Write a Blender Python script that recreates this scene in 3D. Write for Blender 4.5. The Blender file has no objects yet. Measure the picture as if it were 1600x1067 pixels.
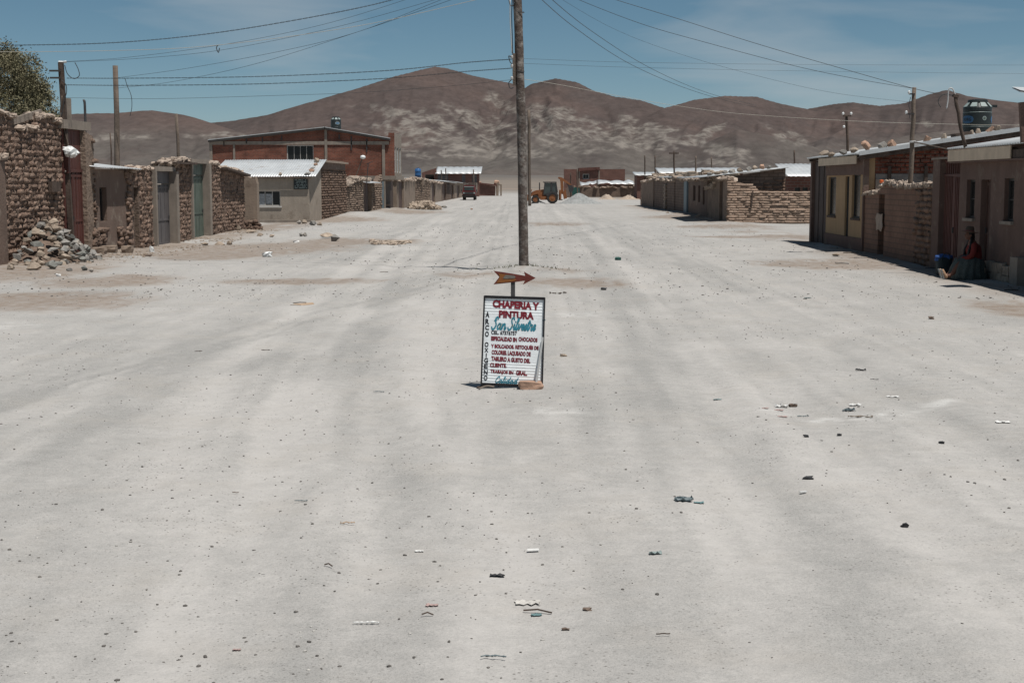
import bpy, bmesh, math, random
import numpy as np
from mathutils import Vector, Matrix, Euler

# ------------------------------------------------------------------ camera
SC = bpy.context.scene
COL = SC.collection
FPX = 1600 * 50 / 36          # focal length in photo pixels (50 mm on 36 mm, 1600 px wide)
CAMH = 2.1
PITCH = math.atan(246.5 / FPX)
YAW = math.atan(30 * math.cos(PITCH) / FPX)
cam_d = bpy.data.cameras.new('camera')
cam_d.lens = 50; cam_d.sensor_width = 36; cam_d.clip_start = 0.1; cam_d.clip_end = 20000
cam = bpy.data.objects.new('camera', cam_d); COL.objects.link(cam)
cam.location = (0, 0, CAMH); cam.rotation_euler = (math.pi / 2 - PITCH, 0, YAW)
SC.camera = cam

# ------------------------------------------------------------------ sky and sun
SUNV = Vector((0.25, -0.225, 0.945)).normalized()
SUN_EL = math.asin(SUNV.z); SUN_AZ = math.atan2(SUNV.x, SUNV.y)
W = bpy.data.worlds.new('World'); SC.world = W; W.use_nodes = True
nt = W.node_tree; nt.nodes.clear()
def wn(t, **k):
    n = nt.nodes.new(t)
    for a, b in k.items(): setattr(n, a, b)
    return n
wo = wn('ShaderNodeOutputWorld'); wb = wn('ShaderNodeBackground'); wb.inputs['Strength'].default_value = 0.056
sky = wn('ShaderNodeTexSky', sky_type='NISHITA', sun_disc=False, sun_elevation=SUN_EL, sun_rotation=SUN_AZ,
         altitude=3700, air_density=1.0, dust_density=0.6, ozone_density=1.2)
hs = wn('ShaderNodeHueSaturation'); hs.inputs['Saturation'].default_value = 1.08
hs.inputs['Hue'].default_value = 0.480
tc = wn('ShaderNodeTexCoord'); mp = wn('ShaderNodeMapping')
mp.inputs['Scale'].default_value = (1.3, 1.3, 9.0); mp.inputs['Location'].default_value = (0.35, 0.0, 0.6)
cn = wn('ShaderNodeTexNoise'); cn.inputs['Scale'].default_value = 2.6; cn.inputs['Detail'].default_value = 8
cn.inputs['Roughness'].default_value = 0.5; cn.inputs['Distortion'].default_value = 0.4
bank = wn('ShaderNodeTexNoise'); bank.inputs['Scale'].default_value = 1.1; bank.inputs['Detail'].default_value = 2     # broad banks of thin cloud round the whole sky
bmp = wn('ShaderNodeMapping'); bmp.inputs['Scale'].default_value = (2.2, 2.2, 6.5); bmp.inputs['Location'].default_value = (0.7, 0.559, 0.147)
ad_ = wn('ShaderNodeMath', operation='MULTIPLY_ADD'); ad_.inputs[1].default_value = 0.9
asc = wn('ShaderNodeMath', operation='MULTIPLY'); asc.inputs[1].default_value = 1 / 1.4
cr = wn('ShaderNodeValToRGB'); cr.color_ramp.elements[0].position = 0.695; cr.color_ramp.elements[1].position = 0.83
cr.color_ramp.elements[1].color = (0.40, 0.40, 0.40, 1)
cm = wn('ShaderNodeMix', data_type='RGBA')
cm.inputs['B'].default_value = (8.6, 9.0, 9.2, 1)
L = nt.links.new
L(sky.outputs[0], hs.inputs['Color']); L(tc.outputs['Generated'], mp.inputs[0]); L(mp.outputs[0], cn.inputs['Vector'])
L(tc.outputs['Generated'], bmp.inputs[0]); L(bmp.outputs[0], bank.inputs['Vector'])
L(cn.outputs['Fac'], ad_.inputs[0]); L(bank.outputs['Fac'], ad_.inputs[2]); L(ad_.outputs[0], asc.inputs[0]); L(asc.outputs[0], cr.inputs[0])
L(cr.outputs[0], cm.inputs['Factor']); L(hs.outputs[0], cm.inputs['A'])
L(cm.outputs['Result'], wb.inputs['Color']); L(wb.outputs[0], wo.inputs['Surface'])
sd = bpy.data.lights.new('sun', 'SUN'); sd.energy = 5.0; sd.angle = math.radians(0.53); sd.color = (1.0, 0.965, 0.91)
so = bpy.data.objects.new('sun', sd); COL.objects.link(so)
so.rotation_euler = SUNV.to_track_quat('Z', 'Y').to_euler(); so.location = (30, -20, 80)
SC.view_settings.view_transform = 'Standard'; SC.view_settings.look = 'None'
SC.view_settings.exposure = 0.0; SC.view_settings.gamma = 1.0; SC.view_settings.use_curve_mapping = False
SC.render.engine = 'CYCLES'

# ------------------------------------------------------------------ surveying helpers
RNG = random.Random(7)
def ray(px, py):
    x, y, z = (px - 800) / FPX, -(py - 533.5) / FPX, -1.0
    a = math.pi / 2 - PITCH
    y2 = y * math.cos(a) - z * math.sin(a); z2 = y * math.sin(a) + z * math.cos(a)
    c, s = math.cos(YAW), math.sin(YAW)
    return Vector((c * x - s * y2, s * x + c * y2, z2))
def G(px, py, z=0.0):
    d = ray(px, py); return d * ((z - CAMH) / d.z) + Vector((0, 0, CAMH))
def AX(px, py, X):
    d = ray(px, py); return d * (X / d.x) + Vector((0, 0, CAMH))
def AY(px, py, Y):
    d = ray(px, py); return d * (Y / d.y) + Vector((0, 0, CAMH))

class Plane:
    """vertical facade plane through two plan points; n points to the open side"""
    def __init__(s, p0, p1, flip=False):
        s.p = Vector((p0[0], p0[1], 0)); d = Vector((p1[0] - p0[0], p1[1] - p0[1], 0)); s.len = d.length
        s.u = d.normalized(); s.n = Vector((s.u.y, -s.u.x, 0))
        if flip: s.n = -s.n
    def m(s, px, py):
        d = ray(px, py); o = Vector((0, 0, CAMH))
        t = (s.p - o).dot(s.n) / d.dot(s.n); q = o + d * t
        return (q - s.p).dot(s.u), q.z
    def pt(s, a, z, d=0.0):
        return s.p + s.u * a + s.n * d + Vector((0, 0, z))

# ------------------------------------------------------------------ noise
def _h(ix, iy, seed):
    n = (ix.astype(np.int64) * 374761393 + iy.astype(np.int64) * 668265263 + seed * 974634777) & 0x7fffffff
    n = ((n ^ (n >> 13)) * 1274126177) & 0x7fffffff
    n = n ^ (n >> 16)
    return (n & 0xffff) / 65535.0
def vnoise(x, y, seed=0):
    x = np.asarray(x, float); y = np.asarray(y, float)
    ix = np.floor(x); iy = np.floor(y); fx = x - ix; fy = y - iy
    fx = fx * fx * (3 - 2 * fx); fy = fy * fy * (3 - 2 * fy)
    a = _h(ix, iy, seed); b = _h(ix + 1, iy, seed); c = _h(ix, iy + 1, seed); d = _h(ix + 1, iy + 1, seed)
    return (a * (1 - fx) + b * fx) * (1 - fy) + (c * (1 - fx) + d * fx) * fy
def fbm(x, y, oct=4, seed=0, gain=0.5):
    s = 0; a = 1; t = 0
    for k in range(oct):
        s = s + a * vnoise(x * 2 ** k + 17.3 * k, y * 2 ** k - 9.1 * k, seed + k); t += a; a *= gain
    return s / t
def sstep(a, b, x):
    t = np.clip((x - a) / (b - a), 0, 1); return t * t * (3 - 2 * t)

# ------------------------------------------------------------------ materials
MATS = {}
def mat(name, col, rough=0.9, var=0.22, scale=2.0, bump=0.25, bscale=30.0, spec=0.25, metal=0.0, rnd=0.0,
        col2=None, c2scale=1.5, c2lo=0.5, c2hi=0.6, c2amt=1.0, streak=0.0, bdist=0.02):
    """procedural surface: two-scale colour variation, optional patches of a second colour, grain relief"""
    m = bpy.data.materials.new(name); m.use_nodes = True; t = m.node_tree; t.nodes.clear()
    def N(k, **kw):
        n = t.nodes.new(k)
        for a, b in kw.items(): setattr(n, a, b)
        return n
    l = t.links.new
    out = N('ShaderNodeOutputMaterial'); p = N('ShaderNodeBsdfPrincipled'); l(p.outputs[0], out.inputs[0])
    p.inputs['Roughness'].default_value = rough; p.inputs['Metallic'].default_value = metal
    p.inputs['Specular IOR Level'].default_value = spec
    g = N('ShaderNodeNewGeometry'); pos = g.outputs['Position']
    n1 = N('ShaderNodeTexNoise'); n1.inputs['Scale'].default_value = scale; n1.inputs['Detail'].default_value = 6
    n1.inputs['Roughness'].default_value = 0.65; l(pos, n1.inputs['Vector'])
    mr = N('ShaderNodeMapRange'); mr.inputs[1].default_value = 0.3; mr.inputs[2].default_value = 0.7
    mr.inputs[3].default_value = 1 - var; mr.inputs[4].default_value = 1 + var; l(n1.outputs['Fac'], mr.inputs[0])
    base = N('ShaderNodeRGB'); base.outputs[0].default_value = (*col, 1); cs = base.outputs[0]
    if col2:
        n2 = N('ShaderNodeTexNoise'); n2.inputs['Scale'].default_value = c2scale; n2.inputs['Detail'].default_value = 8
        n2.inputs['Roughness'].default_value = 0.7; l(pos, n2.inputs['Vector'])
        m2 = N('ShaderNodeMapRange'); m2.inputs[1].default_value = c2lo; m2.inputs[2].default_value = c2hi
        m2.inputs[4].default_value = c2amt; l(n2.outputs['Fac'], m2.inputs[0])
        mx = N('ShaderNodeMix', data_type='RGBA'); mx.inputs['B'].default_value = (*col2, 1)
        l(m2.outputs[0], mx.inputs['Factor']); l(cs, mx.inputs['A']); cs = mx.outputs['Result']
    if streak:
        mpn = N('ShaderNodeMapping'); mpn.inputs['Scale'].default_value = (3, 3, 0.3); l(pos, mpn.inputs[0])
        n3 = N('ShaderNodeTexNoise'); n3.inputs['Scale'].default_value = 2.0; n3.inputs['Detail'].default_value = 5; l(mpn.outputs[0], n3.inputs['Vector'])
        m3 = N('ShaderNodeMapRange'); m3.inputs[1].default_value = 0.35; m3.inputs[2].default_value = 0.65
        m3.inputs[3].default_value = 1 - streak; m3.inputs[4].default_value = 1 + streak * 0.6; l(n3.outputs['Fac'], m3.inputs[0])
        mu = N('ShaderNodeMath', operation='MULTIPLY'); l(mr.outputs[0], mu.inputs[0]); l(m3.outputs[0], mu.inputs[1]); fac = mu.outputs[0]
    else: fac = mr.outputs[0]
    if rnd:
        oi = N('ShaderNodeObjectInfo'); m4 = N('ShaderNodeMapRange'); m4.inputs[3].default_value = 1 - rnd; m4.inputs[4].default_value = 1 + rnd
        l(oi.outputs['Random'], m4.inputs[0]); mu = N('ShaderNodeMath', operation='MULTIPLY')
        l(fac, mu.inputs[0]); l(m4.outputs[0], mu.inputs[1]); fac = mu.outputs[0]
    vm = N('ShaderNodeVectorMath', operation='SCALE'); l(cs, vm.inputs[0]); l(fac, vm.inputs['Scale'])
    l(vm.outputs[0], p.inputs['Base Color'])
    if bump:
        nb = N('ShaderNodeTexNoise'); nb.inputs['Scale'].default_value = bscale; nb.inputs['Detail'].default_value = 5; l(pos, nb.inputs['Vector'])
        b = N('ShaderNodeBump'); b.inputs['Strength'].default_value = bump; b.inputs['Distance'].default_value = bdist
        l(nb.outputs['Fac'], b.inputs['Height']); l(b.outputs[0], p.inputs['Normal'])
    m['_'] = 1; MATS[name] = m; return m

def brick_mat(name, c1, c2, mortar, bw=0.25, bh=0.085, msize=0.012, var=0.25):
    """far brickwork: pieces too small to see singly"""
    m = mat(name, c1, var=var, scale=1.2, bump=0)
    t = m.node_tree; l = t.links.new
    g = [n for n in t.nodes if n.type == 'NEW_GEOMETRY'][0]
    sp = t.nodes.new('ShaderNodeSeparateXYZ'); l(g.outputs['Position'], sp.inputs[0])
    ad = t.nodes.new('ShaderNodeMath'); ad.operation = 'ADD'; l(sp.outputs[0], ad.inputs[0]); l(sp.outputs[1], ad.inputs[1])
    cb = t.nodes.new('ShaderNodeCombineXYZ'); l(ad.outputs[0], cb.inputs[0]); l(sp.outputs[2], cb.inputs[1])
    br = t.nodes.new('ShaderNodeTexBrick'); l(cb.outputs[0], br.inputs['Vector'])
    br.inputs['Color1'].default_value = (*c1, 1); br.inputs['Color2'].default_value = (*c2, 1); br.inputs['Mortar'].default_value = (*mortar, 1)
    br.inputs['Scale'].default_value = 1.0; br.inputs['Brick Width'].default_value = bw; br.inputs['Row Height'].default_value = bh
    br.inputs['Mortar Size'].default_value = msize; br.inputs['Bias'].default_value = -0.2
    vm = [n for n in t.nodes if n.type == 'VECT_MATH'][0]; l(br.outputs['Color'], vm.inputs[0])
    p = [n for n in t.nodes if n.type == 'BSDF_PRINCIPLED'][0]
    b = t.nodes.new('ShaderNodeBump'); b.inputs['Strength'].default_value = 0.6; b.inputs['Distance'].default_value = 0.02; b.invert = True
    l(br.outputs['Fac'], b.inputs['Height']); l(b.outputs[0], p.inputs['Normal'])
    return m

mat('adobe', (0.182, 0.122, 0.092), var=0.3, scale=2.2, bump=1.0, bscale=24, rnd=0.2, col2=(0.238, 0.178, 0.140), c2scale=7, c2lo=0.5, c2hi=0.66, bdist=0.05)
mat('adobe_core', (0.150, 0.108, 0.084), var=0.25, scale=4, bump=0.9, bscale=18, bdist=0.05)
mat('adobe_far', (0.205, 0.152, 0.118), var=0.3, scale=1.6, bump=0.8, bscale=9, bdist=0.06, rnd=0.1)
mat('adobe_right', (0.185, 0.120, 0.088), var=0.25, scale=1.8, bump=0.8, bscale=14, rnd=0.12, bdist=0.05)
mat('adobe_long', (0.262, 0.188, 0.143), var=0.25, scale=2.0, bump=0.9, bscale=14, rnd=0.14, bdist=0.05, col2=(0.28, 0.215, 0.17), c2scale=6, c2lo=0.5, c2hi=0.65)
mat('mud_plaster', (0.235, 0.182, 0.142), var=0.16, scale=1.5, bump=0.5, bscale=16, streak=0.06, bdist=0.03, col2=(0.16, 0.118, 0.09), c2scale=1.1, c2lo=0.56, c2hi=0.66)
mat('brown_plaster', (0.155, 0.110, 0.088), var=0.14, scale=1.2, bump=0.4, bscale=14, streak=0.06, bdist=0.03, col2=(0.23, 0.185, 0.15), c2scale=1.6, c2lo=0.55, c2hi=0.63)
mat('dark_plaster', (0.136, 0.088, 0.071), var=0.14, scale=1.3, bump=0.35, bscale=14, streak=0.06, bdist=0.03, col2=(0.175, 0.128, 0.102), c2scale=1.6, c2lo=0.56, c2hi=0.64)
mat('grey_plaster', (0.30, 0.255, 0.21), var=0.14, scale=1.4, bump=0.4, bscale=16, streak=0.06, bdist=0.03, col2=(0.22, 0.18, 0.145), c2scale=1.2, c2lo=0.56, c2hi=0.68)
mat('ochre_plaster', (0.35, 0.235, 0.135), var=0.10, scale=1.4, bump=0.2, bscale=18, streak=0.06, col2=(0.24, 0.17, 0.12), c2scale=1.7, c2lo=0.6, c2hi=0.75)
mat('concrete', (0.240, 0.203, 0.170), var=0.16, scale=2.5, bump=0.3, bscale=25, streak=0.1)
mat('cement_band', (0.20, 0.18, 0.165), var=0.35, scale=2.5, bump=0.7, bscale=10, bdist=0.04)
mat('pale_mud', (0.33, 0.265, 0.215), var=0.2, scale=5, bump=0.7, bscale=20, rnd=0.12, bdist=0.03)
mat('zinc', (0.49, 0.505, 0.51), rough=0.42, var=0.12, scale=1.5, bump=0.05, spec=0.5, metal=0.15, col2=(0.33, 0.29, 0.26), c2scale=1.6, c2lo=0.56, c2hi=0.72)
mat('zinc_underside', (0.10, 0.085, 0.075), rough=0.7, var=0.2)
mat('fascia', (0.56, 0.45, 0.34), var=0.12, scale=3, bump=0.2, streak=0.05)
mat('red_gate', (0.098, 0.038, 0.031), rough=0.6, var=0.2, scale=2, bump=0.15, bscale=10, streak=0.22, col2=(0.075, 0.038, 0.03), c2scale=2.5, c2lo=0.55, c2hi=0.68)
mat('oxide_gate', (0.115, 0.052, 0.042), rough=0.65, var=0.2, scale=2, bump=0.15, streak=0.2)
mat('grey_door', (0.115, 0.105, 0.105), rough=0.6, var=0.15, scale=2.5, bump=0.1, streak=0.18)
mat('green_door', (0.105, 0.130, 0.108), rough=0.6, var=0.2, scale=2.5, bump=0.1, streak=0.2, col2=(0.15, 0.10, 0.08), c2scale=5, c2lo=0.6, c2hi=0.7)
mat('brown_door', (0.085, 0.05, 0.04), rough=0.65, var=0.2, scale=2.5, bump=0.15, streak=0.22)
mat('old_shutter', (0.070, 0.050, 0.043), rough=0.75, var=0.2, scale=2.5, bump=0.25, streak=0.25)
mat('blue_door', (0.16, 0.21, 0.235), rough=0.6, var=0.15, scale=2.5, bump=0.1, streak=0.15)
mat('dark_void', (0.018, 0.016, 0.015), rough=0.9, var=0.2, bump=0)
mat('window_frame', (0.46, 0.44, 0.41), rough=0.6, var=0.1, bump=0.1)
mat('dark_frame', (0.05, 0.045, 0.042), rough=0.6, var=0.1, bump=0.1)
mat('pane', (0.014, 0.015, 0.015), rough=0.25, var=0.1, bump=0, spec=0.3)
mat('poster', (0.28, 0.29, 0.30), var=0.5, scale=9, bump=0)
mat('wood', (0.128, 0.100, 0.080), var=0.25, scale=4, bump=0.5, bscale=20, streak=0.3, rnd=0.15)
mat('dark_wood', (0.085, 0.062, 0.050), var=0.25, scale=4, bump=0.4, bscale=20, streak=0.3)
mat('pole_wood', (0.090, 0.070, 0.060), var=0.3, scale=5, bump=0.8, bscale=14, bdist=0.03, col2=(0.20, 0.178, 0.160), c2scale=4.5, c2lo=0.48, c2hi=0.60)
mat('old_board', (0.21, 0.175, 0.145), var=0.25, scale=5, bump=0.4, bscale=30, streak=0.25, rnd=0.15)
mat('steel_dark', (0.045, 0.042, 0.042), rough=0.55, var=0.25, scale=8, bump=0.1, spec=0.4)
mat('steel_pale', (0.45, 0.45, 0.44), rough=0.5, var=0.15, bump=0.05, spec=0.4)
mat('cable', (0.05, 0.052, 0.055), rough=0.6, var=0.1, bump=0)
mat('cable_pale', (0.40, 0.38, 0.33), rough=0.6, var=0.1, bump=0)
mat('stone_grey', (0.21, 0.20, 0.185), var=0.3, scale=6, bump=0.5, bscale=25, rnd=0.32, col2=(0.30, 0.26, 0.22), c2scale=4, c2lo=0.5, c2hi=0.65)
mat('stone_tan', (0.25, 0.2, 0.157), var=0.25, scale=6, bump=0.6, bscale=22, rnd=0.22, col2=(0.34, 0.28, 0.22), c2scale=4, c2lo=0.5, c2hi=0.65)
mat('stone_pink', (0.36, 0.23, 0.165), var=0.22, scale=6, bump=0.5, bscale=22, rnd=0.15)
mat('stone_green', (0.165, 0.165, 0.15), var=0.25, scale=6, bump=0.5, bscale=22, rnd=0.25)
mat('pebble', (0.11, 0.10, 0.092), var=0.6, scale=13, bump=0)
mat('pebble_pale', (0.42, 0.40, 0.37), var=0.3, scale=3, bump=0)
mat('white_plastic', (0.68, 0.69, 0.68), rough=0.5, var=0.1, scale=8, bump=0.4, bscale=25)
mat('blue_plastic', (0.03, 0.10, 0.24), rough=0.4, var=0.15, bump=0.1)
mat('tank_black', (0.018, 0.024, 0.024), rough=0.42, var=0.15, scale=3, bump=0.05, spec=0.4)
mat('tank_label', (0.05, 0.12, 0.22), rough=0.5, var=0.1, bump=0)
mat('tank_pale', (0.26, 0.31, 0.30), rough=0.5, var=0.1, bump=0)
brick_mat('red_brick', (0.200, 0.062, 0.038), (0.130, 0.042, 0.028), (0.150, 0.092, 0.070), 0.25, 0.10, 0.018, var=0.4)
brick_mat('adobe_right_wall', (0.20, 0.118, 0.084), (0.178, 0.105, 0.075), (0.135, 0.088, 0.065), 0.42, 0.15, 0.014, var=0.2)
brick_mat('red_brick_far', (0.150, 0.066, 0.052), (0.120, 0.054, 0.044), (0.16, 0.11, 0.09), 0.4, 0.17, 0.025)
brick_mat('adobe_block_far', (0.175, 0.125, 0.098), (0.145, 0.103, 0.08), (0.10, 0.072, 0.056), 0.5, 0.19, 0.022)

# ------------------------------------------------------------------ mesh helpers
ORG = {}
class MB:
    def __init__(s): s.v = []; s.f = []
    def add(s, vs, fs):
        o = len(s.v); s.v += [tuple(q) for q in vs]; s.f += [tuple(i + o for i in f) for f in fs]; return s
    def hexa(s, c):      # 8 corners: 0-3 bottom ccw, 4-7 top ccw
        return s.add(c, [(0, 3, 2, 1), (4, 5, 6, 7), (0, 1, 5, 4), (1, 2, 6, 5), (2, 3, 7, 6), (3, 0, 4, 7)])
    def box(s, c, size, rot=None, taper=1.0):
        x, y, z = size[0] / 2, size[1] / 2, size[2] / 2
        P = [Vector(q) for q in ((-x, -y, -z), (x, -y, -z), (x, y, -z), (-x, y, -z))] + \
            [Vector(q) for q in ((-x * taper, -y * taper, z), (x * taper, -y * taper, z), (x * taper, y * taper, z), (-x * taper, y * taper, z))]
        if rot is not None:
            R = Euler(rot).to_matrix(); P = [R @ q for q in P]
        return s.hexa([q + Vector(c) for q in P])
    def pbox(s, pl, s0, s1, z0, z1, d0, d1, z1b=None, z0b=None):
        """box on a facade plane, s0..s1 along, z0..z1 up (z1b: other end's top), d0..d1 along the normal"""
        if s0 > s1: s0, s1 = s1, s0
        if d0 > d1: d0, d1 = d1, d0
        zb = z1 if z1b is None else z1b; za = z0 if z0b is None else z0b
        c = [pl.pt(s0, z0, d1), pl.pt(s1, za, d1), pl.pt(s1, za, d0), pl.pt(s0, z0, d0),
             pl.pt(s0, z1, d1), pl.pt(s1, zb, d1), pl.pt(s1, zb, d0), pl.pt(s0, z1, d0)]
        return s.hexa(c)
    def beam(s, a, b, w, h=None, up=Vector((0, 0, 1))):
        a = Vector(a); b = Vector(b); h = h or w; d = (b - a).normalized()
        if abs(d.dot(up)) > 0.98: up = Vector((0, 1, 0))
        sx = d.cross(up).normalized() * (w / 2); sz = sx.cross(d).normalized() * (h / 2)
        return s.hexa([a - sx - sz, a + sx - sz, b + sx - sz, b - sx - sz, a - sx + sz, a + sx + sz, b + sx + sz, b - sx + sz])
    def tube(s, pts, r, n=6, cap=True):
        pts = [Vector(q) for q in pts]; rs = r if isinstance(r, (list, tuple)) else [r] * len(pts)
        o = len(s.v); prev = None
        for i, q in enumerate(pts):
            d = (pts[min(i + 1, len(pts) - 1)] - pts[max(i - 1, 0)]).normalized()
            if prev is None:
                a = d.cross(Vector((0, 0, 1)) if abs(d.z) < 0.9 else Vector((0, 1, 0))).normalized()
            else: a = (prev - d * prev.dot(d)).normalized()
            prev = a; b = d.cross(a)
            for k in range(n):
                t = 2 * math.pi * k / n; s.v.append(tuple(q + (a * math.cos(t) + b * math.sin(t)) * rs[i]))
        for i in range(len(pts) - 1):
            for k in range(n):
                k2 = (k + 1) % n; s.f.append((o + i * n + k, o + i * n + k2, o + (i + 1) * n + k2, o + (i + 1) * n + k))
        if cap:
            s.f.append(tuple(o + k for k in range(n))[::-1]); e = o + (len(pts) - 1) * n; s.f.append(tuple(e + k for k in range(n)))
        return s
    def lathe(s, prof, c=(0, 0, 0), n=20, axis='z', cap=True):
        o = len(s.v); c = Vector(c)
        for r, h in prof:
            for k in range(n):
                t = 2 * math.pi * k / n; x, y = r * math.cos(t), r * math.sin(t)
                q = Vector((x, y, h)) if axis == 'z' else (Vector((x, h, y)) if axis == 'y' else Vector((h, x, y)))
                s.v.append(tuple(q + c))
        for i in range(len(prof) - 1):
            for k in range(n):
                k2 = (k + 1) % n; s.f.append((o + i * n + k, o + i * n + k2, o + (i + 1) * n + k2, o + (i + 1) * n + k))
        if cap:
            s.f.append(tuple(o + k for k in range(n))[::-1]); e = o + (len(prof) - 1) * n; s.f.append(tuple(e + k for k in range(n)))
        return s
    def prism(s, poly, ext):
        """polygon (3D points) extruded by vector ext"""
        o = len(s.v); n = len(poly); ext = Vector(ext)
        s.v += [tuple(Vector(q)) for q in poly] + [tuple(Vector(q) + ext) for q in poly]
        s.f += [tuple(o + k for k in range(n))[::-1], tuple(o + n + k for k in range(n))]
        for k in range(n):
            k2 = (k + 1) % n; s.f.append((o + k, o + k2, o + n + k2, o + n + k))
        return s
    def lump(s, c, size, seed, rnd=0.45, jit=0.16, rot=None):
        r = random.Random(seed); o = len(s.v); idx = {}
        R = Euler(rot).to_matrix() if rot is not None else None
        for q in LUMP_V:
            p = Vector(q); p = p * (1 - rnd) + p.normalized() * (1.2 * rnd)
            p = Vector((p.x + r.uniform(-jit, jit), p.y + r.uniform(-jit, jit), p.z + r.uniform(-jit, jit)))
            p = Vector((p.x * size[0] / 2, p.y * size[1] / 2, p.z * size[2] / 2))
            if R: p = R @ p
            s.v.append(tuple(p + Vector(c)))
        s.f += [tuple(i + o for i in f) for f in LUMP_F]; return s
    def build(s, name, m, parent=None, org=None, smooth=False, local=False):
        if parent is not None and not local: off = ORG[parent.name]
        elif org is not None: off = Vector(org)
        else: off = Vector((0, 0, 0))
        vs = s.v if off.length == 0 else [(q[0] - off.x, q[1] - off.y, q[2] - off.z) for q in s.v]
        me = bpy.data.meshes.new(name); me.from_pydata(vs, [], s.f); me.validate(); me.update()
        if smooth: me.polygons.foreach_set('use_smooth', [True] * len(me.polygons))
        me.materials.append(MATS[m] if isinstance(m, str) else m)
        o = bpy.data.objects.new(name, me); COL.objects.link(o)
        if parent is not None: o.parent = parent; ORG[o.name] = ORG[parent.name].copy()
        else: o.location = off; ORG[o.name] = off.copy()
        return o

LUMP_V = [(x, y, z) for x in (-1, 0, 1) for y in (-1, 0, 1) for z in (-1, 0, 1) if (x, y, z) != (0, 0, 0)]
_li = {q: i for i, q in enumerate(LUMP_V)}
LUMP_F = []
for ax in range(3):
    for sg in (-1, 1):
        for a in (-1, 0):
            for b in (-1, 0):
                cs = [(a, b), (a + 1, b), (a + 1, b + 1), (a, b + 1)]
                if (sg < 0) != (ax == 1): cs = cs[::-1]
                qs = []
                for u, w in cs:
                    q = [0, 0, 0]; q[ax] = sg; q[(ax + 1) % 3 if ax != 1 else 0] = u; q[(ax + 2) % 3 if ax != 1 else 2] = w; qs.append(_li[tuple(q)])
                LUMP_F.append(tuple(qs))

def tag(o, label, cat, group=None):
    o['label'] = label; o['category'] = cat
    if group: o['group'] = group
    return o
def thing(name, label, cat, loc=(0, 0, 0), group=None):
    o = bpy.data.objects.new(name, None); COL.objects.link(o); o.location = loc; o.empty_display_size = 0.2
    ORG[o.name] = Vector(loc); return tag(o, label, cat, group)
def raw_mesh(name, vs, fs, m, smooth=False):
    me = bpy.data.meshes.new(name); me.from_pydata(vs, [], fs); me.update()
    if smooth: me.polygons.foreach_set('use_smooth', [True] * len(me.polygons))
    me.materials.append(MATS[m]); return me
def place(name, me, loc, rot=(0, 0, 0), scale=(1, 1, 1), parent=None):
    o = bpy.data.objects.new(name, me); COL.objects.link(o)
    loc = Vector(loc)
    if parent is not None: o.parent = parent; loc = loc - ORG[parent.name]
    o.location = loc; o.rotation_euler = rot; o.scale = scale
    if parent is None: ORG[o.name] = loc.copy()
    return o
ORD = ['first', 'second', 'third', 'fourth', 'fifth', 'sixth', 'seventh', 'eighth', 'ninth', 'tenth', 'eleventh', 'twelfth', 'thirteenth', 'fourteenth', 'fifteenth', 'sixteenth']

def rock_mesh(seed, m, n=16, sharp=True):
    r = random.Random(seed); bm = bmesh.new()
    for i in range(n):
        z = r.uniform(-1, 1); t = r.uniform(0, 6.283); q = math.sqrt(1 - z * z)
        k = r.uniform(0.82, 1.0); bm.verts.new((q * math.cos(t) * k, q * math.sin(t) * k, z * k))
    res = bmesh.ops.convex_hull(bm, input=bm.verts[:])
    bmesh.ops.delete(bm, geom=[g for g in res['geom_interior'] if isinstance(g, bmesh.types.BMVert)], context='VERTS')
    bmesh.ops.recalc_face_normals(bm, faces=bm.faces[:])
    me = bpy.data.meshes.new('rock'); bm.to_mesh(me); bm.free(); me.materials.append(MATS[m]); return me
ROCKS = {m: [rock_mesh(100 + 13 * i + j, m, 13 + 2 * (i % 4)) for i in range(8)] for j, m in enumerate(('stone_grey', 'stone_tan', 'stone_pink', 'stone_green', 'pale_mud'))}
def brick_meshes(m, seed, n=10, rnd=0.5, jit=0.18, smooth=True):
    out = []
    for i in range(n):
        b = MB(); b.lump((0, 0, 0), (1, 1, 1), seed + i, rnd, jit); out.append(raw_mesh('brick', b.v, b.f, m, smooth))
    return out
BR_ADOBE = brick_meshes('adobe', 500, 24, 0.42, 0.17, False)
BR_RIGHT = brick_meshes('adobe_right', 600, 12, 0.22, 0.16)
BR_FLAT = brick_meshes('adobe_right', 640, 10, 0.12, 0.06)
BR_LONG = brick_meshes('adobe_long', 650, 12, 0.14, 0.12)
BR_PALE = brick_meshes('pale_mud', 700, 8, 0.6, 0.25)

# ------------------------------------------------------------------ ground
def poly_g(pts): return np.array([[G(x, y).x, G(x, y).y] for x, y in pts])
def dist_poly(x, y, P):
    best = np.full(np.shape(x), 1e9)
    for a, b in zip(P[:-1], P[1:]):
        d = b - a; l2 = (d ** 2).sum()
        t = np.clip(((x - a[0]) * d[0] + (y - a[1]) * d[1]) / l2, 0, 1)
        best = np.minimum(best, np.hypot(x - a[0] - t * d[0], y - a[1] - t * d[1]))
    return best
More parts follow.
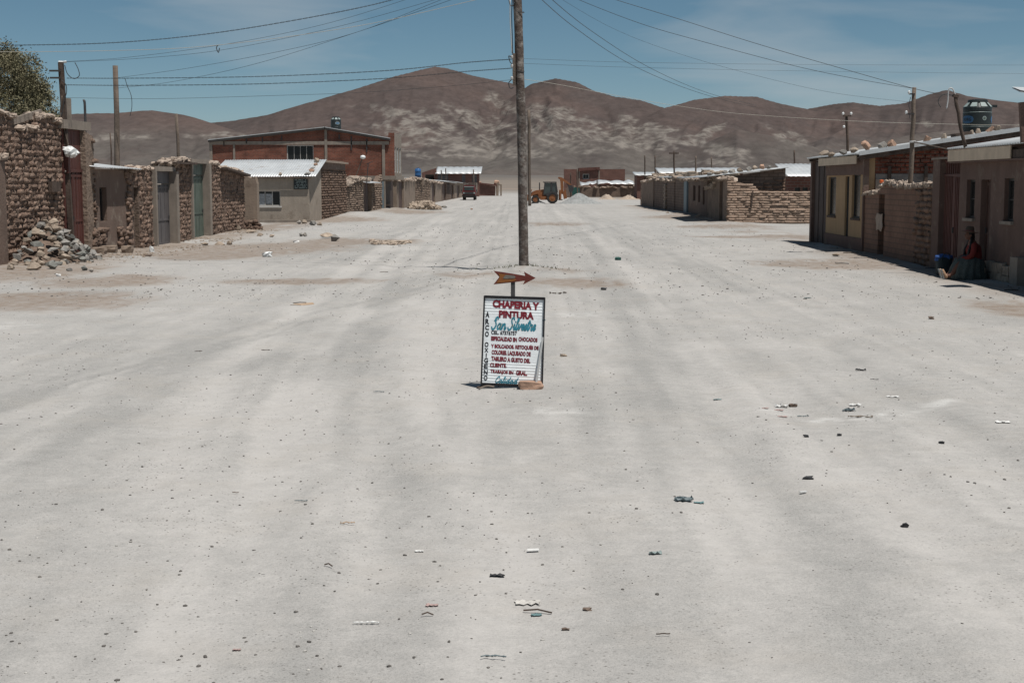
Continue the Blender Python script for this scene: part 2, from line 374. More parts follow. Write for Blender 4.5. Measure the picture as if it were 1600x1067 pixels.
# wheel tracks as seen on the dirt: (polyline in photo pixels -> ground, half width, depth, tone)
TRACKS = [
    ([(-60, 652), (120, 598), (270, 556), (400, 520), (480, 490), (600, 462), (700, 440)], 0.05, 0.012, -0.5),
    ([(-60, 662), (120, 606), (270, 563), (400, 527), (490, 497), (610, 467), (700, 446)], 0.05, 0.012, -0.35),
    ([(752, 425), (762, 395), (775, 360), (782, 335), (790, 315)], 0.10, 0.02, -0.3),
    ([(768, 425), (776, 395), (787, 360), (792, 335), (797, 315)], 0.10, 0.02, -0.25),
    ([(180, 1067), (230, 800), (300, 650), (400, 530), (520, 440), (620, 380), (700, 335)], 0.24, 0.018, 0.35),
    ([(330, 1067), (370, 850), (420, 680), (490, 540), (580, 450), (650, 390), (715, 335)], 0.24, 0.018, 0.3),
    ([(30, 1067), (90, 860), (180, 700), (300, 560), (440, 460), (560, 395), (660, 345)], 0.24, 0.014, -0.25),
    ([(560, 1067), (600, 900), (640, 800), (560, 650), (540, 560), (600, 470), (690, 400)], 0.30, 0.014, -0.35),
    ([(1640, 760), (1450, 640), (1330, 560), (1200, 480), (1080, 420), (980, 370), (900, 330)], 0.25, 0.018, -0.25),
    ([(1500, 860), (1330, 700), (1190, 580), (1080, 490), (1000, 430), (930, 375), (870, 330)], 0.25, 0.018, 0.25),
    ([(1420, 1067), (1300, 880), (1150, 690), (1060, 560), (990, 460), (940, 400), (880, 340)], 0.22, 0.012, -0.3),
    ([(1180, 1067), (1180, 860), (1120, 640), (1060, 500), (960, 400)], 0.22, 0.012, 0.25),
    ([(800, 1067), (780, 800), (700, 620), (690, 520), (720, 440), (770, 370)], 0.25, 0.010, 0.2),
]
TR = [(poly_g(p), w, d, t) for p, w, d, t in TRACKS]
# banks of soil at the foot of the walls: x, y, rx, ry, height
MOUNDS = [(-12.3, 59.5, 2.2, 4.0, 0.16), (-12.2, 53.5, 1.2, 3.0, 0.06), (-13.1, 43.5, 0.6, 2.5, 0.10), (-12.8, 37.5, 1.4, 2.5, 0.16),
          (-11.2, 91.0, 1.6, 7.0, 0.30), (-10.9, 108, 1.4, 8.0, 0.30), (10.3, 44, 1.2, 5.0, 0.04), (10.3, 74, 1.2, 4, 0.10),
          (10.5, 95, 1.6, 16, 0.16), (0.6, 33.2, 1.8, 0.9, 0.05), (-0.2, 34.2, 0.7, 0.5, 0.10), (9.6, 31.5, 0.9, 3, 0.03)]
def gz(x, y):
    """height of the dirt at plan point(s)"""
    x = np.asarray(x, float); y = np.asarray(y, float)
    near = 1 - sstep(60, 160, y)
    z = (fbm(x * 0.35, y * 0.22, 3, 11) - 0.5) * 0.10 * near * sstep(3, 9, y)
    z = z + (fbm(x * 1.6, y * 1.2, 3, 23) - 0.5) * 0.045 * near
    for mx, my, rx, ry, h in MOUNDS:
        z = z + h * np.exp(-((x - mx) / rx) ** 2 - ((y - my) / ry) ** 2)
    for P, w, d, t in TR:
        dd = dist_poly(x, y, P)
        z = z - d * np.exp(-(dd / w) ** 2) + 0.5 * d * np.exp(-((dd - 1.7 * w) / (0.6 * w)) ** 2)
    rise = np.clip(y - 330, 0, None)
    z = z + rise * 0.005 + 0.0000025 * rise ** 2
    return z
def gz1(x, y): return float(gz(np.array([x]), np.array([y]))[0])

xs = np.concatenate([-np.geomspace(2600, 15.6, 46), np.arange(-15.2, 12.0, 0.095), np.geomspace(12.3, 2600, 46)])
ys = [-220., -120, -60, -30, -15, -6, 0, 2.5]
y = 3.2
while y < 1900:
    ys.append(y); y += max(0.045, y * (0.0058 if y < 60 else 0.011 if y < 330 else 0.04))
ys = np.array(ys)
XX, YY = np.meshgrid(xs, ys); ZZ = gz(XX, YY)
x = XX.ravel(); yv = YY.ravel()
nx, ny = len(xs), len(ys)
me = bpy.data.meshes.new('ground')
vs = np.stack([x, yv, ZZ.ravel()], 1)
i = np.arange(nx - 1)[None, :] + np.arange(ny - 1)[:, None] * nx
fs = np.stack([i, i + 1, i + 1 + nx, i + nx], -1).reshape(-1, 4)
me.vertices.add(len(vs)); me.vertices.foreach_set('co', vs.ravel())
me.loops.add(fs.size); me.loops.foreach_set('vertex_index', fs.ravel())
me.polygons.add(len(fs)); me.polygons.foreach_set('loop_start', np.arange(0, fs.size, 4)); me.polygons.foreach_set('loop_total', np.full(len(fs), 4))
me.polygons.foreach_set('use_smooth', np.ones(len(fs), bool)); me.update(calc_edges=True)
# soil masks: tan earth by the walls, packed pale wheel tracks, spilt white powder
def blob(px, py, rx_px, ry_px):
    c = G(px, py); a = G(px + rx_px, py); b = G(px, py - ry_px); b2 = G(px, py + ry_px)
    rx = abs(a.x - c.x); ry = (abs(b.y - c.y) + abs(b2.y - c.y)) / 2
    return np.exp(-((x - c.x) / rx) ** 2 - ((yv - c.y) / ry) ** 2)
wob = fbm(x * 0.9, yv * 0.35, 5, 41); wob2 = fbm(x * 3.1, yv * 1.3, 4, 47)
brown = np.zeros_like(x)
for b in [(60, 470, 190, 16), (150, 440, 120, 10), (60, 425, 110, 14), (400, 388, 150, 10), (330, 398, 120, 9), (560, 378, 110, 6), (1310, 412, 130, 9), (1400, 402, 90, 12),
          (1250, 414, 90, 4), (1600, 485, 70, 20), (470, 440, 140, 5), (520, 345, 90, 4), (640, 332, 60, 3), (1130, 355, 80, 3), (1060, 340, 60, 3),
          (900, 442, 110, 9), (860, 425, 90, 6), (730, 430, 60, 5), (870, 350, 60, 4), (960, 307, 60, 4), (1160, 370, 90, 2), (1500, 430, 60, 9)]:
    brown = np.maximum(brown, blob(*b) * (0.72 if 690 < b[0] < 920 else 1.0))
wob4 = fbm(x * 6, yv * 2.4, 4, 87, 0.65)
brown = 0.9 * sstep(0.22, 0.85, brown * (-0.55 + 1.0 * wob + 1.1 * wob2 + 1.3 * wob4))
brown = np.maximum(brown, 0.95 * sstep(2.4, 0.4, np.abs(x + 12.6)) * (yv < 130) * sstep(0.25, 0.5, wob))
brown = np.maximum(brown, 0.9 * sstep(2.2, 0.3, np.abs(x - 10.2)) * (yv < 140) * (yv > 20) * sstep(0.3, 0.6, wob))
plain = sstep(250, 420, yv)
tone = np.zeros_like(x)
for P, w, d, t in TR:
    dd = dist_poly(x, yv, P); tone += 1.5 * t * np.exp(-(dd / (w * 1.5)) ** 2) * sstep(0.25, 0.6, fbm(x * 0.6 + 3 * t, yv * 0.3, 4, 61))
tone += 0.75 * (fbm(x * 0.45, yv * 0.22, 5, 71, 0.65) - 0.5) + 0.7 * (wob2 - 0.5)
def flow(P, x, y):
    """signed offset and running length relative to a centre line"""
    best = np.full(x.shape, 1e9); sd_ = np.zeros_like(x); run = np.zeros_like(x); acc = 0
    for a, b in zip(P[:-1], P[1:]):
        d = b - a; L2 = (d ** 2).sum(); t_ = np.clip(((x - a[0]) * d[0] + (y - a[1]) * d[1]) / L2, 0, 1)
        ex, ey = x - a[0] - t_ * d[0], y - a[1] - t_ * d[1]; dd = np.hypot(ex, ey); m_ = dd < best
        best = np.where(m_, dd, best); sd_ = np.where(m_, np.sign(d[0] * ey - d[1] * ex) * dd, sd_); run = np.where(m_, acc + t_ * math.sqrt(L2), run); acc += math.sqrt(L2)
    return sd_, run
for k, (P_, wd) in enumerate([([(150, 1200), (230, 800), (300, 660), (400, 540), (520, 445), (620, 382), (700, 338), (760, 312)], 3.2), ([(1500, 1200), (1300, 880), (1160, 690), (1060, 560), (990, 460), (940, 400), (890, 345), (850, 312)], 3.2),
                              ([(700, 1200), (690, 900), (650, 720), (640, 560), (690, 450), (750, 370), (790, 320)], 2.2), ([(1700, 800), (1480, 640), (1330, 560), (1180, 470), (1060, 405), (960, 350)], 2.4), ([(-150, 720), (120, 602), (300, 553), (480, 492), (620, 455), (740, 420)], 1.6)]):
    sd_, run = flow(poly_g(P_), x, yv); wgt = np.exp(-(sd_ / wd) ** 2)
    tone += 0.95 * wgt * (fbm(sd_ * 2.3 + 9 * k, run * 0.07, 4, 101 + k, 0.6) - 0.5) + 0.6 * wgt * (fbm(sd_ * 6.5, run * 0.12, 2, 111 + k) - 0.5)
white = np.zeros_like(x)
PW = poly_g([(1265, 655), (1330, 650), (1390, 644), (1440, 634), (1480, 624)])
wob3 = fbm(x * 9, yv * 5, 4, 83, 0.7)
white = np.maximum(white, 0.6 * np.exp(-(dist_poly(x, yv, PW) / 0.11) ** 2) * sstep(0.42, 0.62, wob3))
for b in [(905, 491, 50, 4), (1210, 640, 40, 4), (870, 640, 60, 8), (15, 508, 40, 5), (1340, 652, 60, 3)]:
    white = np.maximum(white, 0.42 * blob(*b) * sstep(0.4, 0.62, wob3))
ca = me.attributes.new('soil', 'FLOAT_COLOR', 'POINT')
ca.data.foreach_set('color', np.stack([brown, np.clip(0.5 + 0.5 * tone, 0, 1), white, plain], 1).astype(np.float32).ravel())
gm = bpy.data.materials.new('dirt_ground'); gm.use_nodes = True; t = gm.node_tree; t.nodes.clear(); l = t.links.new
def N(k, **kw):
    n = t.nodes.new(k)
    for a, b in kw.items(): setattr(n, a, b)
    return n
out = N('ShaderNodeOutputMaterial'); p = N('ShaderNodeBsdfPrincipled'); l(p.outputs[0], out.inputs[0])
p.inputs['Roughness'].default_value = 0.95; p.inputs['Specular IOR Level'].default_value = 0.12
at = N('ShaderNodeAttribute', attribute_name='soil'); sp = N('ShaderNodeSeparateColor'); l(at.outputs['Color'], sp.inputs[0])
ge = N('ShaderNodeNewGeometry')
def noise(scale, det=6, rough=0.6, vec=None):
    n = N('ShaderNodeTexNoise'); n.inputs['Scale'].default_value = scale; n.inputs['Detail'].default_value = det
    n.inputs['Roughness'].default_value = rough; l(vec or ge.outputs['Position'], n.inputs['Vector']); return n.outputs['Fac']
def mrange(v, a, b, c, d):
    n = N('ShaderNodeMapRange'); l(v, n.inputs[0])
    for k, q in enumerate((a, b, c, d)): n.inputs[k + 1].default_value = q
    return n.outputs[0]
def mixc(f, A, B):
    n = N('ShaderNodeMix', data_type='RGBA')
    if hasattr(f, 'links'): l(f, n.inputs['Factor'])
    else: n.inputs['Factor'].default_value = f
    for s_, q in (('A', A), ('B', B)):
        if isinstance(q, tuple): n.inputs[s_].default_value = (*q, 1)
        else: l(q, n.inputs[s_])
    return n.outputs['Result']
def mul(a, b):
    n = N('ShaderNodeMath', operation='MULTIPLY'); l(a, n.inputs[0])
    if hasattr(b, 'links'): l(b, n.inputs[1])
    else: n.inputs[1].default_value = b
    return n.outputs[0]
tn = N('ShaderNodeMath', operation='ADD'); l(sp.outputs[1], tn.inputs[0])
tn2 = N('ShaderNodeMath', operation='ADD'); l(mrange(noise(7, 6, 0.8), 0.3, 0.7, -0.16, 0.16), tn2.inputs[0]); l(mrange(noise(45, 4, 0.8), 0.3, 0.7, -0.20, 0.20), tn2.inputs[1]); l(tn2.outputs[0], tn.inputs[1])
c = mixc(mrange(tn.outputs[0], 0.2, 0.8, 0, 1), (0.288, 0.280, 0.267), (0.408, 0.390, 0.370))
c = mixc(mrange(noise(0.9, 5, 0.7), 0.5, 0.68, 0, 0.45), c, (0.36, 0.335, 0.305))
c = mixc(mul(mrange(noise(3.5, 5, 0.75), 0.42, 0.6, 0.55, 1.0), sp.outputs[0]), c, (0.205, 0.155, 0.118))
c = mixc(sp.outputs[2], c, (0.58, 0.57, 0.55))
# dark and pale grit
gr = N('ShaderNodeTexVoronoi'); gr.inputs['Scale'].default_value = 26; l(ge.outputs['Position'], gr.inputs['Vector'])
spc = mul(mrange(gr.outputs['Distance'], 0.09, 0.24, 1, 0), mrange(noise(1.3, 4, .7), 0.40, 0.62, 0, 0.9))
c = mixc(spc, c, (0.115, 0.105, 0.097))
c = mixc(mul(mrange(noise(120, 3, .7), 0.52, 0.68, 0, 0.8), mrange(sp.outputs[1], 0.25, 0.75, 1, 0.2)), c, (0.13, 0.127, 0.12))
c = mixc(mul(mrange(noise(38, 4, .75), 0.6, 0.7, 0, 0.5), mrange(noise(0.8, 3), 0.45, 0.6, 0, 1)), c, (0.50, 0.48, 0.46))
pl_c = mixc(mrange(noise(0.02, 6), 0.4, 0.6, 0, 1), (0.22, 0.182, 0.150), (0.165, 0.145, 0.125))
spx = N('ShaderNodeSeparateXYZ'); l(ge.outputs['Position'], spx.inputs[0])
c = mixc(at.outputs['Alpha'], c, mixc(mrange(spx.outputs[1], 700, 1500, 0, 1), pl_c, (0.122, 0.110, 0.100)))
vm = N('ShaderNodeVectorMath', operation='SCALE'); l(c, vm.inputs[0]); l(mrange(noise(5, 5, 0.75), 0.3, 0.7, 0.93, 1.06), vm.inputs['Scale'])
l(vm.outputs[0], p.inputs['Base Color'])
hsum = N('ShaderNodeMath', operation='ADD'); l(mul(noise(9, 5, 0.72), 1.0), hsum.inputs[0]); l(mul(noise(55, 4, 0.7), 0.35), hsum.inputs[1])
wv = N('ShaderNodeTexWave', bands_direction='Y'); wv.inputs['Scale'].default_value = 1.7; wv.inputs['Distortion'].default_value = 5; wv.inputs['Detail'].default_value = 3; wv.inputs['Detail Scale'].default_value = 0.7
l(ge.outputs['Position'], wv.inputs['Vector'])
spx0 = N('ShaderNodeSeparateXYZ'); l(ge.outputs['Position'], spx0.inputs[0])
rm = mul(mrange(noise(0.35, 3), 0.45, 0.62, 0, 1), mrange(spx0.outputs[0], -1.0, 4.0, 0.12, 1))
hs2 = N('ShaderNodeMath', operation='ADD'); l(hsum.outputs[0], hs2.inputs[0]); l(mul(mul(wv.outputs['Fac'], rm), 0.9), hs2.inputs[1]); hsum = hs2
bp = N('ShaderNodeBump'); bp.inputs['Strength'].default_value = 0.36; bp.inputs['Distance'].default_value = 0.03
l(hsum.outputs[0], bp.inputs['Height']); l(bp.outputs[0], p.inputs['Normal'])
me.materials.append(gm); MATS['ground'] = gm
ground = bpy.data.objects.new('ground', me); COL.objects.link(ground); ground['kind'] = 'structure'

# ------------------------------------------------------------------ mountains
def prof(pts, px): return np.interp(px, [q[0] for q in pts], [q[1] for q in pts])
az = np.linspace(-260, 1860, 760)                         # photo columns -> bearings
rr = np.concatenate([np.linspace(1250, 5200, 230), np.linspace(5260, 7000, 14)])
bear = np.array([math.atan2(ray(a, 287).x, ray(a, 287).y) for a in az])
AA, RR = np.meshgrid(az, rr); BB = np.meshgrid(bear, rr)[0]
MX = RR * np.sin(BB); MY = RR * np.cos(BB)
wx = (fbm(MX / 500, MY / 500, 4, 5) - 0.5); wy = (fbm(MX / 500, MY / 500, 4, 6) - 0.5)
LAY = [  # skyline (photo px), ridge distance, foot distance, px warp
    ([(-260, 215), (-100, 196), (60, 188), (130, 184), (180, 183), (240, 178), (290, 184), (330, 195), (420, 222), (520, 245), (700, 272), (1900, 300)], 2900, 1700),
    ([(-260, 300), (200, 255), (330, 196), (370, 192), (420, 183), (480, 165), (560, 142), (610, 126), (650, 115), (680, 108), (700, 111), (740, 122), (800, 134), (870, 160), (960, 205), (1060, 250), (1200, 290), (1900, 310)], 4300, 2100),
    ([(-260, 310), (560, 290), (700, 235), (790, 160), (830, 134), (868, 126), (900, 132), (930, 146), (960, 154), (1000, 160), (1035, 171), (1080, 190), (1160, 230), (1300, 280), (1900, 310)], 3900, 1900),
    ([(-260, 310), (860, 292), (980, 200), (1035, 172), (1080, 160), (1130, 154), (1180, 156), (1220, 167), (1255, 174), (1290, 186), (1400, 230), (1600, 290), (1900, 310)], 3700, 1700),
    ([(-260, 310), (1080, 300), (1200, 200), (1250, 176), (1300, 168), (1330, 166), (1370, 172), (1410, 168), (1450, 155), (1475, 150), (1510, 160), (1545, 165), (1600, 171), (1700, 168), (1860, 190)], 4000, 1900),
    ([(-260, 310), (900, 305), (1080, 235), (1150, 205), (1220, 218), (1300, 240), (1420, 215), (1520, 205), (1640, 225), (1860, 240)], 2600, 1500),
    ([(-260, 310), (300, 300), (520, 235), (640, 205), (720, 222), (800, 250), (900, 220), (960, 215), (1060, 255), (1200, 300), (1860, 310)], 3000, 1500),
]
Z = np.full(AA.shape, -60.0)
for k, (pp, rd, ft) in enumerate(LAY):
    low = k >= 5
    r_ridge = rd * (1 + 0.10 * np.sin(AA / 170.0 + 2 * k)) ; f0 = 1330 + 0 * AA
    aw = AA + (wx * 55 * np.clip((r_ridge - RR) / 1200, 0, 1))
    top = CAMH + (287 - prof(pp, aw)) / FPX * r_ridge
    top = np.clip(top, -60, None)
    u = np.clip((RR - f0) / (r_ridge - f0), 0, 1)
    gul = fbm(aw / 85.0 + wx * 1.2, RR / 1100.0 + wy, 2, 31 + k)        # spurs and gullies run downhill
    gul2 = 1 - np.abs(2 * fbm(aw / 30.0 + wx * 1.5, RR / 700.0 + wy, 3, 51 + k) - 1)
    shape = u ** (1.9 + 0.25 * np.sin(AA / 90.0 + k)) * (1 - 0.12 * u) / 0.88
    shape = shape * (1 - (0.42 * (1 - gul) + 0.2 * (1 - gul2)) * np.clip(4 * u * (1 - u), 0, 1))
    back = np.clip((RR - r_ridge) / 1400, 0, 1)
    z = top * shape * (1 - 0.75 * back ** 1.5)
    Z = np.maximum(Z, z - 40 * (u <= 0))
plainz = np.clip(MY - 330, 0, None); plainz = plainz * 0.005 + 0.0000025 * plainz ** 2
Z = np.maximum(Z, np.where(RR < 2300, plainz - 1.5 - 14 * np.clip((1900 - MY) / 500, 0, 1), -60)) + (fbm(MX / 60, MY / 60, 4, 77) - 0.5) * 3 * np.clip(Z / 60, 0, 1)
nx, ny = len(az), len(rr)
vs = np.stack([MX.ravel(), MY.ravel(), Z.ravel()], 1)
i = np.arange(nx - 1)[None, :] + np.arange(ny - 1)[:, None] * nx
fs = np.stack([i, i + 1, i + 1 + nx, i + nx], -1).reshape(-1, 4)
me = bpy.data.meshes.new('mountains')
me.vertices.add(len(vs)); me.vertices.foreach_set('co', vs.ravel())
me.loops.add(fs.size); me.loops.foreach_set('vertex_index', fs.ravel())
me.polygons.add(len(fs)); me.polygons.foreach_set('loop_start', np.arange(0, fs.size, 4)); me.polygons.foreach_set('loop_total', np.full(len(fs), 4))
me.polygons.foreach_set('use_smooth', np.ones(len(fs), bool)); me.update(calc_edges=True)
# pale scree patches seen on the lower slopes (photo px centre, radii)
Zr = Z.ravel(); PXv = AA.ravel(); PYv = 287 - (Zr - CAMH) / RR.ravel() * FPX
sc = np.zeros_like(Zr)
for cx, cy, rx, ry, ang in [(612, 178, 46, 7, .15), (680, 190, 26, 10, .3), (665, 206, 80, 14, .12), (740, 188, 50, 10, .35), (700, 222, 90, 12, 0), (785, 175, 30, 16, .5), (880, 188, 60, 12, .3),
                       (930, 205, 80, 14, .25), (1010, 205, 60, 9, .32), (1065, 215, 45, 8, .3), (1105, 209, 26, 6, -.5), (1010, 226, 60, 8, .2), (1228, 215, 34, 7, .4), (1140, 242, 34, 9, .1), (1125, 253, 44, 6, 0),
                       (870, 226, 70, 9, .1), (740, 240, 110, 9, 0), (345, 216, 46, 5, 0), (560, 242, 60, 7, 0), (1455, 204, 18, 4, .5), (1600, 205, 30, 6, 0), (150, 218, 70, 6, 0), (830, 205, 60, 20, .2), (1380, 238, 60, 5, .1)]:
    dx, dy = PXv - cx, PYv - cy; u_ = dx * math.cos(ang) + dy * math.sin(ang); v_ = -dx * math.sin(ang) + dy * math.cos(ang)
    sc = np.maximum(sc, np.exp(-(u_ / (rx * 1.25)) ** 2 - (v_ / (ry * 1.4)) ** 2))
brk = fbm((PXv - .6 * PYv) / 20.0 + wx.ravel() * 1.2, (PYv + .15 * PXv) / 9.0 + wy.ravel() * 1.0, 3, 91, 0.6)
sc = sstep(0.26, 0.60, sc * (-0.45 + 2.4 * brk))
hgt = sstep(40, 150, Zr)
ca = me.attributes.new('soil', 'FLOAT_COLOR', 'POINT')
ca.data.foreach_set('color', np.stack([sc, hgt, brk, np.ones_like(sc)], 1).astype(np.float32).ravel())
mm = bpy.data.materials.new('mountain_slope'); mm.use_nodes = True; t = mm.node_tree; t.nodes.clear(); l = t.links.new
out = N('ShaderNodeOutputMaterial'); p = N('ShaderNodeBsdfPrincipled'); l(p.outputs[0], out.inputs[0])
p.inputs['Roughness'].default_value = 1.0; p.inputs['Specular IOR Level'].default_value = 0.05
at = N('ShaderNodeAttribute', attribute_name='soil'); sp = N('ShaderNodeSeparateColor'); l(at.outputs['Color'], sp.inputs[0]); ge = N('ShaderNodeNewGeometry')
mpv = N('ShaderNodeVectorMath', operation='MULTIPLY'); l(ge.outputs['Position'], mpv.inputs[0]); mpv.inputs[1].default_value = (1.0, 0.28, 2.0)
pv = mpv.outputs[0]
c = mixc(sp.outputs[1], (0.102, 0.091, 0.082), (0.080, 0.062, 0.057))
c = mixc(mrange(noise(0.004, 6, 0.65, pv), 0.42, 0.62, 0, 0.75), c, (0.064, 0.053, 0.050))
c = mixc(mrange(noise(0.0031, 6, 0.65, pv), 0.5, 0.68, 0, 0.65), c, (0.108, 0.077, 0.067))
vo = N('ShaderNodeTexVoronoi'); vo.inputs['Scale'].default_value = 0.05; l(pv, vo.inputs['Vector'])
scf = mul(sp.outputs[0], mrange(vo.outputs['Distance'], 0.1, 0.6, 0.1, 1.0))
scf = mul(scf, mrange(noise(0.02, 6, 0.75, pv), 0.36, 0.56, 0.15, 1.0))
c = mixc(scf, c, (0.175, 0.157, 0.140))
vm = N('ShaderNodeVectorMath', operation='SCALE'); l(c, vm.inputs[0]); l(mrange(noise(0.04, 6, 0.75, pv), 0.3, 0.7, 0.76, 1.22), vm.inputs['Scale'])
l(vm.outputs[0], p.inputs['Base Color'])
bp = N('ShaderNodeBump'); bp.inputs['Strength'].default_value = 0.8; bp.inputs['Distance'].default_value = 7.0
l(noise(0.011, 6, 0.62, pv), bp.inputs['Height']); l(bp.outputs[0], p.inputs['Normal'])
me.materials.append(mm); mountains = bpy.data.objects.new('mountains', me); COL.objects.link(mountains); mountains['kind'] = 'structure'

# ------------------------------------------------------------------ building kit
def core(mb, pl, s0, s1, top, holes, zb=-0.5, th=0.35, d=0.0):
    """wall body on plane pl from s0 to s1; top = [(s,z)...]; holes = [(s0,s1,z0,z1)]; closed prisms"""
    ts = sorted(top)
    def zt(s): return float(np.interp(s, [q[0] for q in ts], [q[1] for q in ts]))
    cuts = sorted({s0, s1, *[q[0] for q in ts if s0 < q[0] < s1], *[h[i] for h in holes for i in (0, 1) if s0 < h[i] < s1]})
    for a, b in zip(cuts[:-1], cuts[1:]):
        if b - a < 1e-4: continue
        m_ = (a + b) / 2; hs_ = sorted([(h[2], h[3]) for h in holes if h[0] <= m_ <= h[1]])
        z = zb
        for h0, h1 in hs_:
            if h0 > z + 1e-3: mb.pbox(pl, a, b, z, h0, d - th, d)
            z = h1
        ta, tb = zt(a + 1e-5), zt(b - 1e-5)
        if max(ta, tb) > z: mb.pbox(pl, a, b, z, ta, d - th, d, z1b=tb)
    return zt

def bricks_on(pl, s0, s1, zt, holes, parent, meshes, ch=0.165, bl=0.44, zb=0.0, proud=0.05, gap=0.02, seed=1, joined=None, tilt=0.035, depth=0.28, keep=None, cap=300, djit=.03):
    """courses of single bricks standing proud of the wall body; joined=material -> one mesh instead"""
    r = random.Random(seed); z = zb; row = 0; cnt = 0; mb = MB() if joined else None
    ang = math.atan2(pl.u.y, pl.u.x); todo = []
    while z < 6:
        hh = ch * r.uniform(0.94, 1.06); s = s0 - (0.5 * bl if row % 2 else 0); any_ = False
        while s < s1:
            w = bl * r.uniform(0.55, 1.25); a, b = max(s, s0), min(s + w, s1); s += w
            if b - a < 0.1: continue
            m_ = (a + b) / 2; zc = z + hh / 2
            if zt(m_) < zc: continue
            any_ = True
            if any(h[0] - 0.03 < b and h[1] + 0.03 > a and h[2] < zc + hh * 0.3 and h[3] > zc - hh * 0.3 for h in holes): continue
            if keep and not keep(m_, zc): continue
            dd = proud - depth / 2 + r.uniform(-djit, djit * .8)
            todo.append((pl.pt(m_ + r.uniform(-0.01, 0.01), zc + r.uniform(-0.008, 0.008), dd), (b - a - gap * r.uniform(0.3, 1.8), depth, hh - gap * r.uniform(0.2, 1.4)),
                         (r.uniform(-tilt, tilt), r.uniform(-tilt, tilt), ang + r.uniform(-tilt, tilt))))
        z += hh; row += 1
        if not any_ and row > 3: break
    if joined:
        for k, (q, sz, rt) in enumerate(todo): mb.lump(q, sz, seed * 991 + k, 0.45, 0.16, rt)
        if todo:
            o = mb.build('brick_courses', joined, parent, smooth=True); o['kind'] = 'stuff'
        return
    if len(todo) > cap:
        r.shuffle(todo); rest = todo[cap:]; todo = todo[:cap]; m2 = MB()
        for k, (q, sz, rt) in enumerate(rest): m2.lump(q, sz, seed * 991 + k, 0.5, 0.18, rt)
        o = m2.build('brick_courses', meshes[0].materials[0], parent, smooth=True); o['kind'] = 'stuff'
    for q, sz, rt in todo:
        o = place('brick', r.choice(meshes), q, rt, sz, parent)

def coping(pl, s0, s1, zt, parent, m='pale_mud', seed=5, w=0.12, h=0.08, th=0.34, dens=1.0):  # pale default colour paints in the sunlit look of the ragged tops
    """crumbled mud along a wall top"""
    r = random.Random(seed); mb = MB(); s = s0
    while s < s1:
        l_ = w * r.uniform(0.6, 1.7)
        for dd in (0.0, -th * 0.5, -th):
            if r.random() < 0.85 * dens:
                mb.lump(pl.pt(s, zt(min(max(s, s0), s1)) + r.uniform(-0.03, 0.04), dd + r.uniform(-0.05, 0.05)), (l_ * 1.2, l_ * r.uniform(0.8, 1.4), h * r.uniform(0.6, 1.6)), seed * 77 + len(mb.v), 0.6, 0.25,
                        (r.uniform(-.3, .3), r.uniform(-.3, .3), r.uniform(0, 3)))
        s += l_ * 0.8
    o = mb.build('coping', m, parent, smooth=False); o['kind'] = 'stuff'; return o

def rect(pl, x0, y0, x1, y1, ym=None):
    """photo rectangle on a facade plane -> s0, s1, z0, z1"""
    yc = (y0 + y1) / 2; a = pl.m(x0, yc)[0]; b = pl.m(x1, yc)[0]; xc = (x0 + x1) / 2
    return min(a, b), max(a, b), pl.m(xc, y1)[1], pl.m(xc, y0)[1]

def window(pl, r_, parent, frame='window_frame', rec=0.10, fw=0.05, cols=2, rows=1, pane='pane', th=0.3, sill=None, sillm='concrete'):
    s0, s1, z0, z1 = r_; w = MB()
    w.pbox(pl, s0 + .002, s1 - .002, z0 + .002, z0 + fw, -rec - .05, -rec); w.pbox(pl, s0 + .002, s1 - .002, z1 - fw, z1 - .002, -rec - .05, -rec)
    w.pbox(pl, s0 + .002, s0 + fw, z0 + fw, z1 - fw, -rec - .05, -rec); w.pbox(pl, s1 - fw, s1 - .002, z0 + fw, z1 - fw, -rec - .05, -rec)
    fr = w.build('window', frame, parent)
    b = MB(); b.pbox(pl, s0 + .003, s1 - .003, z0 + .003, z1 - .003, -th - 0.05, -th + 0.0); b.build('reveal_back', 'dark_void', fr)
    for i in range(cols):
        for j in range(rows):
            a0 = s0 + fw + (s1 - s0 - 2 * fw) * i / cols; a1 = s0 + fw + (s1 - s0 - 2 * fw) * (i + 1) / cols
            c0 = z0 + fw + (z1 - z0 - 2 * fw) * j / rows; c1 = z0 + fw + (z1 - z0 - 2 * fw) * (j + 1) / rows
            p_ = MB(); p_.pbox(pl, a0 + .008, a1 - .008, c0 + .008, c1 - .008, -rec - .034, -rec - .026); p_.build('pane', pane, fr)
    for i in range(1, cols):
        a0 = s0 + fw + (s1 - s0 - 2 * fw) * i / cols; MB().pbox(pl, a0 - .014, a0 + .014, z0 + fw, z1 - fw, -rec - .045, -rec - .006).build('mullion', frame, fr)
    for j in range(1, rows):
        c0 = z0 + fw + (z1 - z0 - 2 * fw) * j / rows; MB().pbox(pl, s0 + fw, s1 - fw, c0 - .014, c0 + .014, -rec - .042, -rec - .009).build('mullion', frame, fr)
    if sill:
        q = MB(); q.pbox(pl, s0 - .06, s1 + .06, z0 - .07, z0 - .002, -rec, sill); q.build('sill', sillm, fr)
    return fr

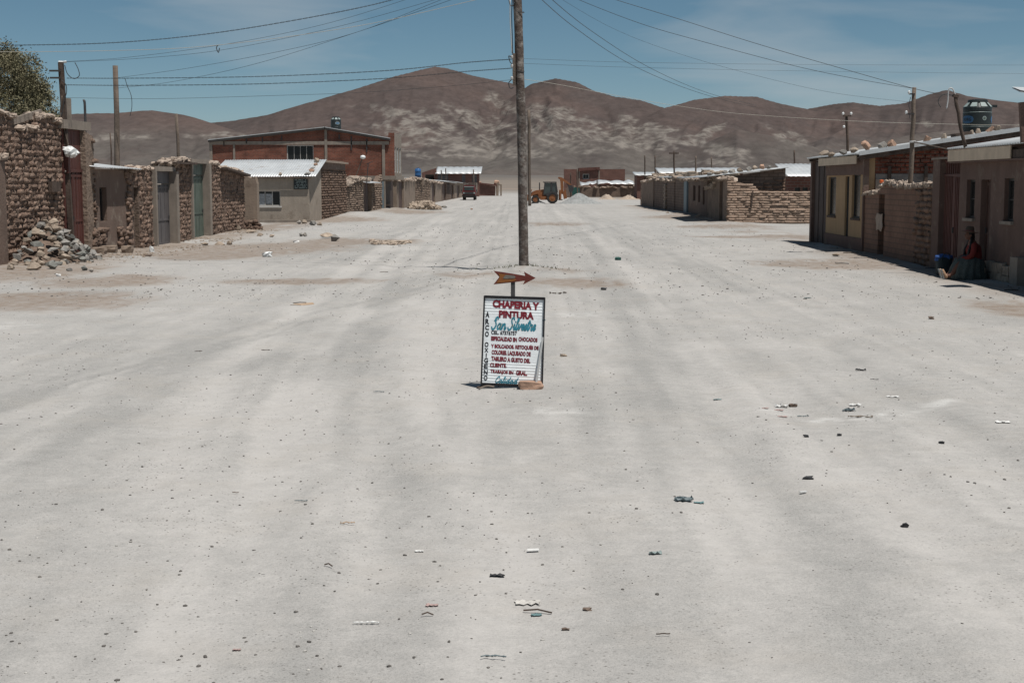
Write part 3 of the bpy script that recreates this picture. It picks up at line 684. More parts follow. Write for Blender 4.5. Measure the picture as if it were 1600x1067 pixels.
def door(pl, r_, parent, m, rec=0.12, leaves=1, ribs=0, handle=True, panel=True, th=0.05, frame=None):
    s0, s1, z0, z1 = r_; w = (s1 - s0) / leaves; res = []
    for i in range(leaves):
        a, b = s0 + w * i + .006, s0 + w * (i + 1) - .006
        d_ = MB(); d_.pbox(pl, a, b, z0 + .02, z1 - .004, -rec - th, -rec); o = d_.build('door', m, parent); res.append(o)
        tr = MB()
        if panel:
            e = 0.07
            tr.pbox(pl, a + .004, a + e, z0 + .03, z1 - .01, -rec, -rec + .022); tr.pbox(pl, b - e, b - .004, z0 + .03, z1 - .01, -rec, -rec + .022)
            for zz in (z0 + .06, z0 + (z1 - z0) * .42, z1 - .10): tr.pbox(pl, a + e, b - e, zz - .035, zz + .035, -rec, -rec + .02)
        for k in range(ribs):
            sx = a + (b - a) * (k + 1) / (ribs + 1); tr.pbox(pl, sx - .012, sx + .012, z0 + .03, z1 - .01, -rec, -rec + .018)
        if tr.v: tr.build('rail', m, o)
        if handle and i == 0:
            h = MB(); zc = z0 + (z1 - z0) * .45; h.pbox(pl, b - .12, b - .085, zc - .07, zc + .07, -rec + .02, -rec + .05); h.build('handle', 'steel_dark', o)
    return res

def sheet(name, parent, p00, p10, p01, m='zinc', pitch=0.16, amp=0.018, along='v', th=0.012, seg=4, nv=6, sag=0.02, seed=0):
    """corrugated sheet: waves run along v (p00->p01), repeat along u (p00->p10)"""
    p00, p10, p01 = Vector(p00), Vector(p10), Vector(p01); U = p10 - p00; V = p01 - p00; n = U.cross(V).normalized()
    if n.z < 0: n = -n
    nu = max(4, int(U.length / pitch * seg)); r = random.Random(seed); mb = MB(); vs = []; fs = []
    for side in (0, 1):
        for j in range(nv + 1):
            for i_ in range(nu + 1):
                u, v = i_ / nu, j / nv
                h = amp * math.sin(2 * math.pi * u * U.length / pitch) + sag * (vnoise(np.array([u * 7 + seed]), np.array([v * 3.0]), 3)[0] - .5)
                vs.append(p00 + U * u + V * v + n * (h - side * th))
    k = (nu + 1) * (nv + 1)
    for j in range(nv):
        for i_ in range(nu):
            a = j * (nu + 1) + i_; fs.append((a, a + 1, a + nu + 2, a + nu + 1)); fs.append((k + a, k + a + nu + 1, k + a + nu + 2, k + a + 1))
    for i_ in range(nu):
        fs.append((i_, k + i_, k + i_ + 1, i_ + 1)); a = nv * (nu + 1) + i_; fs.append((a, a + 1, k + a + 1, k + a))
    for j in range(nv):
        a = j * (nu + 1); fs.append((a, a + nu + 1, k + a + nu + 1, k + a)); b = a + nu; fs.append((b, k + b, k + b + nu + 1, b + nu + 1))
    mb.add(vs, fs); return mb.build(name, m, parent, smooth=True)

def stone(kind, loc, size, label, cat='stone', group=None, name='stone', seed=None, rz=None, tilt=0.15):
    r = random.Random(seed if seed is not None else int(loc[0] * 977 + loc[1] * 131 + loc[2] * 77))
    o = place(name, r.choice(ROCKS[kind]), loc, (r.uniform(-tilt, tilt), r.uniform(-tilt, tilt), r.uniform(0, 6.28) if rz is None else rz), (size[0] / 2, size[1] / 2, size[2] / 2))
    return tag(o, label, cat, group)
def ground_stone(kind, px, py, w_px, h_px, label, group=None, name='stone', cat='stone', dpt=0.8):
    q = G(px, py); k = q.y / FPX; w = w_px * k; h = h_px * k * 1.15; z = gz1(q.x, q.y + w * dpt / 2)
    return stone(kind, (q.x, q.y + w * dpt / 2, z + h * 0.36), (w, w * dpt, h), label, cat, group, name, rz=RNG.uniform(-.4, .4))

# ================================================================== LEFT SIDE OF THE STREET
# --- near adobe wall with a broken top
PA = Plane((-13.35, 34.2), (-13.2, 40.15))
t = thing('adobe_wall', 'tall weathered adobe brick wall with broken top behind the rock heap', 'wall', (-13.3, 37, 0))
tp = [(PA.m(px, py)[0], PA.m(px, py)[1]) for px, py in ((0, 176), (8, 178), (20, 183))]
nt0, nt1 = PA.m(23, 203), PA.m(59, 200)
tp = [(0, tp[0][1])] + tp + [(nt0[0], nt0[1]), (nt1[0], nt1[1]), (nt1[0] + .02, PA.m(60, 180)[1]), (PA.m(78, 181)[0], PA.m(78, 181)[1]), (PA.m(79, 190)[0], PA.m(79, 188)[1]), (PA.len, PA.m(96, 190)[1])]
mb = MB(); zt = core(mb, PA, 0, PA.len, tp, [], th=0.42, d=-0.02); mb.build('wall_body', 'adobe_core', t)
bricks_on(PA, 0.9, PA.len, zt, [], t, BR_ADOBE, ch=0.15, bl=0.30, seed=3, proud=0.035, cap=296, gap=-.012)
coping(PA, 0.9, PA.len, zt, t, seed=4, w=0.13, h=0.09, th=0.4)
b = MB(); s, z = PA.m(80, 292); b.pbox(PA, s - .35, s + .32, z - .14, z + .14, 0.05, 0.16); tag(b.build('meter_box', 'dark_wood', None, PA.pt(s, z - .14, .1)), 'small dark brown box fixed to the tall adobe wall', 'box')
# jamb at the picture's left edge
b = MB(); a0 = PA.m(-14, 300)[0]; a1 = PA.m(2, 300)[0]; b.pbox(PA, a0, a1, -.3, PA.m(2, 246)[1], 0.0, 0.12)
jm = b.build('wall_pier', 'brown_plaster', None, PA.pt(a0, 0, .1)); tag(jm, 'brown plastered pier against the adobe wall at the left edge', 'pier')
coping(PA, a0, a1, lambda s_: PA.m(2, 246)[1], jm, seed=14, w=0.14, h=0.10, th=-0.1)
# boards lying in the notch
for k, (q0, q1, w_, lab) in enumerate([((26, 190), (74, 176), .22, 'pale weathered plank lying across the broken top of the adobe wall'),
                                      ((22, 178), (58, 202), .26, 'dark tilted plank sunk in the broken top of the adobe wall'),
                                      ((36, 197), (62, 188), .14, 'short splintered plank under the pale one on the adobe wall')]):
    a, c = PA.m(*q0), PA.m(*q1); b = MB(); b.beam(PA.pt(a[0], a[1], -.1 - .12 * k), PA.pt(c[0], c[1], -.18 - .1 * k), .06, w_ * .8); tag(b.build('plank', ('old_board', 'dark_wood', 'old_board')[k], None, PA.pt(a[0], a[1], -.1)), lab, 'plank')

# --- utility post of the red gate
PP = Vector((-13.02, 40.28, 0))
t = thing('utility_post', 'squared brown wooden utility post between adobe wall and red gate', 'post', PP)
def onY(px, py, Y): return AY(px, py, Y)
ptop = onY(95, 98, PP.y)
mb = MB(); mb.beam((PP.x, PP.y, -.4), (ptop.x, PP.y, ptop.z), .13, .13); mb.build('post', 'dark_wood', t)
for py, px0 in ((111, 77), (122, 78)):
    a, c = onY(px0, py, PP.y - .08), onY(95, py, PP.y - .08); mb = MB(); mb.beam(a, c, .045, .05); mb.build('cross_arm', 'steel_dark', t)
mb = MB(); mb.tube([onY(92, 97, PP.y), onY(100, 97.5, PP.y - .02), onY(104, 97, PP.y)], .035, 6); mb.build('insulator', 'white_plastic', t)
def catmull(P, n=8):
    P = [Vector(q) for q in P]; P = [2 * P[0] - P[1]] + P + [2 * P[-1] - P[-2]]; out = []
    for i_ in range(1, len(P) - 2):
        for k in range(n):
            u = k / n; a, b, c, d = P[i_ - 1:i_ + 3]
            out.append(0.5 * ((2 * b) + (c - a) * u + (2 * a - 5 * b + 4 * c - d) * u * u + (3 * b - a - 3 * c + d) * u ** 3))
    return out + [P[-2]]
for pts, m_, r_ in [([(101, 102), (105, 115), (112, 122), (118, 123), (124, 118), (122, 108), (117, 98)], 'cable', .011),
                    ([(96, 125), (103, 133), (104, 145), (100, 158), (98, 172), (96, 182)], 'cable', .012),
                    ([(97, 150), (94, 180), (98, 195), (103, 213), (107, 228)], 'wood', .016)]:
    mb = MB(); mb.tube(catmull([onY(x_, y_, PP.y - .1) for x_, y_ in pts]), r_, 5); mb.build('service_wire', m_, t, smooth=True)
mb = MB(); mb.tube(catmull([onY(*q, PP.y - .13) for q in ((103, 267), (97, 273), (96, 281), (99, 287), (95, 292), (90, 293))]), .028, 6); mb.build('conduit', 'cable_pale', t, smooth=True)
mb = MB(); a, c = onY(99, 243, PP.y - .05), onY(109, 271, PP.y - .05); mb.box(((a.x + c.x) / 2, PP.y - .06, (a.z + c.z) / 2), (abs(c.x - a.x), .16, abs(a.z - c.z)))
tag(mb.build('switch_box', 'red_gate', None, (a.x, PP.y, c.z)), 'reddish brown tin box hanging on the post beside the red gate', 'box')
# white bag over the box
mb = MB(); r = random.Random(3); q = onY(110, 238, PP.y - .1)
mb.lathe([(0.02, -.16), (.10, -.15), (.19, -.05), (.21, .03), (.17, .12), (.08, .18), (.01, .19)], n=14)
mb.v = [(x_ * 1.1 * (1 + .25 * r.uniform(-1, 1)) , y_ * .8 * (1 + .25 * r.uniform(-1, 1)), z_ * .85 + r.uniform(-.03, .03) - .25 * x_) for x_, y_, z_ in mb.v]
o = mb.build('plastic_bag', 'white_plastic'); o.location = q; tag(o, 'white plastic bag tied on the post by the red gate', 'bag')

# --- red metal gate with slab lintel
PG = Plane((-13.12, 40.38), (-13.0, 43.4))
t = thing('red_gate', 'tall narrow dark red metal double gate under a concrete lintel', 'gate', PG.pt(1, 0))
s0, s1 = PG.m(100.5, 300)[0], PG.m(129, 300)[0]; ztop = PG.m(115, 203)[1]; zmid = PG.m(115, 267)[1]
door(PG, (s0, s1, 0.04, zmid - .04), t, 'red_gate', rec=.02, leaves=2, ribs=2)
mb = MB(); mb.pbox(PG, s0, s1, zmid - .04, zmid + .05, -.06, .02); mb.build('transom_rail', 'red_gate', t)
for k in range(2):
    a, c = s0 + (s1 - s0) * k / 2 + .02, s0 + (s1 - s0) * (k + 1) / 2 - .02; mb = MB(); mb.pbox(PG, a, c, zmid + .05, ztop, -.06, -.02); mb.build('top_panel', 'red_gate', t)
mb = MB(); mb.pbox(PG, s0 - .12, PG.m(137, 196)[0], ztop + .003, PG.m(115, 189)[1], -.45, .10); mb.build('lintel', 'concrete', t)
PJ = PG; mb = MB(); j0, j1 = s1 + .01, PG.m(142, 300)[0]
core(mb, PG, j0, j1, [(j0, PG.m(135, 206)[1]), (j1, PG.m(140, 214)[1])], [], th=.45, d=.12); mb.build('gate_pier', 'adobe_far', t)
bb = MB(); r = random.Random(9)
for k in range(60): bb.lump(PG.pt(j1 + r.uniform(-.12, .03), r.uniform(0, PG.m(140, 212)[1]), .10 + r.uniform(-.08, .04)), (r.uniform(.08, .2),) * 2 + (r.uniform(.06, .14),), k, .6, .25)
o = bb.build('rough_edge', 'adobe', t, smooth=True); o['kind'] = 'stuff'
for (px, y0, y1, w_, m_, nm, lab, cat) in [(105.5, 154, 200, .16, 'concrete', 'concrete_post', 'short grey concrete post standing up behind the red gate lintel', 'post')]:
    Y = 41.6; a, c = onY(px, y0, Y), onY(px, y1, Y); mb = MB(); mb.beam((c.x, Y, 0), (a.x, Y, a.z), w_, w_); tag(mb.build(nm, m_, None, (c.x, Y, 0)), lab, cat)
mb = MB(); Y = 44.5; mb.tube(catmull([onY(134, 260, Y), onY(133.5, 200, Y), onY(132.5, 165, Y), onY(131.5, 158, Y), onY(130, 158, Y)], 4), .04, 6)
q = onY(134, 260, Y); mb.tube([(q.x, q.y, 0), q], .04, 6)
tag(mb.build('bent_pipe', 'steel_dark', None, (q.x, q.y, 0), smooth=True), 'thin pipe with hooked top rising behind the red gate pier', 'pipe')

# --- brown plastered house with small dark window
PB = Plane((-12.95, 42.1), (-12.3, 61.6))
def facade_thing(name, label, cat, pl, x0, x1, tops, m, holes_px, th=.35, body='wall_body', d=0., base=None):
    s0, s1 = pl.m(x0, 330)[0], pl.m(x1, 330)[0]
    if s0 > s1: s0, s1 = s1, s0
    tp = [pl.m(a, b_) for a, b_ in tops]; holes = [rect(pl, *h) for h in holes_px]
    t_ = thing(name, label, cat, pl.pt((s0 + s1) / 2, 0)); mb_ = MB(); zt_ = core(mb_, pl, s0, s1, tp, holes, th=th, d=d); mb_.build(body, m, t_)
    return t_, s0, s1, zt_, holes
t, s0, s1, zt, hl = facade_thing('plaster_house', 'low brown plastered house front with one dark window beside the red gate', 'house', PB, 143, 204, [(143, 264), (204, 266)], 'brown_plaster', [(156, 293, 167, 346)])
window(PB, hl[0], t, 'dark_frame', cols=1, rec=.14)
a = s0 - .1; b_ = PB.m(207, 300)[0]
sheet('roof', t, PB.pt(a, zt(s0) + .05, .32), PB.pt(b_, zt(s1) + .04, .32), PB.pt(a, zt(s0) + .45, -3.2), seed=2)
bb = MB(); r = random.Random(12)       # bare bricks where plaster fell off the foot
for k in range(46):
    u = r.random(); bb.lump(PB.pt(s0 + .1 + u * 1.1 + (2.3 if k % 3 == 0 else 0), r.uniform(.05, .75), .03), (.36, .1, .14), k, .5, .2, (0, 0, math.pi / 2))
o = bb.build('bare_bricks', 'adobe', t, smooth=True); o['kind'] = 'stuff'
bb = MB()
for k in range(26): bb.lump(PB.pt(s1 - r.uniform(.02, .4), r.uniform(.2, zt(s1) - .1), .02), (.3, .1, .14), 50 + k, .5, .2, (0, 0, math.pi / 2))
o = bb.build('bare_corner', 'adobe', t, smooth=True); o['kind'] = 'stuff'
for px0, px1, y0, y1, lab in [(157, 180, 387, 398, 'long pale mud block lying at the foot of the brown plastered house'), (188, 204, 385, 397, 'squarish mud block standing beside the adobe wall with the door slit'),
                              (143, 163, 390, 400, 'rounded mud lump at the foot of the gate pier')]:
    q = G((px0 + px1) / 2, y1); k = q.y / FPX; w_ = (px1 - px0) * k; h_ = (y1 - y0) * k
    b = MB(); b.lump((q.x, q.y + .2, gz1(q.x, q.y + .2) + h_ * .45), (w_, .45, h_), px0, .25, .1, (0, 0, .1)); tag(b.build('mud_block', 'mud_plaster', None, (q.x, q.y + .2, 0), smooth=False), lab, 'block')

# --- adobe wall with a narrow slit door
t, s0, s1, zt, hl = facade_thing('adobe_wall', 'pale adobe wall with a narrow dark slit door left of the grey door', 'wall', PB, 204.5, 238, [(204, 267), (214, 262), (226, 264), (238, 262)], 'adobe_core', [(210, 293, 217, 391)])
bricks_on(PB, s0, s1, zt, hl, t, BR_ADOBE, bl=0.30, ch=0.155, seed=21, proud=.035, gap=-.012)
coping(PB, s0, s1, zt, t, seed=22)
door(PB, hl[0], t, 'green_door', rec=.2, panel=False, handle=False)

# --- grey door in a deep concrete frame
def framed_door(pl, x0, x1, xj, ytop, ybot, m, nm, label, fr='concrete', proud=.2, ribs=3, trans=None):
    s0, s1, s2 = pl.m(x0, 330)[0], pl.m(x1, 330)[0], pl.m(xj, 330)[0]; zt_ = pl.m((x0 + xj) / 2, ytop)[1]
    t_ = thing(nm, label, 'door', pl.pt((s0 + s2) / 2, 0))
    for a, c in ((s0 - .16, s0), (s2 - .3, s2)):
        b_ = MB(); b_.pbox(pl, a, c, -.4, zt_, -.35, proud if c == s2 else proud * .55); b_.build('jamb', fr, t_)
    b_ = MB(); b_.pbox(pl, s0 - .16, s2, zt_ + .002, zt_ + .16, -.35, proud * .5); b_.build('lintel', fr, t_)
    zz = zt_ - (.45 if trans else .004)
    door(pl, (s0 + .004, s2 - .304, -.03, zz), t_, m, rec=.1, ribs=ribs)
    if trans: b_ = MB(); b_.pbox(pl, s0 + .004, s2 - .304, zz + .03, zt_ - .004, -.14, -.06); b_.build('transom_panel', m, t_)
    b_ = MB(); b_.pbox(pl, s0 + .35, s0 + .75, 1.55, 1.72, -.098, -.088); b_.build('vent_slot', 'dark_void', t_)
    return t_
framed_door(PB, 242, 258, 272, 268, 390, 'grey_door', 'grey_door', 'grey metal door in a deep pale concrete frame along the adobe wall', trans=1)
# --- adobe wall between the two doors
t, s0, s1, zt, hl = facade_thing('adobe_wall', 'short adobe brick wall between the grey door and the green door', 'wall', PB, 272.5, 298, [(272, 258), (280, 252), (290, 251), (298, 252)], 'adobe_core', [])
bricks_on(PB, s0, s1, zt, hl, t, BR_ADOBE, bl=0.30, ch=0.155, seed=31, proud=.035, gap=-.012)
coping(PB, s0 - .5, s1 + .3, lambda s_: zt(s_) + .03, t, seed=32, w=.16, h=.10, th=.6)
b = MB(); b.pbox(PB, s0 - .5, s1, PB.m(285, 257)[1], PB.m(285, 254)[1], -.5, .30); b.build('straw_cap', 'dark_wood', t)
framed_door(PB, 299, 314, 324, 256, 380, 'green_door', 'green_door', 'greenish metal door with transom in a concrete frame along the adobe wall', trans=1)
t, s0, s1, zt, hl = facade_thing('adobe_wall', 'long adobe brick wall right of the green door, ending in a plastered pier', 'wall', PB, 324.5, 382, [(324, 254), (338, 255), (342, 261), (360, 264), (376, 268), (382, 276)], 'adobe_core', [])
bricks_on(PB, s0, s1, zt, hl, t, BR_ADOBE, bl=0.30, ch=0.155, seed=41, proud=.035, gap=-.012)
coping(PB, s0, s1, zt, t, seed=42)
b = MB(); a, c = PB.m(342, 265)[0], PB.m(379, 268)[0]; b.pbox(PB, a, c, zt(a) - .10, zt(a) - .02, -.45, .36, z1b=zt(c) - .02, z0b=zt(c) - .10); b.build('straw_cap', 'dark_wood', t)
# plastered return facing the camera
PR = Plane((-12.5, 61.7), (-10.0, 61.7))
b = MB(); a0, a1 = PR.m(380, 330)[0], PR.m(402, 330)[0]
core(b, PR, a0, a1, [PR.m(380, 272), PR.m(392, 279), PR.m(398, 276), PR.m(402, 290)], [], th=.5); b.build('end_pier', 'mud_plaster', t)
bb = MB(); r = random.Random(77)
for k in range(40): bb.lump(PR.pt(a0 + r.uniform(0, a1 - a0 + .1), r.uniform(0, .45) * (1 if k % 2 else .5), .05), (r.uniform(.15, .35), .2, r.uniform(.1, .2)), k, .6, .25)
o = bb.build('crumbled_foot', 'adobe', t, smooth=True); o['kind'] = 'stuff'
# --- bare poles behind the left wall
for px0, y0, px1, y1, Y, w_, nm, m_, lab in [(180, 103, 183, 262, 46.5, .17, 'wooden_pole', 'wood', 'thick bare wooden pole standing behind the brown plastered house'),
                                             (275, 178, 279, 252, 56, .12, 'wooden_pole', 'wood', 'thin short wooden pole behind the adobe wall near the green door'),
                                             (172, 208, 174, 262, 50, .05, 'cactus_stalk', 'dark_wood', 'thin dark dry stalk beside the thick bare pole')]:
    a, c = onY(px0, y0, Y), onY(px1, y1, Y); mb = MB(); mb.tube([(c.x, Y, 0), c, (a + c) / 2 + Vector((.02, 0, 0)), a], [w_ * .55, w_ * .55, w_ * .52, w_ * .5], 8); tag(mb.build(nm, m_, None, (c.x, Y, 0), smooth=True), lab, 'pole')

# --- plaster corner house with tin roof, window and black board
YF = 78.0
PH = Plane((-16.6, YF), (-12.15, YF)); PS = Plane((-12.15, YF), (-11.75, 85))
t = thing('corner_house', 'grey plastered corner house with corrugated tin roof and black sign', 'house', (-14, YF, 0))
s1 = PH.len; hw = rect(PH, 401, 298, 438, 322)
mb = MB(); ze = PH.m(440, 277)[1]; core(mb, PH, 0, s1, [(0, ze), (s1, ze)], [hw], th=.35); mb.build('front_wall', 'grey_plaster', t)
zr = ze + .75
mb = MB(); sm = PS.m(502, 300)[0]; core(mb, PS, .001, sm, [(0, ze), (sm, ze + .55)], [], th=.35, d=.004); mb.build('side_wall', 'grey_plaster', t)
w = window(PH, hw, t, 'window_frame', cols=3, rec=.08, th=.4)
for px0, py0, px1, py1 in ((404, 303, 413, 321), (415, 303, 426, 319)):
    a = rect(PH, px0, py0, px1, py1); b = MB(); b.pbox(PH, a[0], a[1], a[2], a[3], -.104, -.100); b.build('poster', 'poster', w)
b = MB(); b.pbox(PH, hw[0] - .08, hw[1] + .08, hw[2] - .09, hw[2], -.02, .05); b.build('sill', 'window_frame', w)
b = MB(); b.pbox(PH, 0, s1 + .1, -.4, .14, 0, .35); b.build('plinth_step', 'concrete', t)
sheet('roof', t, (-17.6, YF - .17, ze + .02), (-11.75, YF - .17, ze + .05), (-17.6, YF + 4.2, zr + .25), pitch=.14, amp=.014, seed=5, nv=4)
b = MB(); b.beam((-17.4, YF - .2, ze - .04), (-12.0, YF - .2, ze - .04), .07, .08); b.build('eave_beam', 'wood', t)
# sign board with chalky lettering
bd = rect(PH, 459, 276, 481, 296); b = MB(); b.pbox(PH, *bd, .02, .05); sb = b.build('sign_board', 'tank_black', None, PH.pt((bd[0] + bd[1]) / 2, bd[2], .03)); tag(sb, 'black sign board with rows of pale lettering under the tin eave', 'sign')

# ------------------------------------------------------------------ lettering
def text_geo(txt, off=0.0, shear=0.0, ext=0.0):
    cu = bpy.data.curves.new('txt', 'FONT'); cu.body = txt; cu.size = 1.0; cu.offset = off; cu.shear = shear; cu.resolution_u = 3; cu.extrude = ext
    ob = bpy.data.objects.new('txt', cu); COL.objects.link(ob); bpy.context.view_layer.update()
    dg = bpy.context.evaluated_depsgraph_get(); me_ = bpy.data.meshes.new_from_object(ob.evaluated_get(dg))
    vs_ = [tuple(v.co) for v in me_.vertices]; fs_ = [tuple(p_.vertices) for p_ in me_.polygons]
    bpy.data.objects.remove(ob); bpy.data.curves.remove(cu); bpy.data.meshes.remove(me_)
    xs_ = [v[0] for v in vs_]; ys_ = [v[1] for v in vs_]
    return vs_, fs_, min(xs_), max(xs_), min(ys_), max(ys_)
def text_in(mb, txt, fn, u0, u1, v0, v1, off=0.0, shear=0.0):
    """fit flat lettering into u0..u1 x v0..v1; fn(u, v) -> 3D"""
    vs_, fs_, a, b_, c, d = text_geo(txt, off, shear)
    mb.add([fn(u0 + (v[0] - a) / (b_ - a) * (u1 - u0), v0 + (v[1] - c) / (d - c) * (v1 - v0)) for v in vs_], fs_); return mb
# board lettering is too small to read in the photo: pale broken rows of marks
mb = MB(); r = random.Random(5); w_ = bd[1] - bd[0]; h_ = bd[3] - bd[2]
for row in range(7):
    z = bd[3] - h_ * (.14 + .125 * row); x_ = .3 if row == 0 else .08
    while x_ < (.72 if row == 0 else .9):
        l_ = r.uniform(.03, .07)
        if r.random() < .82: mb.pbox(PH, bd[0] + w_ * x_, bd[0] + w_ * (x_ + l_), z - h_ * .032, z + h_ * (.032 if row else .05), .051, .054)
        x_ += l_ + .02
o = mb.build('lettering', 'tank_pale', sb); o['kind'] = 'stuff'

STROKES = {
 'S': [[(1.05, 1.8), (.75, 2.2), (.35, 1.9), (.5, 1.4), (.85, .8), (.6, .1), (.1, 0), (-.2, .4)]],
 'C': [[(1.1, 1.7), (.8, 2.2), (.3, 1.7), (.1, .8), (.4, .05), (.9, .1), (1.2, .5)]],
 'a': [[(.85, .85), (.45, 1.0), (.1, .5), (.35, 0), (.75, .35), (.9, 1.0), (.85, .25), (1.1, 0), (1.3, .4)]],
 'n': [[(0, .5), (.1, .95), (.12, 0), (.2, .6), (.5, 1), (.75, .8), (.75, .15), (.95, 0), (1.15, .4)]],
 'i': [[(0, .4), (.2, 1), (.2, .2), (.4, 0), (.6, .4)], [(.24, 1.4), (.3, 1.5)]],
 'l': [[(0, .4), (.45, 1.7), (.32, 2.2), (.15, 1.8), (.2, .2), (.45, 0), (.65, .4)]],
 'v': [[(0, .6), (.12, 1), (.35, 0), (.75, 1), (.95, .8)]],
 'e': [[(0, .4), (.5, .6), (.55, .92), (.3, 1), (.1, .5), (.38, 0), (.75, .4)]],
 's': [[(0, .3), (.42, 1.05), (.55, .4), (.3, 0), (.05, .12), (.5, .02), (.75, .4)]],
 't': [[(0, .4), (.32, 1.8), (.27, .2), (.48, 0), (.68, .4)], [(.0, 1.3), (.65, 1.42)]],
 'r': [[(0, .4), (.15, 1.12), (.3, .9), (.6, .92), (.5, .2), (.72, 0), (.92, .4)]],
 'd': [[(.85, .85), (.45, 1.0), (.1, .5), (.35, 0), (.75, .35), (1.0, 2.1), (.9, .2), (1.1, 0), (1.3, .4)]],
 'o': [[(.6, .95), (.3, 1), (.1, .5), (.35, 0), (.7, .3), (.65, .9), (.95, .8)]],
 ' ': [], '"': [[(.1, 2.2), (.05, 1.7)], [(.4, 2.2), (.35, 1.7)]]}
WID = {'S': 1.25, 'C': 1.2, 'a': 1.3, 'n': 1.15, 'i': .6, 'l': .65, 'v': .95, 'e': .75, 's': .75, 't': .68, 'r': .92, ' ': .7, '"': .6, 'd': 1.3, 'o': .95}
def script_in(mb, txt, fn, u0, u1, v0, v1, r_, slant=.35):
    """flowing brush script as flat ribbons"""
    W_ = sum(WID[c_] for c_ in txt); x0 = 0
    for c_ in txt:
        for st in STROKES[c_]:
            pts = catmull([Vector((x_ + x0 + slant * y_, y_, 0)) for x_, y_ in st], 5)
            q = [(u0 + p_.x / W_ * (u1 - u0), v0 + p_.y / 2.2 * (v1 - v0)) for p_ in pts]
            for k, ((a, b_), (c, d)) in enumerate(zip(q[:-1], q[1:])):
                l_ = math.hypot(c - a, d - b_) or 1e-6; nx_, ny_ = -(d - b_) / l_ * r_, (c - a) / l_ * r_; e = (c - a) / l_ * r_ * .4, (d - b_) / l_ * r_ * .4
                mb.add([fn(a + nx_ - e[0], b_ + ny_ - e[1]), fn(a - nx_ - e[0], b_ - ny_ - e[1]), fn(c - nx_ + e[0], d - ny_ + e[1]), fn(c + nx_ + e[0], d + ny_ + e[1])], [(0, 1, 2, 3)])
        x0 += WID[c_]
    return mb

# --- adobe flank of the corner house and the walls beyond
PT = Plane((-12.15, 78.0), (-11.05, 106.0))
t, s0, s1, zt, hl = facade_thing('adobe_wall', 'rough adobe side wall behind the plastered corner house', 'wall', PT, 502.5, 541, [(502, 252), (537, 252), (537.5, 266), (541, 275)], 'adobe_core', [])
bricks_on(PT, s0, s1, zt, hl, t, None, ch=.15, bl=.34, seed=61, proud=.06, joined='adobe')
b = MB(); a = PT.m(502.5, 255)[0]; c = PT.m(539, 255)[0]; b.pbox(PT, a, c, PT.m(505, 254)[1], PT.m(505, 251.5)[1], -.9, .22); b.build('roof_slab', 'pale_mud', t)
b = MB(); b.pbox(PT, s0 + .02, PT.m(537, 260)[0], PT.m(515, 265)[1], PT.m(515, 254)[1] - .01, -.3, .09); b.build('plaster_band', 'brown_plaster', t)
t, s0, s1, zt, hl = facade_thing('adobe_wall', 'lower pale adobe wall left of the brown doorway', 'wall', PT, 541.5, 567, [(541, 289), (550, 283), (556, 279), (563, 281), (567, 284)], 'adobe_core', [])
bricks_on(PT, s0, s1, zt, hl, t, None, ch=.14, bl=.34, seed=62, proud=.06, joined='adobe_far')
coping(PT, s0, s1, zt, t, seed=63, w=.3, h=.2)
t = thing('gate_porch', 'dark brown doorway with a little tin canopy in the adobe wall', 'door', PT.pt(PT.m(574, 338)[0], 0))
r0 = rect(PT, 567.5, 287, 581.5, 338); r0 = (r0[0], r0[1], -.1, r0[3]); door(PT, r0, t, 'brown_door', rec=.25, leaves=2, panel=False)
for a in (r0[0], r0[1] - .25): MB().pbox(PT, a, a + .25, -.3, r0[3], -.35, .02).build('jamb', 'mud_plaster', t)
sheet('canopy', t, PT.pt(r0[0] - .4, r0[3] + .05, .5), PT.pt(r0[1] + .9, r0[3] + .05, .5), PT.pt(r0[0] - .4, r0[3] + .22, -.6), seed=9, nv=2)
mb = MB(); r = random.Random(8)
for k in range(14): mb.lump(PT.pt(r0[0] + r.uniform(-.2, 1.6), r0[3] + .22 + r.uniform(0, .12), r.uniform(-.4, .3)), (.4, .35, .22), k, .5, .25)
o = mb.build('canopy_rubble', 'pale_mud', t); o['kind'] = 'stuff'
t, s0, s1, zt, hl = facade_thing('adobe_wall', 'stepped adobe wall between the brown doorway and the red brick house', 'wall', PT, 582, 596.5, [(582, 289), (590, 287), (591, 281), (593, 279), (593.5, 276), (597, 274)], 'adobe_core', [])
bricks_on(PT, s0, s1, zt, hl, t, None, ch=.16, bl=.4, seed=64, proud=.06, joined='adobe_far')
# street lamp stick and wire pole in the yard
for px0, y0, px1, y1, Y, w_, nm, lab in [(567, 246, 556, 276, 95, .07, 'yard_lamp', 'thin leaning lamp stick with a white globe in front of the brick house'), (575.5, 255, 573, 286, 94, .06, 'antenna_pole', 'thin dark upright pole above the brown doorway')]:
    t = thing(nm, lab, 'pole', (onY(px1, y1, Y).x, Y, 0)); a, c = onY(px0, y0, Y), onY(px1, y1, Y)
    MB().tube([(c.x, Y, 0), c, a], w_ * .5, 5).build('stick', 'wood' if nm == 'yard_lamp' else 'steel_dark', t)
    if nm == 'yard_lamp': MB().lathe([(.02, -.12), (.14, -.08), (.19, 0), (.14, .1), (.02, .14)], a, 10).build('globe', 'white_plastic', t, smooth=True)
    else: MB().beam(a + Vector((-.12, 0, -.05)), a + Vector((.3, 0, .1)), .04).build('cross_bar', 'steel_dark', t)

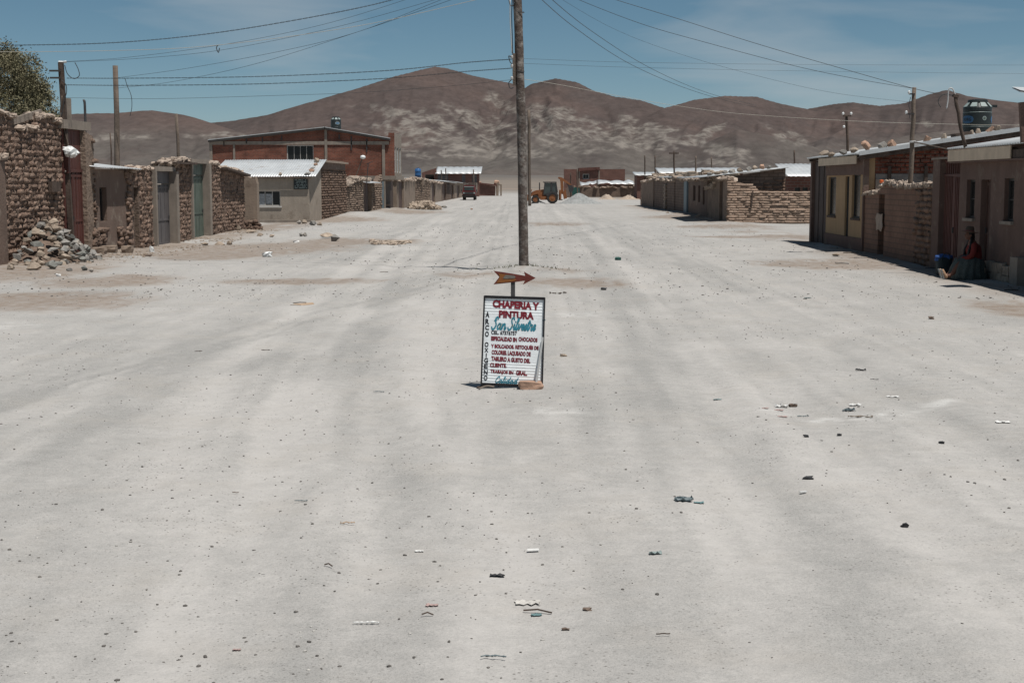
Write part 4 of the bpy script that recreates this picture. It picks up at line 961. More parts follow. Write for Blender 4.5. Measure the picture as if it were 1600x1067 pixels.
# --- two-storey red brick house, gable to the camera
YB = 106.0; PBk = Plane((-24.2, YB), (-10.2, YB)); PBs = Plane((-10.2, YB), (-10.2, 113))
t = thing('brick_house', 'two-storey red brick house with concrete frame and low gable roof', 'house', (-17, YB, 0))
hw = rect(PBk, 448, 227, 490, 252); sL, sR = PBk.m(328.5, 250)[0], PBk.m(616, 250)[0]
gab = [PBk.m(328, 221.5), PBk.m(508, 202), PBk.m(606, 218.5), PBk.m(607, 207.5), PBk.m(616, 207.5)]
zsl = PBk.m(590, 279)[1]
mb = MB(); core(mb, PBk, sL, PBk.m(597, 250)[0], gab[:3], [hw], zb=-.3, th=.3); mb.build('front_wall', 'red_brick', t)
mb = MB(); core(mb, PBk, PBk.m(597, 250)[0], sR, gab[2:], [], zb=zsl, th=.3); mb.build('corner_wall', 'red_brick', t)
w = window(PBk, hw, t, 'window_frame', cols=4, rows=1, rec=.1, fw=.07, sill=.08, sillm='concrete')
for nm, x0, x1, y0, y1 in [('column', 328.5, 333, 222, 345), ('column', 365.5, 368.5, 226, 345), ('column', 508, 512, 203, 345), ('column', 597.5, 602, 226, 338)]:
    a = rect(PBk, x0, y0, x1, y1); MB().pbox(PBk, a[0], a[1], -.2, a[3], -.25, .06).build(nm, 'concrete', t)
z0, z1 = PBk.m(450, 226.5)[1], PBk.m(450, 221)[1]
MB().pbox(PBk, sL + .01, PBk.m(608, 224)[0], z0, z1, -.2, .05).build('ring_beam', 'concrete', t)
MB().pbox(PBk, PBk.m(545, 277)[0], sR + .15, PBk.m(590, 281)[1], PBk.m(590, 275)[1], -6.5, .09).build('cantilever_slab', 'concrete', t)
for px in (350, 385, 410, 440, 530, 549, 573):
    yy = 219 - (px - 328) * .098 if px < 508 else 203 + (px - 508) * .155
    a = PBk.m(px, yy + 4); l_ = 1.0 if px in (549, 573) else .35; MB().pbox(PBk, a[0] - .04, a[0] + .04, a[1] - l_, a[1], 0, .05).build('dark_gable_strip', 'steel_dark', t)  # narrow dark upright strips just below the gable edge
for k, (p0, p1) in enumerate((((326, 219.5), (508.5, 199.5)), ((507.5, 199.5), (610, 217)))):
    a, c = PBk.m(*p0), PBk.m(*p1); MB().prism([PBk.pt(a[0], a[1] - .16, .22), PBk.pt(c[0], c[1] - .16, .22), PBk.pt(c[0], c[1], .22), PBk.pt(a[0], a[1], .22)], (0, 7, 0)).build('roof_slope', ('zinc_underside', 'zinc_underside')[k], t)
    MB().prism([PBk.pt(a[0], a[1] + .004, .26), PBk.pt(c[0], c[1] + .004, .26), PBk.pt(c[0], c[1] + .05, .26), PBk.pt(a[0], a[1] + .05, .26)], (0, 7.1, 0)).build('roof_sheet', 'zinc', t)
# street side, white tall window strips
zt_ = gab[3][1]
mb = MB(); hs = [(0.5 + 2.1 * k, 2.0 + 2.1 * k, zsl + .45, zt_ - 1.0) for k in range(3)]
core(mb, PBs, .3, 6.6, [(0, zt_), (6.6, zt_)], hs, zb=zsl, th=.25, d=.004); mb.build('side_wall', 'concrete', t)
for h in hs: window(PBs, h, t, 'white_plastic', cols=2, rows=2, rec=.05)
PGf = Plane((-11.0, YB + .4), (-11.0, 119)); mb = MB(); gh = rect(PGf, 602.5, 283, 618, 330); gh = (gh[0], gh[1], -.1, gh[3])
core(mb, PGf, 0, 8, [(0, zsl - .1), (8, zsl - .1)], [gh], th=.3); mb.build('ground_wall', 'mud_plaster', t)
door(PGf, gh, t, 'old_shutter', rec=.2, leaves=3, panel=False, handle=False)
a = rect(PBk, 596, 284, 600, 334); MB().pbox(PBk, a[0], a[1], -.1, a[3], .07, .12).build('blue_panel', 'blue_door', t)
# water tank kit
def water_tank(name, label, c, d, h, segs=24, oval=(), lab2=True):
    t_ = thing(name, label, 'water tank', c); R = d / 2
    MB().lathe([(R * .96, 0), (R, .03 * h), (R, .19 * h), (R * .985, .2 * h), (R * .985, .22 * h), (R, .23 * h), (R, .62 * h), (R * .985, .63 * h), (R * .985, .65 * h), (R, .66 * h), (R, .745 * h), (R * .97, .77 * h), (R * .66, .895 * h), (R * .6, .9 * h)], c, segs).build('tank_body', 'tank_black', t_, smooth=False)
    MB().lathe([(R * .7, .89 * h), (R * .70, .93 * h), (R * .66, .985 * h), (R * .3, h), (.01, h)], c, segs).build('lid', 'tank_black', t_)
    for k in range(8):
        an = k * math.pi / 4 + .2; b_ = MB(); u = Vector((math.cos(an), math.sin(an), 0)); v = Vector((-u.y, u.x, 0)); C = Vector(c)
        p_ = [C + u * R * .97 + v * R * .24 + Vector((0, 0, .775 * h)), C + u * R * .97 - v * R * .24 + Vector((0, 0, .775 * h)), C + u * R * .70 - v * R * .18 + Vector((0, 0, .895 * h)), C + u * R * .70 + v * R * .18 + Vector((0, 0, .895 * h))]
        b_.prism(p_, (0, 0, .012)); b_.build('shoulder_panel', 'tank_pale' if lab2 else 'tank_black', t_)
    return t_
def cyl_fn(c, R, a0, z0, eps=.006):
    return lambda u, v: (c[0] + (R + eps) * math.sin(a0 + u / R), c[1] - (R + eps) * math.cos(a0 + u / R), c[2] + z0 + v)
def cyl_oval(mb, fn, w_, h_, n=20, sq=2.6):
    ring = []
    for k in range(n):
        a = 2 * math.pi * k / n; ca, sa = math.cos(a), math.sin(a)
        ring.append((math.copysign(abs(ca) ** (2 / sq), ca) * w_ / 2, math.copysign(abs(sa) ** (2 / sq), sa) * h_ / 2))
    ring2 = sorted(ring)
    cols_ = np.linspace(-w_ / 2, w_ / 2, 13)     # strips so the label follows the curve
    def hh(u): return h_ / 2 * (max(0, 1 - (abs(u) / (w_ / 2)) ** sq)) ** (1 / sq)
    for a, b_ in zip(cols_[:-1], cols_[1:]): mb.add([fn(a, -hh(a)), fn(b_, -hh(b_)), fn(b_, hh(b_)), fn(a, hh(a))], [(0, 1, 2, 3)])
    return mb
c = PBk.pt(PBk.m(525, 200)[0], 0, 0); c = Vector((c.x, YB + 2.5, 0)); q = onY(525, 202.5, YB + 2.5); c = Vector((q.x, q.y, q.z))
tk = water_tank('water_tank', 'small black water tank on the ridge of the red brick house', c, .78, .95, lab2=True)
fn = cyl_fn(c, .39, .45, .45); cyl_oval(MB(), fn, .36, .2).build('label_oval', 'tank_pale', tk)
fn = cyl_fn(c, .39, .45, .45, .009); cyl_oval(MB(), fn, .28, .12).build('label_core', 'tank_label', tk)
MB().box((c.x, c.y, c.z - .2), (.8, .8, .4)).build('tank_stand', 'concrete', tk)

# --- row of low buildings running on down the left side
PF = Plane((-10.95, 113), (-10.5, 216))
def low_house(nm, label, pl, x0, x1, tops, m, holes, roofm=None, cat='house', depth=5.0, doorm='brown_door', bricks=None, cop=True, seed=0):
    t_, a, c_, z_, h_ = facade_thing(nm, label, cat, pl, x0, x1, tops, m, holes)
    for k, hh in enumerate(h_):
        hh = (hh[0], hh[1], -.15 if hh[2] < .5 else hh[2], hh[3])
        if hh[2] < .3: door(pl, hh, t_, doorm, rec=.15, panel=False, handle=False)
        else: window(pl, hh, t_, 'dark_frame', cols=1)
    if roofm:
        sheet('roof', t_, pl.pt(a - .1, z_(a) + .04, .4), pl.pt(c_ + .1, z_(c_) + .04, .4), pl.pt(a - .1, z_(a) + .5, -depth), m=roofm, pitch=.5, amp=.03, nv=2, seed=seed)
        b_ = MB(); s_ = a; b_.pbox(pl, a, a + .3, -.3, z_(a) - .02, -depth + .3, -.36, ); b_.build('end_wall', m, t_)
    elif cop: coping(pl, a, c_, z_, t_, seed=seed + 3, w=.28, h=.13, th=.35, dens=.7)
    if bricks: bricks_on(pl, a, c_, z_, h_, t_, None, ch=.17, bl=.4, seed=seed + 9, proud=.05, joined=bricks)
    return t_
low_house('plaster_wall_house', 'pale plastered wall with brown door next to the red brick house', PF, 620, 649, [(620, 281), (631, 281), (649, 282)], 'mud_plaster', [(623, 284, 631, 330)], seed=1, cat='wall')
low_house('adobe_house', 'adobe walled yard carrying the blue barrel, beside the rubble heap', PF, 649.5, 672, [(650, 279), (665, 281), (672, 286)], 'adobe_block_far', [], bricks='adobe_far', seed=2)
low_house('adobe_house', 'low adobe front with brown door just past the rubble heap', PF, 672.5, 690, [(672, 283), (690, 287)], 'mud_plaster', [(675, 286, 680, 316)], seed=3)
low_house('adobe_house', 'low adobe front with two dark doors before the parked truck', PF, 690.5, 710, [(690, 284), (710, 287)], 'adobe_block_far', [(693, 288, 697, 314), (705, 289, 708, 313)], roofm='zinc', seed=4)
low_house('adobe_house', 'last low adobe front behind the parked truck', PF, 710.5, 728, [(710, 285), (728, 288)], 'mud_plaster', [(714, 290, 718, 310)], roofm='zinc', seed=5)
q = onY(653, 278, 140); t = thing('blue_barrel', 'blue plastic barrel standing on the adobe yard roof', 'barrel', (q.x, 140, q.z))
MB().lathe([(.24, 0), (.3, .04), (.3, .25), (.315, .28), (.3, .31), (.3, .6), (.315, .63), (.3, .66), (.28, .85), (.2, .9)], q, 14).build('barrel_body', 'blue_plastic', t, smooth=True)
MB().lathe([(.12, .9), (.12, .96), (.01, .97)], q, 10).build('cap', 'blue_plastic', t)
MB().box((q.x, 140, q.z - .3), (1.2, 1.2, .6)).build('roof_pad', 'mud_plaster', t)
# big shed with pale roof
YSh = 232.; PSh = Plane((-18, YSh), (-7, YSh)); t = thing('long_shed', 'long brick shed with a pale tin roof beyond the parked truck', 'shed', (-12, YSh, 0))
a0, a1 = PSh.m(682, 280)[0], PSh.m(749, 280)[0]; z0, z1 = PSh.m(715, 271.5)[1], PSh.m(715, 262.5)[1]
core_m = MB(); core(core_m, PSh, a0, a1, [(a0, z0), (a1, z0)], [], th=.3); core_m.build('front_wall', 'red_brick_far', t)
sheet('roof', t, PSh.pt(a0 - .2, z0, .5), PSh.pt(a1 + .3, z0, .5), PSh.pt(a0 - .2, z1 + .25, -6.0), pitch=1.0, amp=.03, nv=2)
core_m = MB(); g0 = PSh.m(659, 270)[0]; core(core_m, PSh, g0, a0 - .01, [(g0, PSh.m(659, 270)[1]), (a0, z1)], [(g0 + .5, a0 - .4, PSh.m(670, 283)[1], PSh.m(670, 273)[1])], th=.3, d=-.2); core_m.build('gable_wall', 'red_brick_far', t)
for px0, px1 in ((684, 700), (722, 727), (738, 745)):
    a = rect(PSh, px0, 273, px1, 290); MB().pbox(PSh, a[0], a[1], a[2], a[3], .005, .05).build('wall_panel', 'grey_door', t)
MB().pbox(PSh, g0 + .5, a0 - .4, PSh.m(670, 283)[1], PSh.m(670, 273)[1], -.9, -.8).build('dark_bay', 'dark_void', t)
# pinkish low building and ruined pier at the street's end
YP = 245.; PPk = Plane((-10, YP), (-2, YP)); 
t, a0, a1, z_, h_ = facade_thing('low_building', 'low pinkish block building at the far end of the street', 'building', PPk, 744, 774, [(744, 287), (774, 291)], 'red_brick_far', [])
MB().pbox(PPk, a0 - .3, a1 + .3, z_(a0) + .003, z_(a0) + .25, -4, .4, z1b=z_(a1) + .25, z0b=z_(a1) + .003).build('roof_slab', 'oxide_gate', t)
t, a0, a1, z_, h_ = facade_thing('ruined_pier', 'small ruined block pier right of the pinkish building', 'ruin', PPk, 775, 784, [(775, 287), (777, 287), (777.5, 284), (779.5, 284), (780, 288), (784, 288)], 'mud_plaster', [(779, 290, 781.5, 306)])
low = [(748, 284.5), (776, 283)]
for k, (px, py) in enumerate(low): q = onY(px, py + 3, YP + 1); MB().lump((q.x, q.y, q.z), (.9, .7, .8), k, .5, .2).build('roof_rubble', 'stone_pink', t)

# ================================================================== RIGHT SIDE OF THE STREET
XR = 10.15
PX = Plane((XR, 20.0), (XR, 140.0), flip=True)           # street fronts, normal towards the street (-X)
# --- brown house with the seated woman at its door
t = thing('brown_house', 'dark brown plastered house with two small windows and open doorway at the right edge', 'house', (XR, 28, 0))
wA, wB = rect(PX, 1510, 281, 1523, 341), rect(PX, 1569, 279, 1584, 346)
dr = rect(PX, 1531, 281, 1546, 425); dr = (dr[0], dr[1], .12, dr[3])
sE = PX.m(1498, 330)[0]; zE = 2.86
mb = MB(); core(mb, PX, 1.5, sE, [(1.5, zE), (sE, zE)], [wA, wB, dr], th=.38); mb.build('front_wall', 'dark_plaster', t)
for w_ in (wA, wB): window(PX, w_, t, 'dark_frame', cols=1, rows=2, rec=.09, sill=.07, th=.42)
door(PX, dr, t, 'brown_door', rec=.14, panel=True)
MB().pbox(PX, dr[0] - .1, dr[1] + .1, -.3, .115, -.3, .12).build('doorstep', 'concrete', t)
# stone plinth, stone by stone
r = random.Random(31); s = PX.m(1592, 420)[0]
while s < PX.m(1545, 420)[0]:
    w_ = r.uniform(.28, .5); z = 0
    for k in range(2):
        h_ = r.uniform(.2, .27); b = MB(); b.lump((0, 0, 0), (w_ * .97, .16, h_), int(s * 100) + k, .22, .1); o = b.build('plinth_stone', 'stone_tan'); q = PX.pt(s + w_ / 2, z + h_ / 2 - .05, .04)
        o.parent = t; o.location = q - ORG[t.name]; o.rotation_euler = (0, 0, math.pi / 2); z += h_
    s += w_
# far gable wall (seen over the gate) and roof
PXe = Plane((XR, 20 + sE), (XR + 6, 20 + sE)); 
roof_z = lambda X: zE + .06 + (X - 9.92) * .16
sheet('roof', t, (9.92, 20 + sE + .35, roof_z(9.92)), (9.92, 21.2, roof_z(9.92)), (16.2, 20 + sE + .35, roof_z(16.2)), pitch=.16, amp=.016, nv=5, seed=11)
mb = MB(); mb.hexa([Vector(q) for q in ((XR - .002, 20 + sE, -.3), (16, 20 + sE, -.3), (16, 20 + sE - .3, -.3), (XR - .002, 20 + sE - .3, -.3), (XR - .002, 20 + sE, zE - .01), (16, 20 + sE, roof_z(16) - .06), (16, 20 + sE - .3, roof_z(16) - .06), (XR - .002, 20 + sE - .3, zE - .01))]); mb.v = [(x_ + .01, y_, z_) for x_, y_, z_ in mb.v]; mb.build('gable_wall', 'dark_plaster', t)
f0 = Plane((9.95, 20.0), (9.95, 60), flip=True); a0, a1 = f0.m(1578, 240)[0], f0.m(1481, 240)[0]
MB().pbox(f0, a0, a1, 2.62, 2.885, -.03, .0).build('fascia', 'fascia', t)
MB().pbox(f0, 1.5, a0 - .01, 2.62, 2.80, -.17, -.05).build('rafter_plate', 'dark_wood', t)
MB().pbox(f0, 1.5, a1, 2.58, 2.615, -.19, -.02).build('soffit', 'dark_plaster', t)
# upright post with tin scrap at the very edge
q = AY(1597, 300, 28.2); a = AY(1597, 160, 28.2)
t2 = thing('corner_post', 'dark upright post with a tin scrap on top at the right edge', 'post', (q.x, 28.2, 2.9)); MB().beam((q.x, 28.2, 2.9), (a.x, 28.2, a.z), .11).build('post', 'dark_plaster', t2)
a = AY(1589, 144, 28.2); b = MB(); b.add([(a.x, 28.0, a.z + .02), (a.x + .5, 28.0, a.z - .05), (a.x + .5, 28.5, a.z + .10), (a.x, 28.5, a.z + .12)], [(0, 1, 2, 3)]); b.prism([(a.x, 28.0, a.z - .02), (a.x + .5, 28.0, a.z - .09), (a.x + .5, 28.5, a.z + .07), (a.x, 28.5, a.z + .09)], (0, 0, .012)); b.build('tin_scrap', 'zinc', t2)
b = MB(); q0 = rect(PX, 1594, 402, 1606, 447); b.pbox(PX, q0[0], q0[1], -.2, q0[3], .0, .22); tag(b.build('concrete_block', 'concrete', None, PX.pt(q0[0], 0, .1)), 'grey concrete block against the brown house at the right edge', 'block')

# --- red-brown gate with bars on top
t = thing('barred_gate', 'red-brown sheet metal double gate with bars on top next to the brown house', 'gate', PX.pt(PX.m(1480, 400)[0], 0))
g0, g1 = PX.m(1497.5, 350)[0], PX.m(1468, 350)[0]; zb_, zt_ = PX.m(1480, 276)[1], PX.m(1480, 254)[1]
door(PX, (g0 + .004, g1 - .004, -.08, zb_), t, 'oxide_gate', rec=.1, leaves=2, ribs=5, panel=False)
MB().pbox(PX, g0, g1, zb_ + .002, zb_ + .06, -.16, -.08).build('mid_rail', 'oxide_gate', t); MB().pbox(PX, g0, g1, zt_, zt_ + .06, -.16, -.08).build('top_rail', 'oxide_gate', t)
for k in range(9):
    s_ = g0 + (g1 - g0) * (k + .5) / 9; MB().pbox(PX, s_ - .022, s_ + .022, zb_ + .062, zt_ - .002, -.14, -.10).build('bar', 'oxide_gate', t)
p0, p1 = g1 + .003, PX.m(1457, 350)[0]
MB().pbox(PX, p0, p1, -.3, PX.m(1460, 250)[1], -.4, .03).build('gate_pier', 'dark_plaster', t)
MB().pbox(PX, g0 - .05, p1 + .08, PX.m(1460, 250)[1] + .002, PX.m(1460, 247)[1], -.42, .06).build('pier_cap', 'concrete', t)

# --- adobe wall between gate and ochre shop
t, s0, s1, zt, hl = facade_thing('adobe_wall', 'brown mud wall with sunlit-toned crumbled top between gate and ochre shop', 'wall', PX, 1456, 1349.5, [(1456, 291), (1440, 290), (1420, 292), (1404, 292), (1396, 287), (1386, 286), (1378, 293), (1370, 302), (1352, 303)], 'adobe_right_wall', [(1372, 304, 1381, 412)], th=.4)
sB = PX.m(1430, 350)[0]
bricks_on(PX, s0, s1, zt, hl, t, BR_RIGHT, ch=.15, bl=.42, seed=71, proud=.035, gap=.0, keep=lambda s_, z_: s_ < sB, tilt=.04)
coping(PX, s0, s1, zt, t, seed=72, w=.075, h=.085, th=.38)
door(PX, (hl[0][0], hl[0][1], -.1, hl[0][3]), t, 'brown_door', rec=.25, panel=False)
b = MB(); r0 = rect(PX, 1371, 333, 1384, 362); c_ = PX.pt((r0[0] + r0[1]) / 2, (r0[2] + r0[3]) / 2, .06); b.prism([PX.pt(r0[0] + (r0[1] - r0[0]) * u, r0[2] + (r0[3] - r0[2]) * v, .05 + .02 * (k % 2)) for k, (u, v) in enumerate(((.3, 0), (.55, .12), (.9, .05), (.8, .4), (1, .7), (.75, 1), (.4, .93), (.1, .98), (.2, .55), (.05, .3)))], (-.012, 0, 0)); tag(b.build('hung_cloth', 'pale_mud', None, PX.pt(r0[0], r0[2], .06)), 'whitish cloth hung in the narrow door slit of the mud wall', 'cloth')
for k, (px, py, m_, lab) in enumerate([(1375, 284, 'stone_pink', 'small orange scrap on top of the mud wall'), (1376, 291, 'white_plastic', 'crumpled pale bag tucked on top of the mud wall')]):
    a = PX.m(px, py); b = MB(); b.lump(PX.pt(a[0], a[1], -.05), (.10, .14, .09), k, .5, .3); tag(b.build('scrap', m_, None, PX.pt(a[0], a[1] - .07, -.05)), lab, 'scrap')
mat('orange', (.55, .11, .03), bump=.3)
bpy.data.objects['scrap'].data.materials[0] = MATS['orange']

# --- ochre shop with long single-slope roof
t = thing('ochre_shop', 'ochre fronted shop with two dark openings under a long sloping tin roof', 'shop', (XR, 48, 0))
o1, o2, o3 = rect(PX, 1294, 277, 1306, 337), rect(PX, 1331, 272, 1344, 341), rect(PX, 1320, 276, 1326, 372)
s0, s1 = PX.m(1350, 330)[0], PX.m(1290.5, 330)[0]; zS = 2.90
mb = MB(); core(mb, PX, s0, s1, [(s0, zS), (s1, zS)], [o1, o2, (o3[0], o3[1], .3, o3[3])], th=.3); mb.build('front_wall', 'ochre_plaster', t)
for o_ in (o1, o2): window(PX, o_, t, 'dark_frame', cols=1, rec=.07, sill=.03, th=.32, sillm='dark_wood')
door(PX, (o3[0], o3[1], .3, o3[3]), t, 'dark_void', rec=.06, panel=False, handle=False)
MB().pbox(PX, s0 + .01, s1 - .01, -.3, .42, .0, .05).build('dado', 'dark_plaster', t)
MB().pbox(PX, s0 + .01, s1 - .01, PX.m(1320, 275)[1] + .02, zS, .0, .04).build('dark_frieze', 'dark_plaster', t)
MB().pbox(PX, s0 - .10, s0 + .02, -.3, zS, -.1, .06).build('corner_post', 'dark_plaster', t)
MB().pbox(PX, (o2[0] + o3[1]) / 2 + .1, (o2[0] + o3[1]) / 2 + .22, .4, zS - .3, .0, .05).build('pilaster', 'ochre_plaster', t) if False else None
# shutter wall at the far end
sS = PX.m(1272, 330)[0]; mb = MB(); n_ = 5
for k in range(n_):
    a = s1 + .01 + (sS - s1) * k / n_; c_ = s1 + (sS - s1) * (k + 1) / n_ - .012; MB().pbox(PX, a, c_, .02, zS - .05, -.12, .02 * (k % 2)).build('board', 'old_shutter', t)
MB().pbox(PX, s1 + .002, sS - .002, -.3, zS - .06, -.3, -.13).build('shutter_backing', 'dark_void', t)
MB().pbox(PX, sS, sS + .3, -.3, zS, -.35, .10).build('end_post', 'dark_plaster', t)
# roof and gable towards the camera
yN, yFar = 20 + s0 - .30, 20 + sS + .3
rz = lambda X: 3.0 + (X - 9.9) * .150
sheet('roof', t, (9.9, yFar, rz(9.9)), (9.9, yN, rz(9.9)), (15.7, yFar, rz(15.7)), pitch=.16, amp=.016, nv=6, seed=21)
MB().prism([(9.92, yN + .02, rz(9.92) - .20), (15.7, yN + .02, rz(15.7) - .20), (15.7, yN + .02, rz(15.7) - .03), (9.92, yN + .02, rz(9.92) - .03)], (0, .05, 0)).build('barge_board', 'dark_wood', t)
MB().pbox(Plane((9.92, 20), (9.92, 60), flip=True), s0 + .25, s1 + .35, 2.70, 2.95, -.03, 0).build('fascia', 'fascia', t)
for k in range(5):
    yy = yN + .25 + k * (yFar - yN - .5) / 4; MB().beam((9.95, yy, rz(9.95) - .09), (15.6, yy, rz(15.6) - .09), .08, .10).build('rafter', 'dark_wood', t)
PGa = Plane((XR, 20 + s0), (16, 20 + s0))
mb = MB(); core(mb, PGa, .31, 5.4, [(0.31, rz(XR + .31) - .16), (5.4, rz(XR + 5.4) - .16)], [], th=.25, d=0.0); mb.build('gable_wall', 'red_brick', t)
a = rect(PGa, 1352, 276, 1457, 300); 
MB().pbox(PGa, .32, 3.4, PGa.m(1400, 296)[1], PGa.m(1400, 272)[1], .0, .025).build('cement_patch', 'cement_band', t)
MB().pbox(PGa, .32, .95, PGa.m(1400, 318)[1], PGa.m(1360, 280)[1], .025, .06).build('pale_render', 'pale_mud', t)
bb = MB(); r = random.Random(4)
for row in range(12):              # uneven courses of hand-made brick on the gable
    z = 1.75 + row * .13
    for k in range(14):
        s_ = .6 + k * .3 + (row % 2) * .15 + r.uniform(-.02, .02); ztop_ = rz(XR + s_) - .22
        if z + .06 < ztop_ and not (PGa.m(1400, 296)[1] - .05 < z < PGa.m(1400, 272)[1] + .03 and s_ < 3.4): bb.lump(PGa.pt(s_, z, .0), (.27, .10, .10), row * 20 + k, .2, .08)
o = bb.build('gable_bricks', 'stone_pink' if False else 'red_brick', t, smooth=False); o['kind'] = 'stuff'
for px in (1389, 1446): a = PGa.m(px, 270); MB().pbox(PGa, a[0] - .05, a[0] + .05, a[1] - .35, a[1] + .2, .0, .09).build('purlin_end', 'dark_wood', t)
MB().prism([(9.89, yN - .03, rz(9.89) - .06), (15.72, yN - .03, rz(15.72) - .06), (15.72, yN - .03, rz(15.72) + .07), (9.89, yN - .03, rz(9.89) + .07)], (0, .03, 0)).build('edge_flashing', 'zinc', t)
# stones holding the tin down
def roof_stones(lst, rzf, y, label_fmt, group, edge):
    for k, (px, w_px, h_px, kind, desc) in enumerate(lst):
        q = AY(px, 230, y); X = q.x; k_ = y / FPX; w_, h_ = w_px * k_ * 1.25, h_px * k_ * 1.45
        stone(kind, (X, y + .15, rzf(X) + h_ * .42), (w_, w_ * .8, h_), label_fmt.format(o=desc), 'stone', group, name='roof_stone', rz=.2 * k)
yS = yN + .30
roof_stones([(1289, 19, 11, 'stone_tan', 'long brown stone nearest the street corner on the ochre shop roof'), (1302, 12, 7, 'stone_tan', 'small flat brown stone second from the corner on the ochre shop roof'),
             (1320, 13, 8, 'stone_grey', 'flat grey stone third from the corner on the ochre shop roof'), (1337, 13, 9, 'stone_tan', 'dark lumpy stone fourth from the corner on the ochre shop roof'),
             (1353, 18, 15, 'stone_pink', 'big peaked tan stone above the ochre shop fascia end'), (1380, 18, 12, 'stone_grey', 'pale grey stone between the peaked stone and the pole on the shop roof'),
             (1396, 17, 11, 'stone_pink', 'reddish wedge stone left of the wooden pole on the shop roof'), (1450, 15, 12, 'stone_pink', 'orange tinted stone right of the wooden pole on the shop roof'),
             (1477, 13, 9, 'stone_tan', 'pale rounded stone left of the leaning pipe on the shop roof'), (1520, 9, 8, 'stone_tan', 'small pale stone left of the water tank foot on the roof'),
             (1530, 12, 9, 'stone_tan', 'rounded tan stone in front of the water tank on the roof'), (1548, 14, 11, 'stone_pink', 'lumpy tan stone at the right foot of the water tank'), (1560, 12, 9, 'stone_tan', 'last brown stone near the roof top right of the water tank')],
            rz, yS, '{o}', 'stones weighing down the ochre shop roof', 0)
# flat block below the leaning pipe
q = AY(1505, 210, yS); b = MB(); b.box((q.x, yS + .2, rz(q.x) + .09), (.5, .4, .14), (0, -.15, .1)); tag(b.build('flat_block', 'dark_wood', None, (q.x, yS + .2, rz(q.x))), 'flat dark block under the leaning pipe on the shop roof', 'block')

# --- big black water tank on a brick stand
YT = 54.; q = AY(1526, 207, YT); c = Vector((q.x, YT, q.z - .06)); H_ = 50 / FPX * YT; D_ = 43 / FPX * YT
tk = water_tank('water_tank', 'large dark green-black water tank with blue labels above the ochre shop roof', c, D_, H_ + .06, 32)
R_ = D_ / 2
for a0, nm in ((-1.05, 0), (1.35, 1)):
    cyl_oval(MB(), cyl_fn(c, R_, a0 - .0, .43 * H_), .55, .28).build('label_oval', 'tank_label', tk)
mb = MB(); fn = cyl_fn(c, R_, -1.05, .43 * H_, .010); text_in(mb, 'BURG', fn, -.18, .18, -.06, .06, .02); mb.build('label_text', 'tank_black', tk)
cyl_oval(MB(), cyl_fn(c, R_, .22, .46 * H_), .16, .16, sq=2).build('label_disc', 'tank_pale', tk)
cyl_oval(MB(), cyl_fn(c, R_, .22, .46 * H_, .009), .10, .10, sq=2).build('label_emblem', 'green_door', tk)
for z_ in (.21, .64): MB().lathe([(R_ + .002, z_ * H_), (R_ + .006, z_ * H_ + .008), (R_ + .002, z_ * H_ + .016)], c, 32, cap=False).build('seam_ring', 'tank_pale', tk)
MB().box((c.x + .62, c.y, c.z + .84 * H_), (.18, .15, .1)).build('inlet', 'tank_black', tk)
st = thing('tank_stand', 'brick stand under the large water tank', 'stand', (c.x, c.y, 0)); MB().box((c.x, c.y, c.z / 2 - .02), (1.5, 1.5, c.z - .03)).build('stand_body', 'red_brick', st); MB().box((c.x, c.y, c.z - .018), (1.7, 1.7, .03)).build('stand_slab', 'concrete', st)

# --- poles on the right
def tapered(nm, label, px0, y0, px1, y1, Y, w0, w1, m_, base_z=None, cat='pole', n=8):
    a, c_ = AY(px0, y0, Y), AY(px1, y1, Y); t_ = thing(nm, label, cat, (c_.x, Y, c_.z if base_z is None else base_z))
    P = [a + (c_ - a) * k / 6 + Vector((RNG.uniform(-.02, .02), 0, 0)) for k in range(7)][::-1]; R = [w1 * .5 + (w0 - w1) * .5 * k / 6 for k in range(7)]
    if base_z is not None: P = [Vector((c_.x, Y, base_z))] + P; R = [R[0]] + R
    MB().tube(P, R, n).build('shaft', m_, t_, smooth=True); return t_, a
YW = 39.5; t, a = tapered('wooden_pole', 'slim grey wooden pole rising behind the mud wall on the right', 1429, 137, 1423, 290, YW, .11, .14, 'wood', 0)
for z_, l_ in ((-.18, -.16), (-.72, -.22)):
    q = a + Vector((0, -.06, z_)); MB().beam(q, q + Vector((l_, 0, 0)), .035).build('bracket', 'steel_dark', t); MB().lathe([(.02, 0), (.035, .02), (.035, .07), (.015, .09)], q + Vector((l_, 0, 0)), 8).build('insulator', 'white_plastic', t)
q = AY(1426, 222, YW - .08); MB().lathe([(.085, -.03), (.095, 0), (.085, .03)], q, 10).build('clamp_band', 'steel_pale', t)
MB().tube(catmull([AY(1423, 152, YW - .1), AY(1420, 165, YW - .1), AY(1422, 172, YW - .1), AY(1421, 185, YW - .1)], 4), .008, 4).build('loose_wire', 'cable', t)
YL = 33.0; t, a = tapered('leaning_pipe', 'leaning rusty pipe with a hooped cable top above the brown house roof', 1493, 150, 1508, 231, YL, .085, .085, 'dark_wood')
MB().tube(catmull([a + Vector((0, 0, 0)), AY(1489, 140, YL), AY(1485, 138, YL), AY(1482, 142, YL), AY(1481, 158, YL), AY(1479, 170, YL)], 6), .016, 5).build('cable_hoop', 'steel_pale', t, smooth=True)
MB().tube(catmull([AY(1492, 150, YL), AY(1478, 147, YL), AY(1469, 152, YL), AY(1466, 160, YL), AY(1470, 168, YL)], 6), .009, 5).build('loose_wire', 'cable', t, smooth=True)
MB().beam(a + Vector((-.06, 0, .01)), a + Vector((.06, 0, -.02)), .10, .06).build('pipe_cap', 'dark_wood', t)
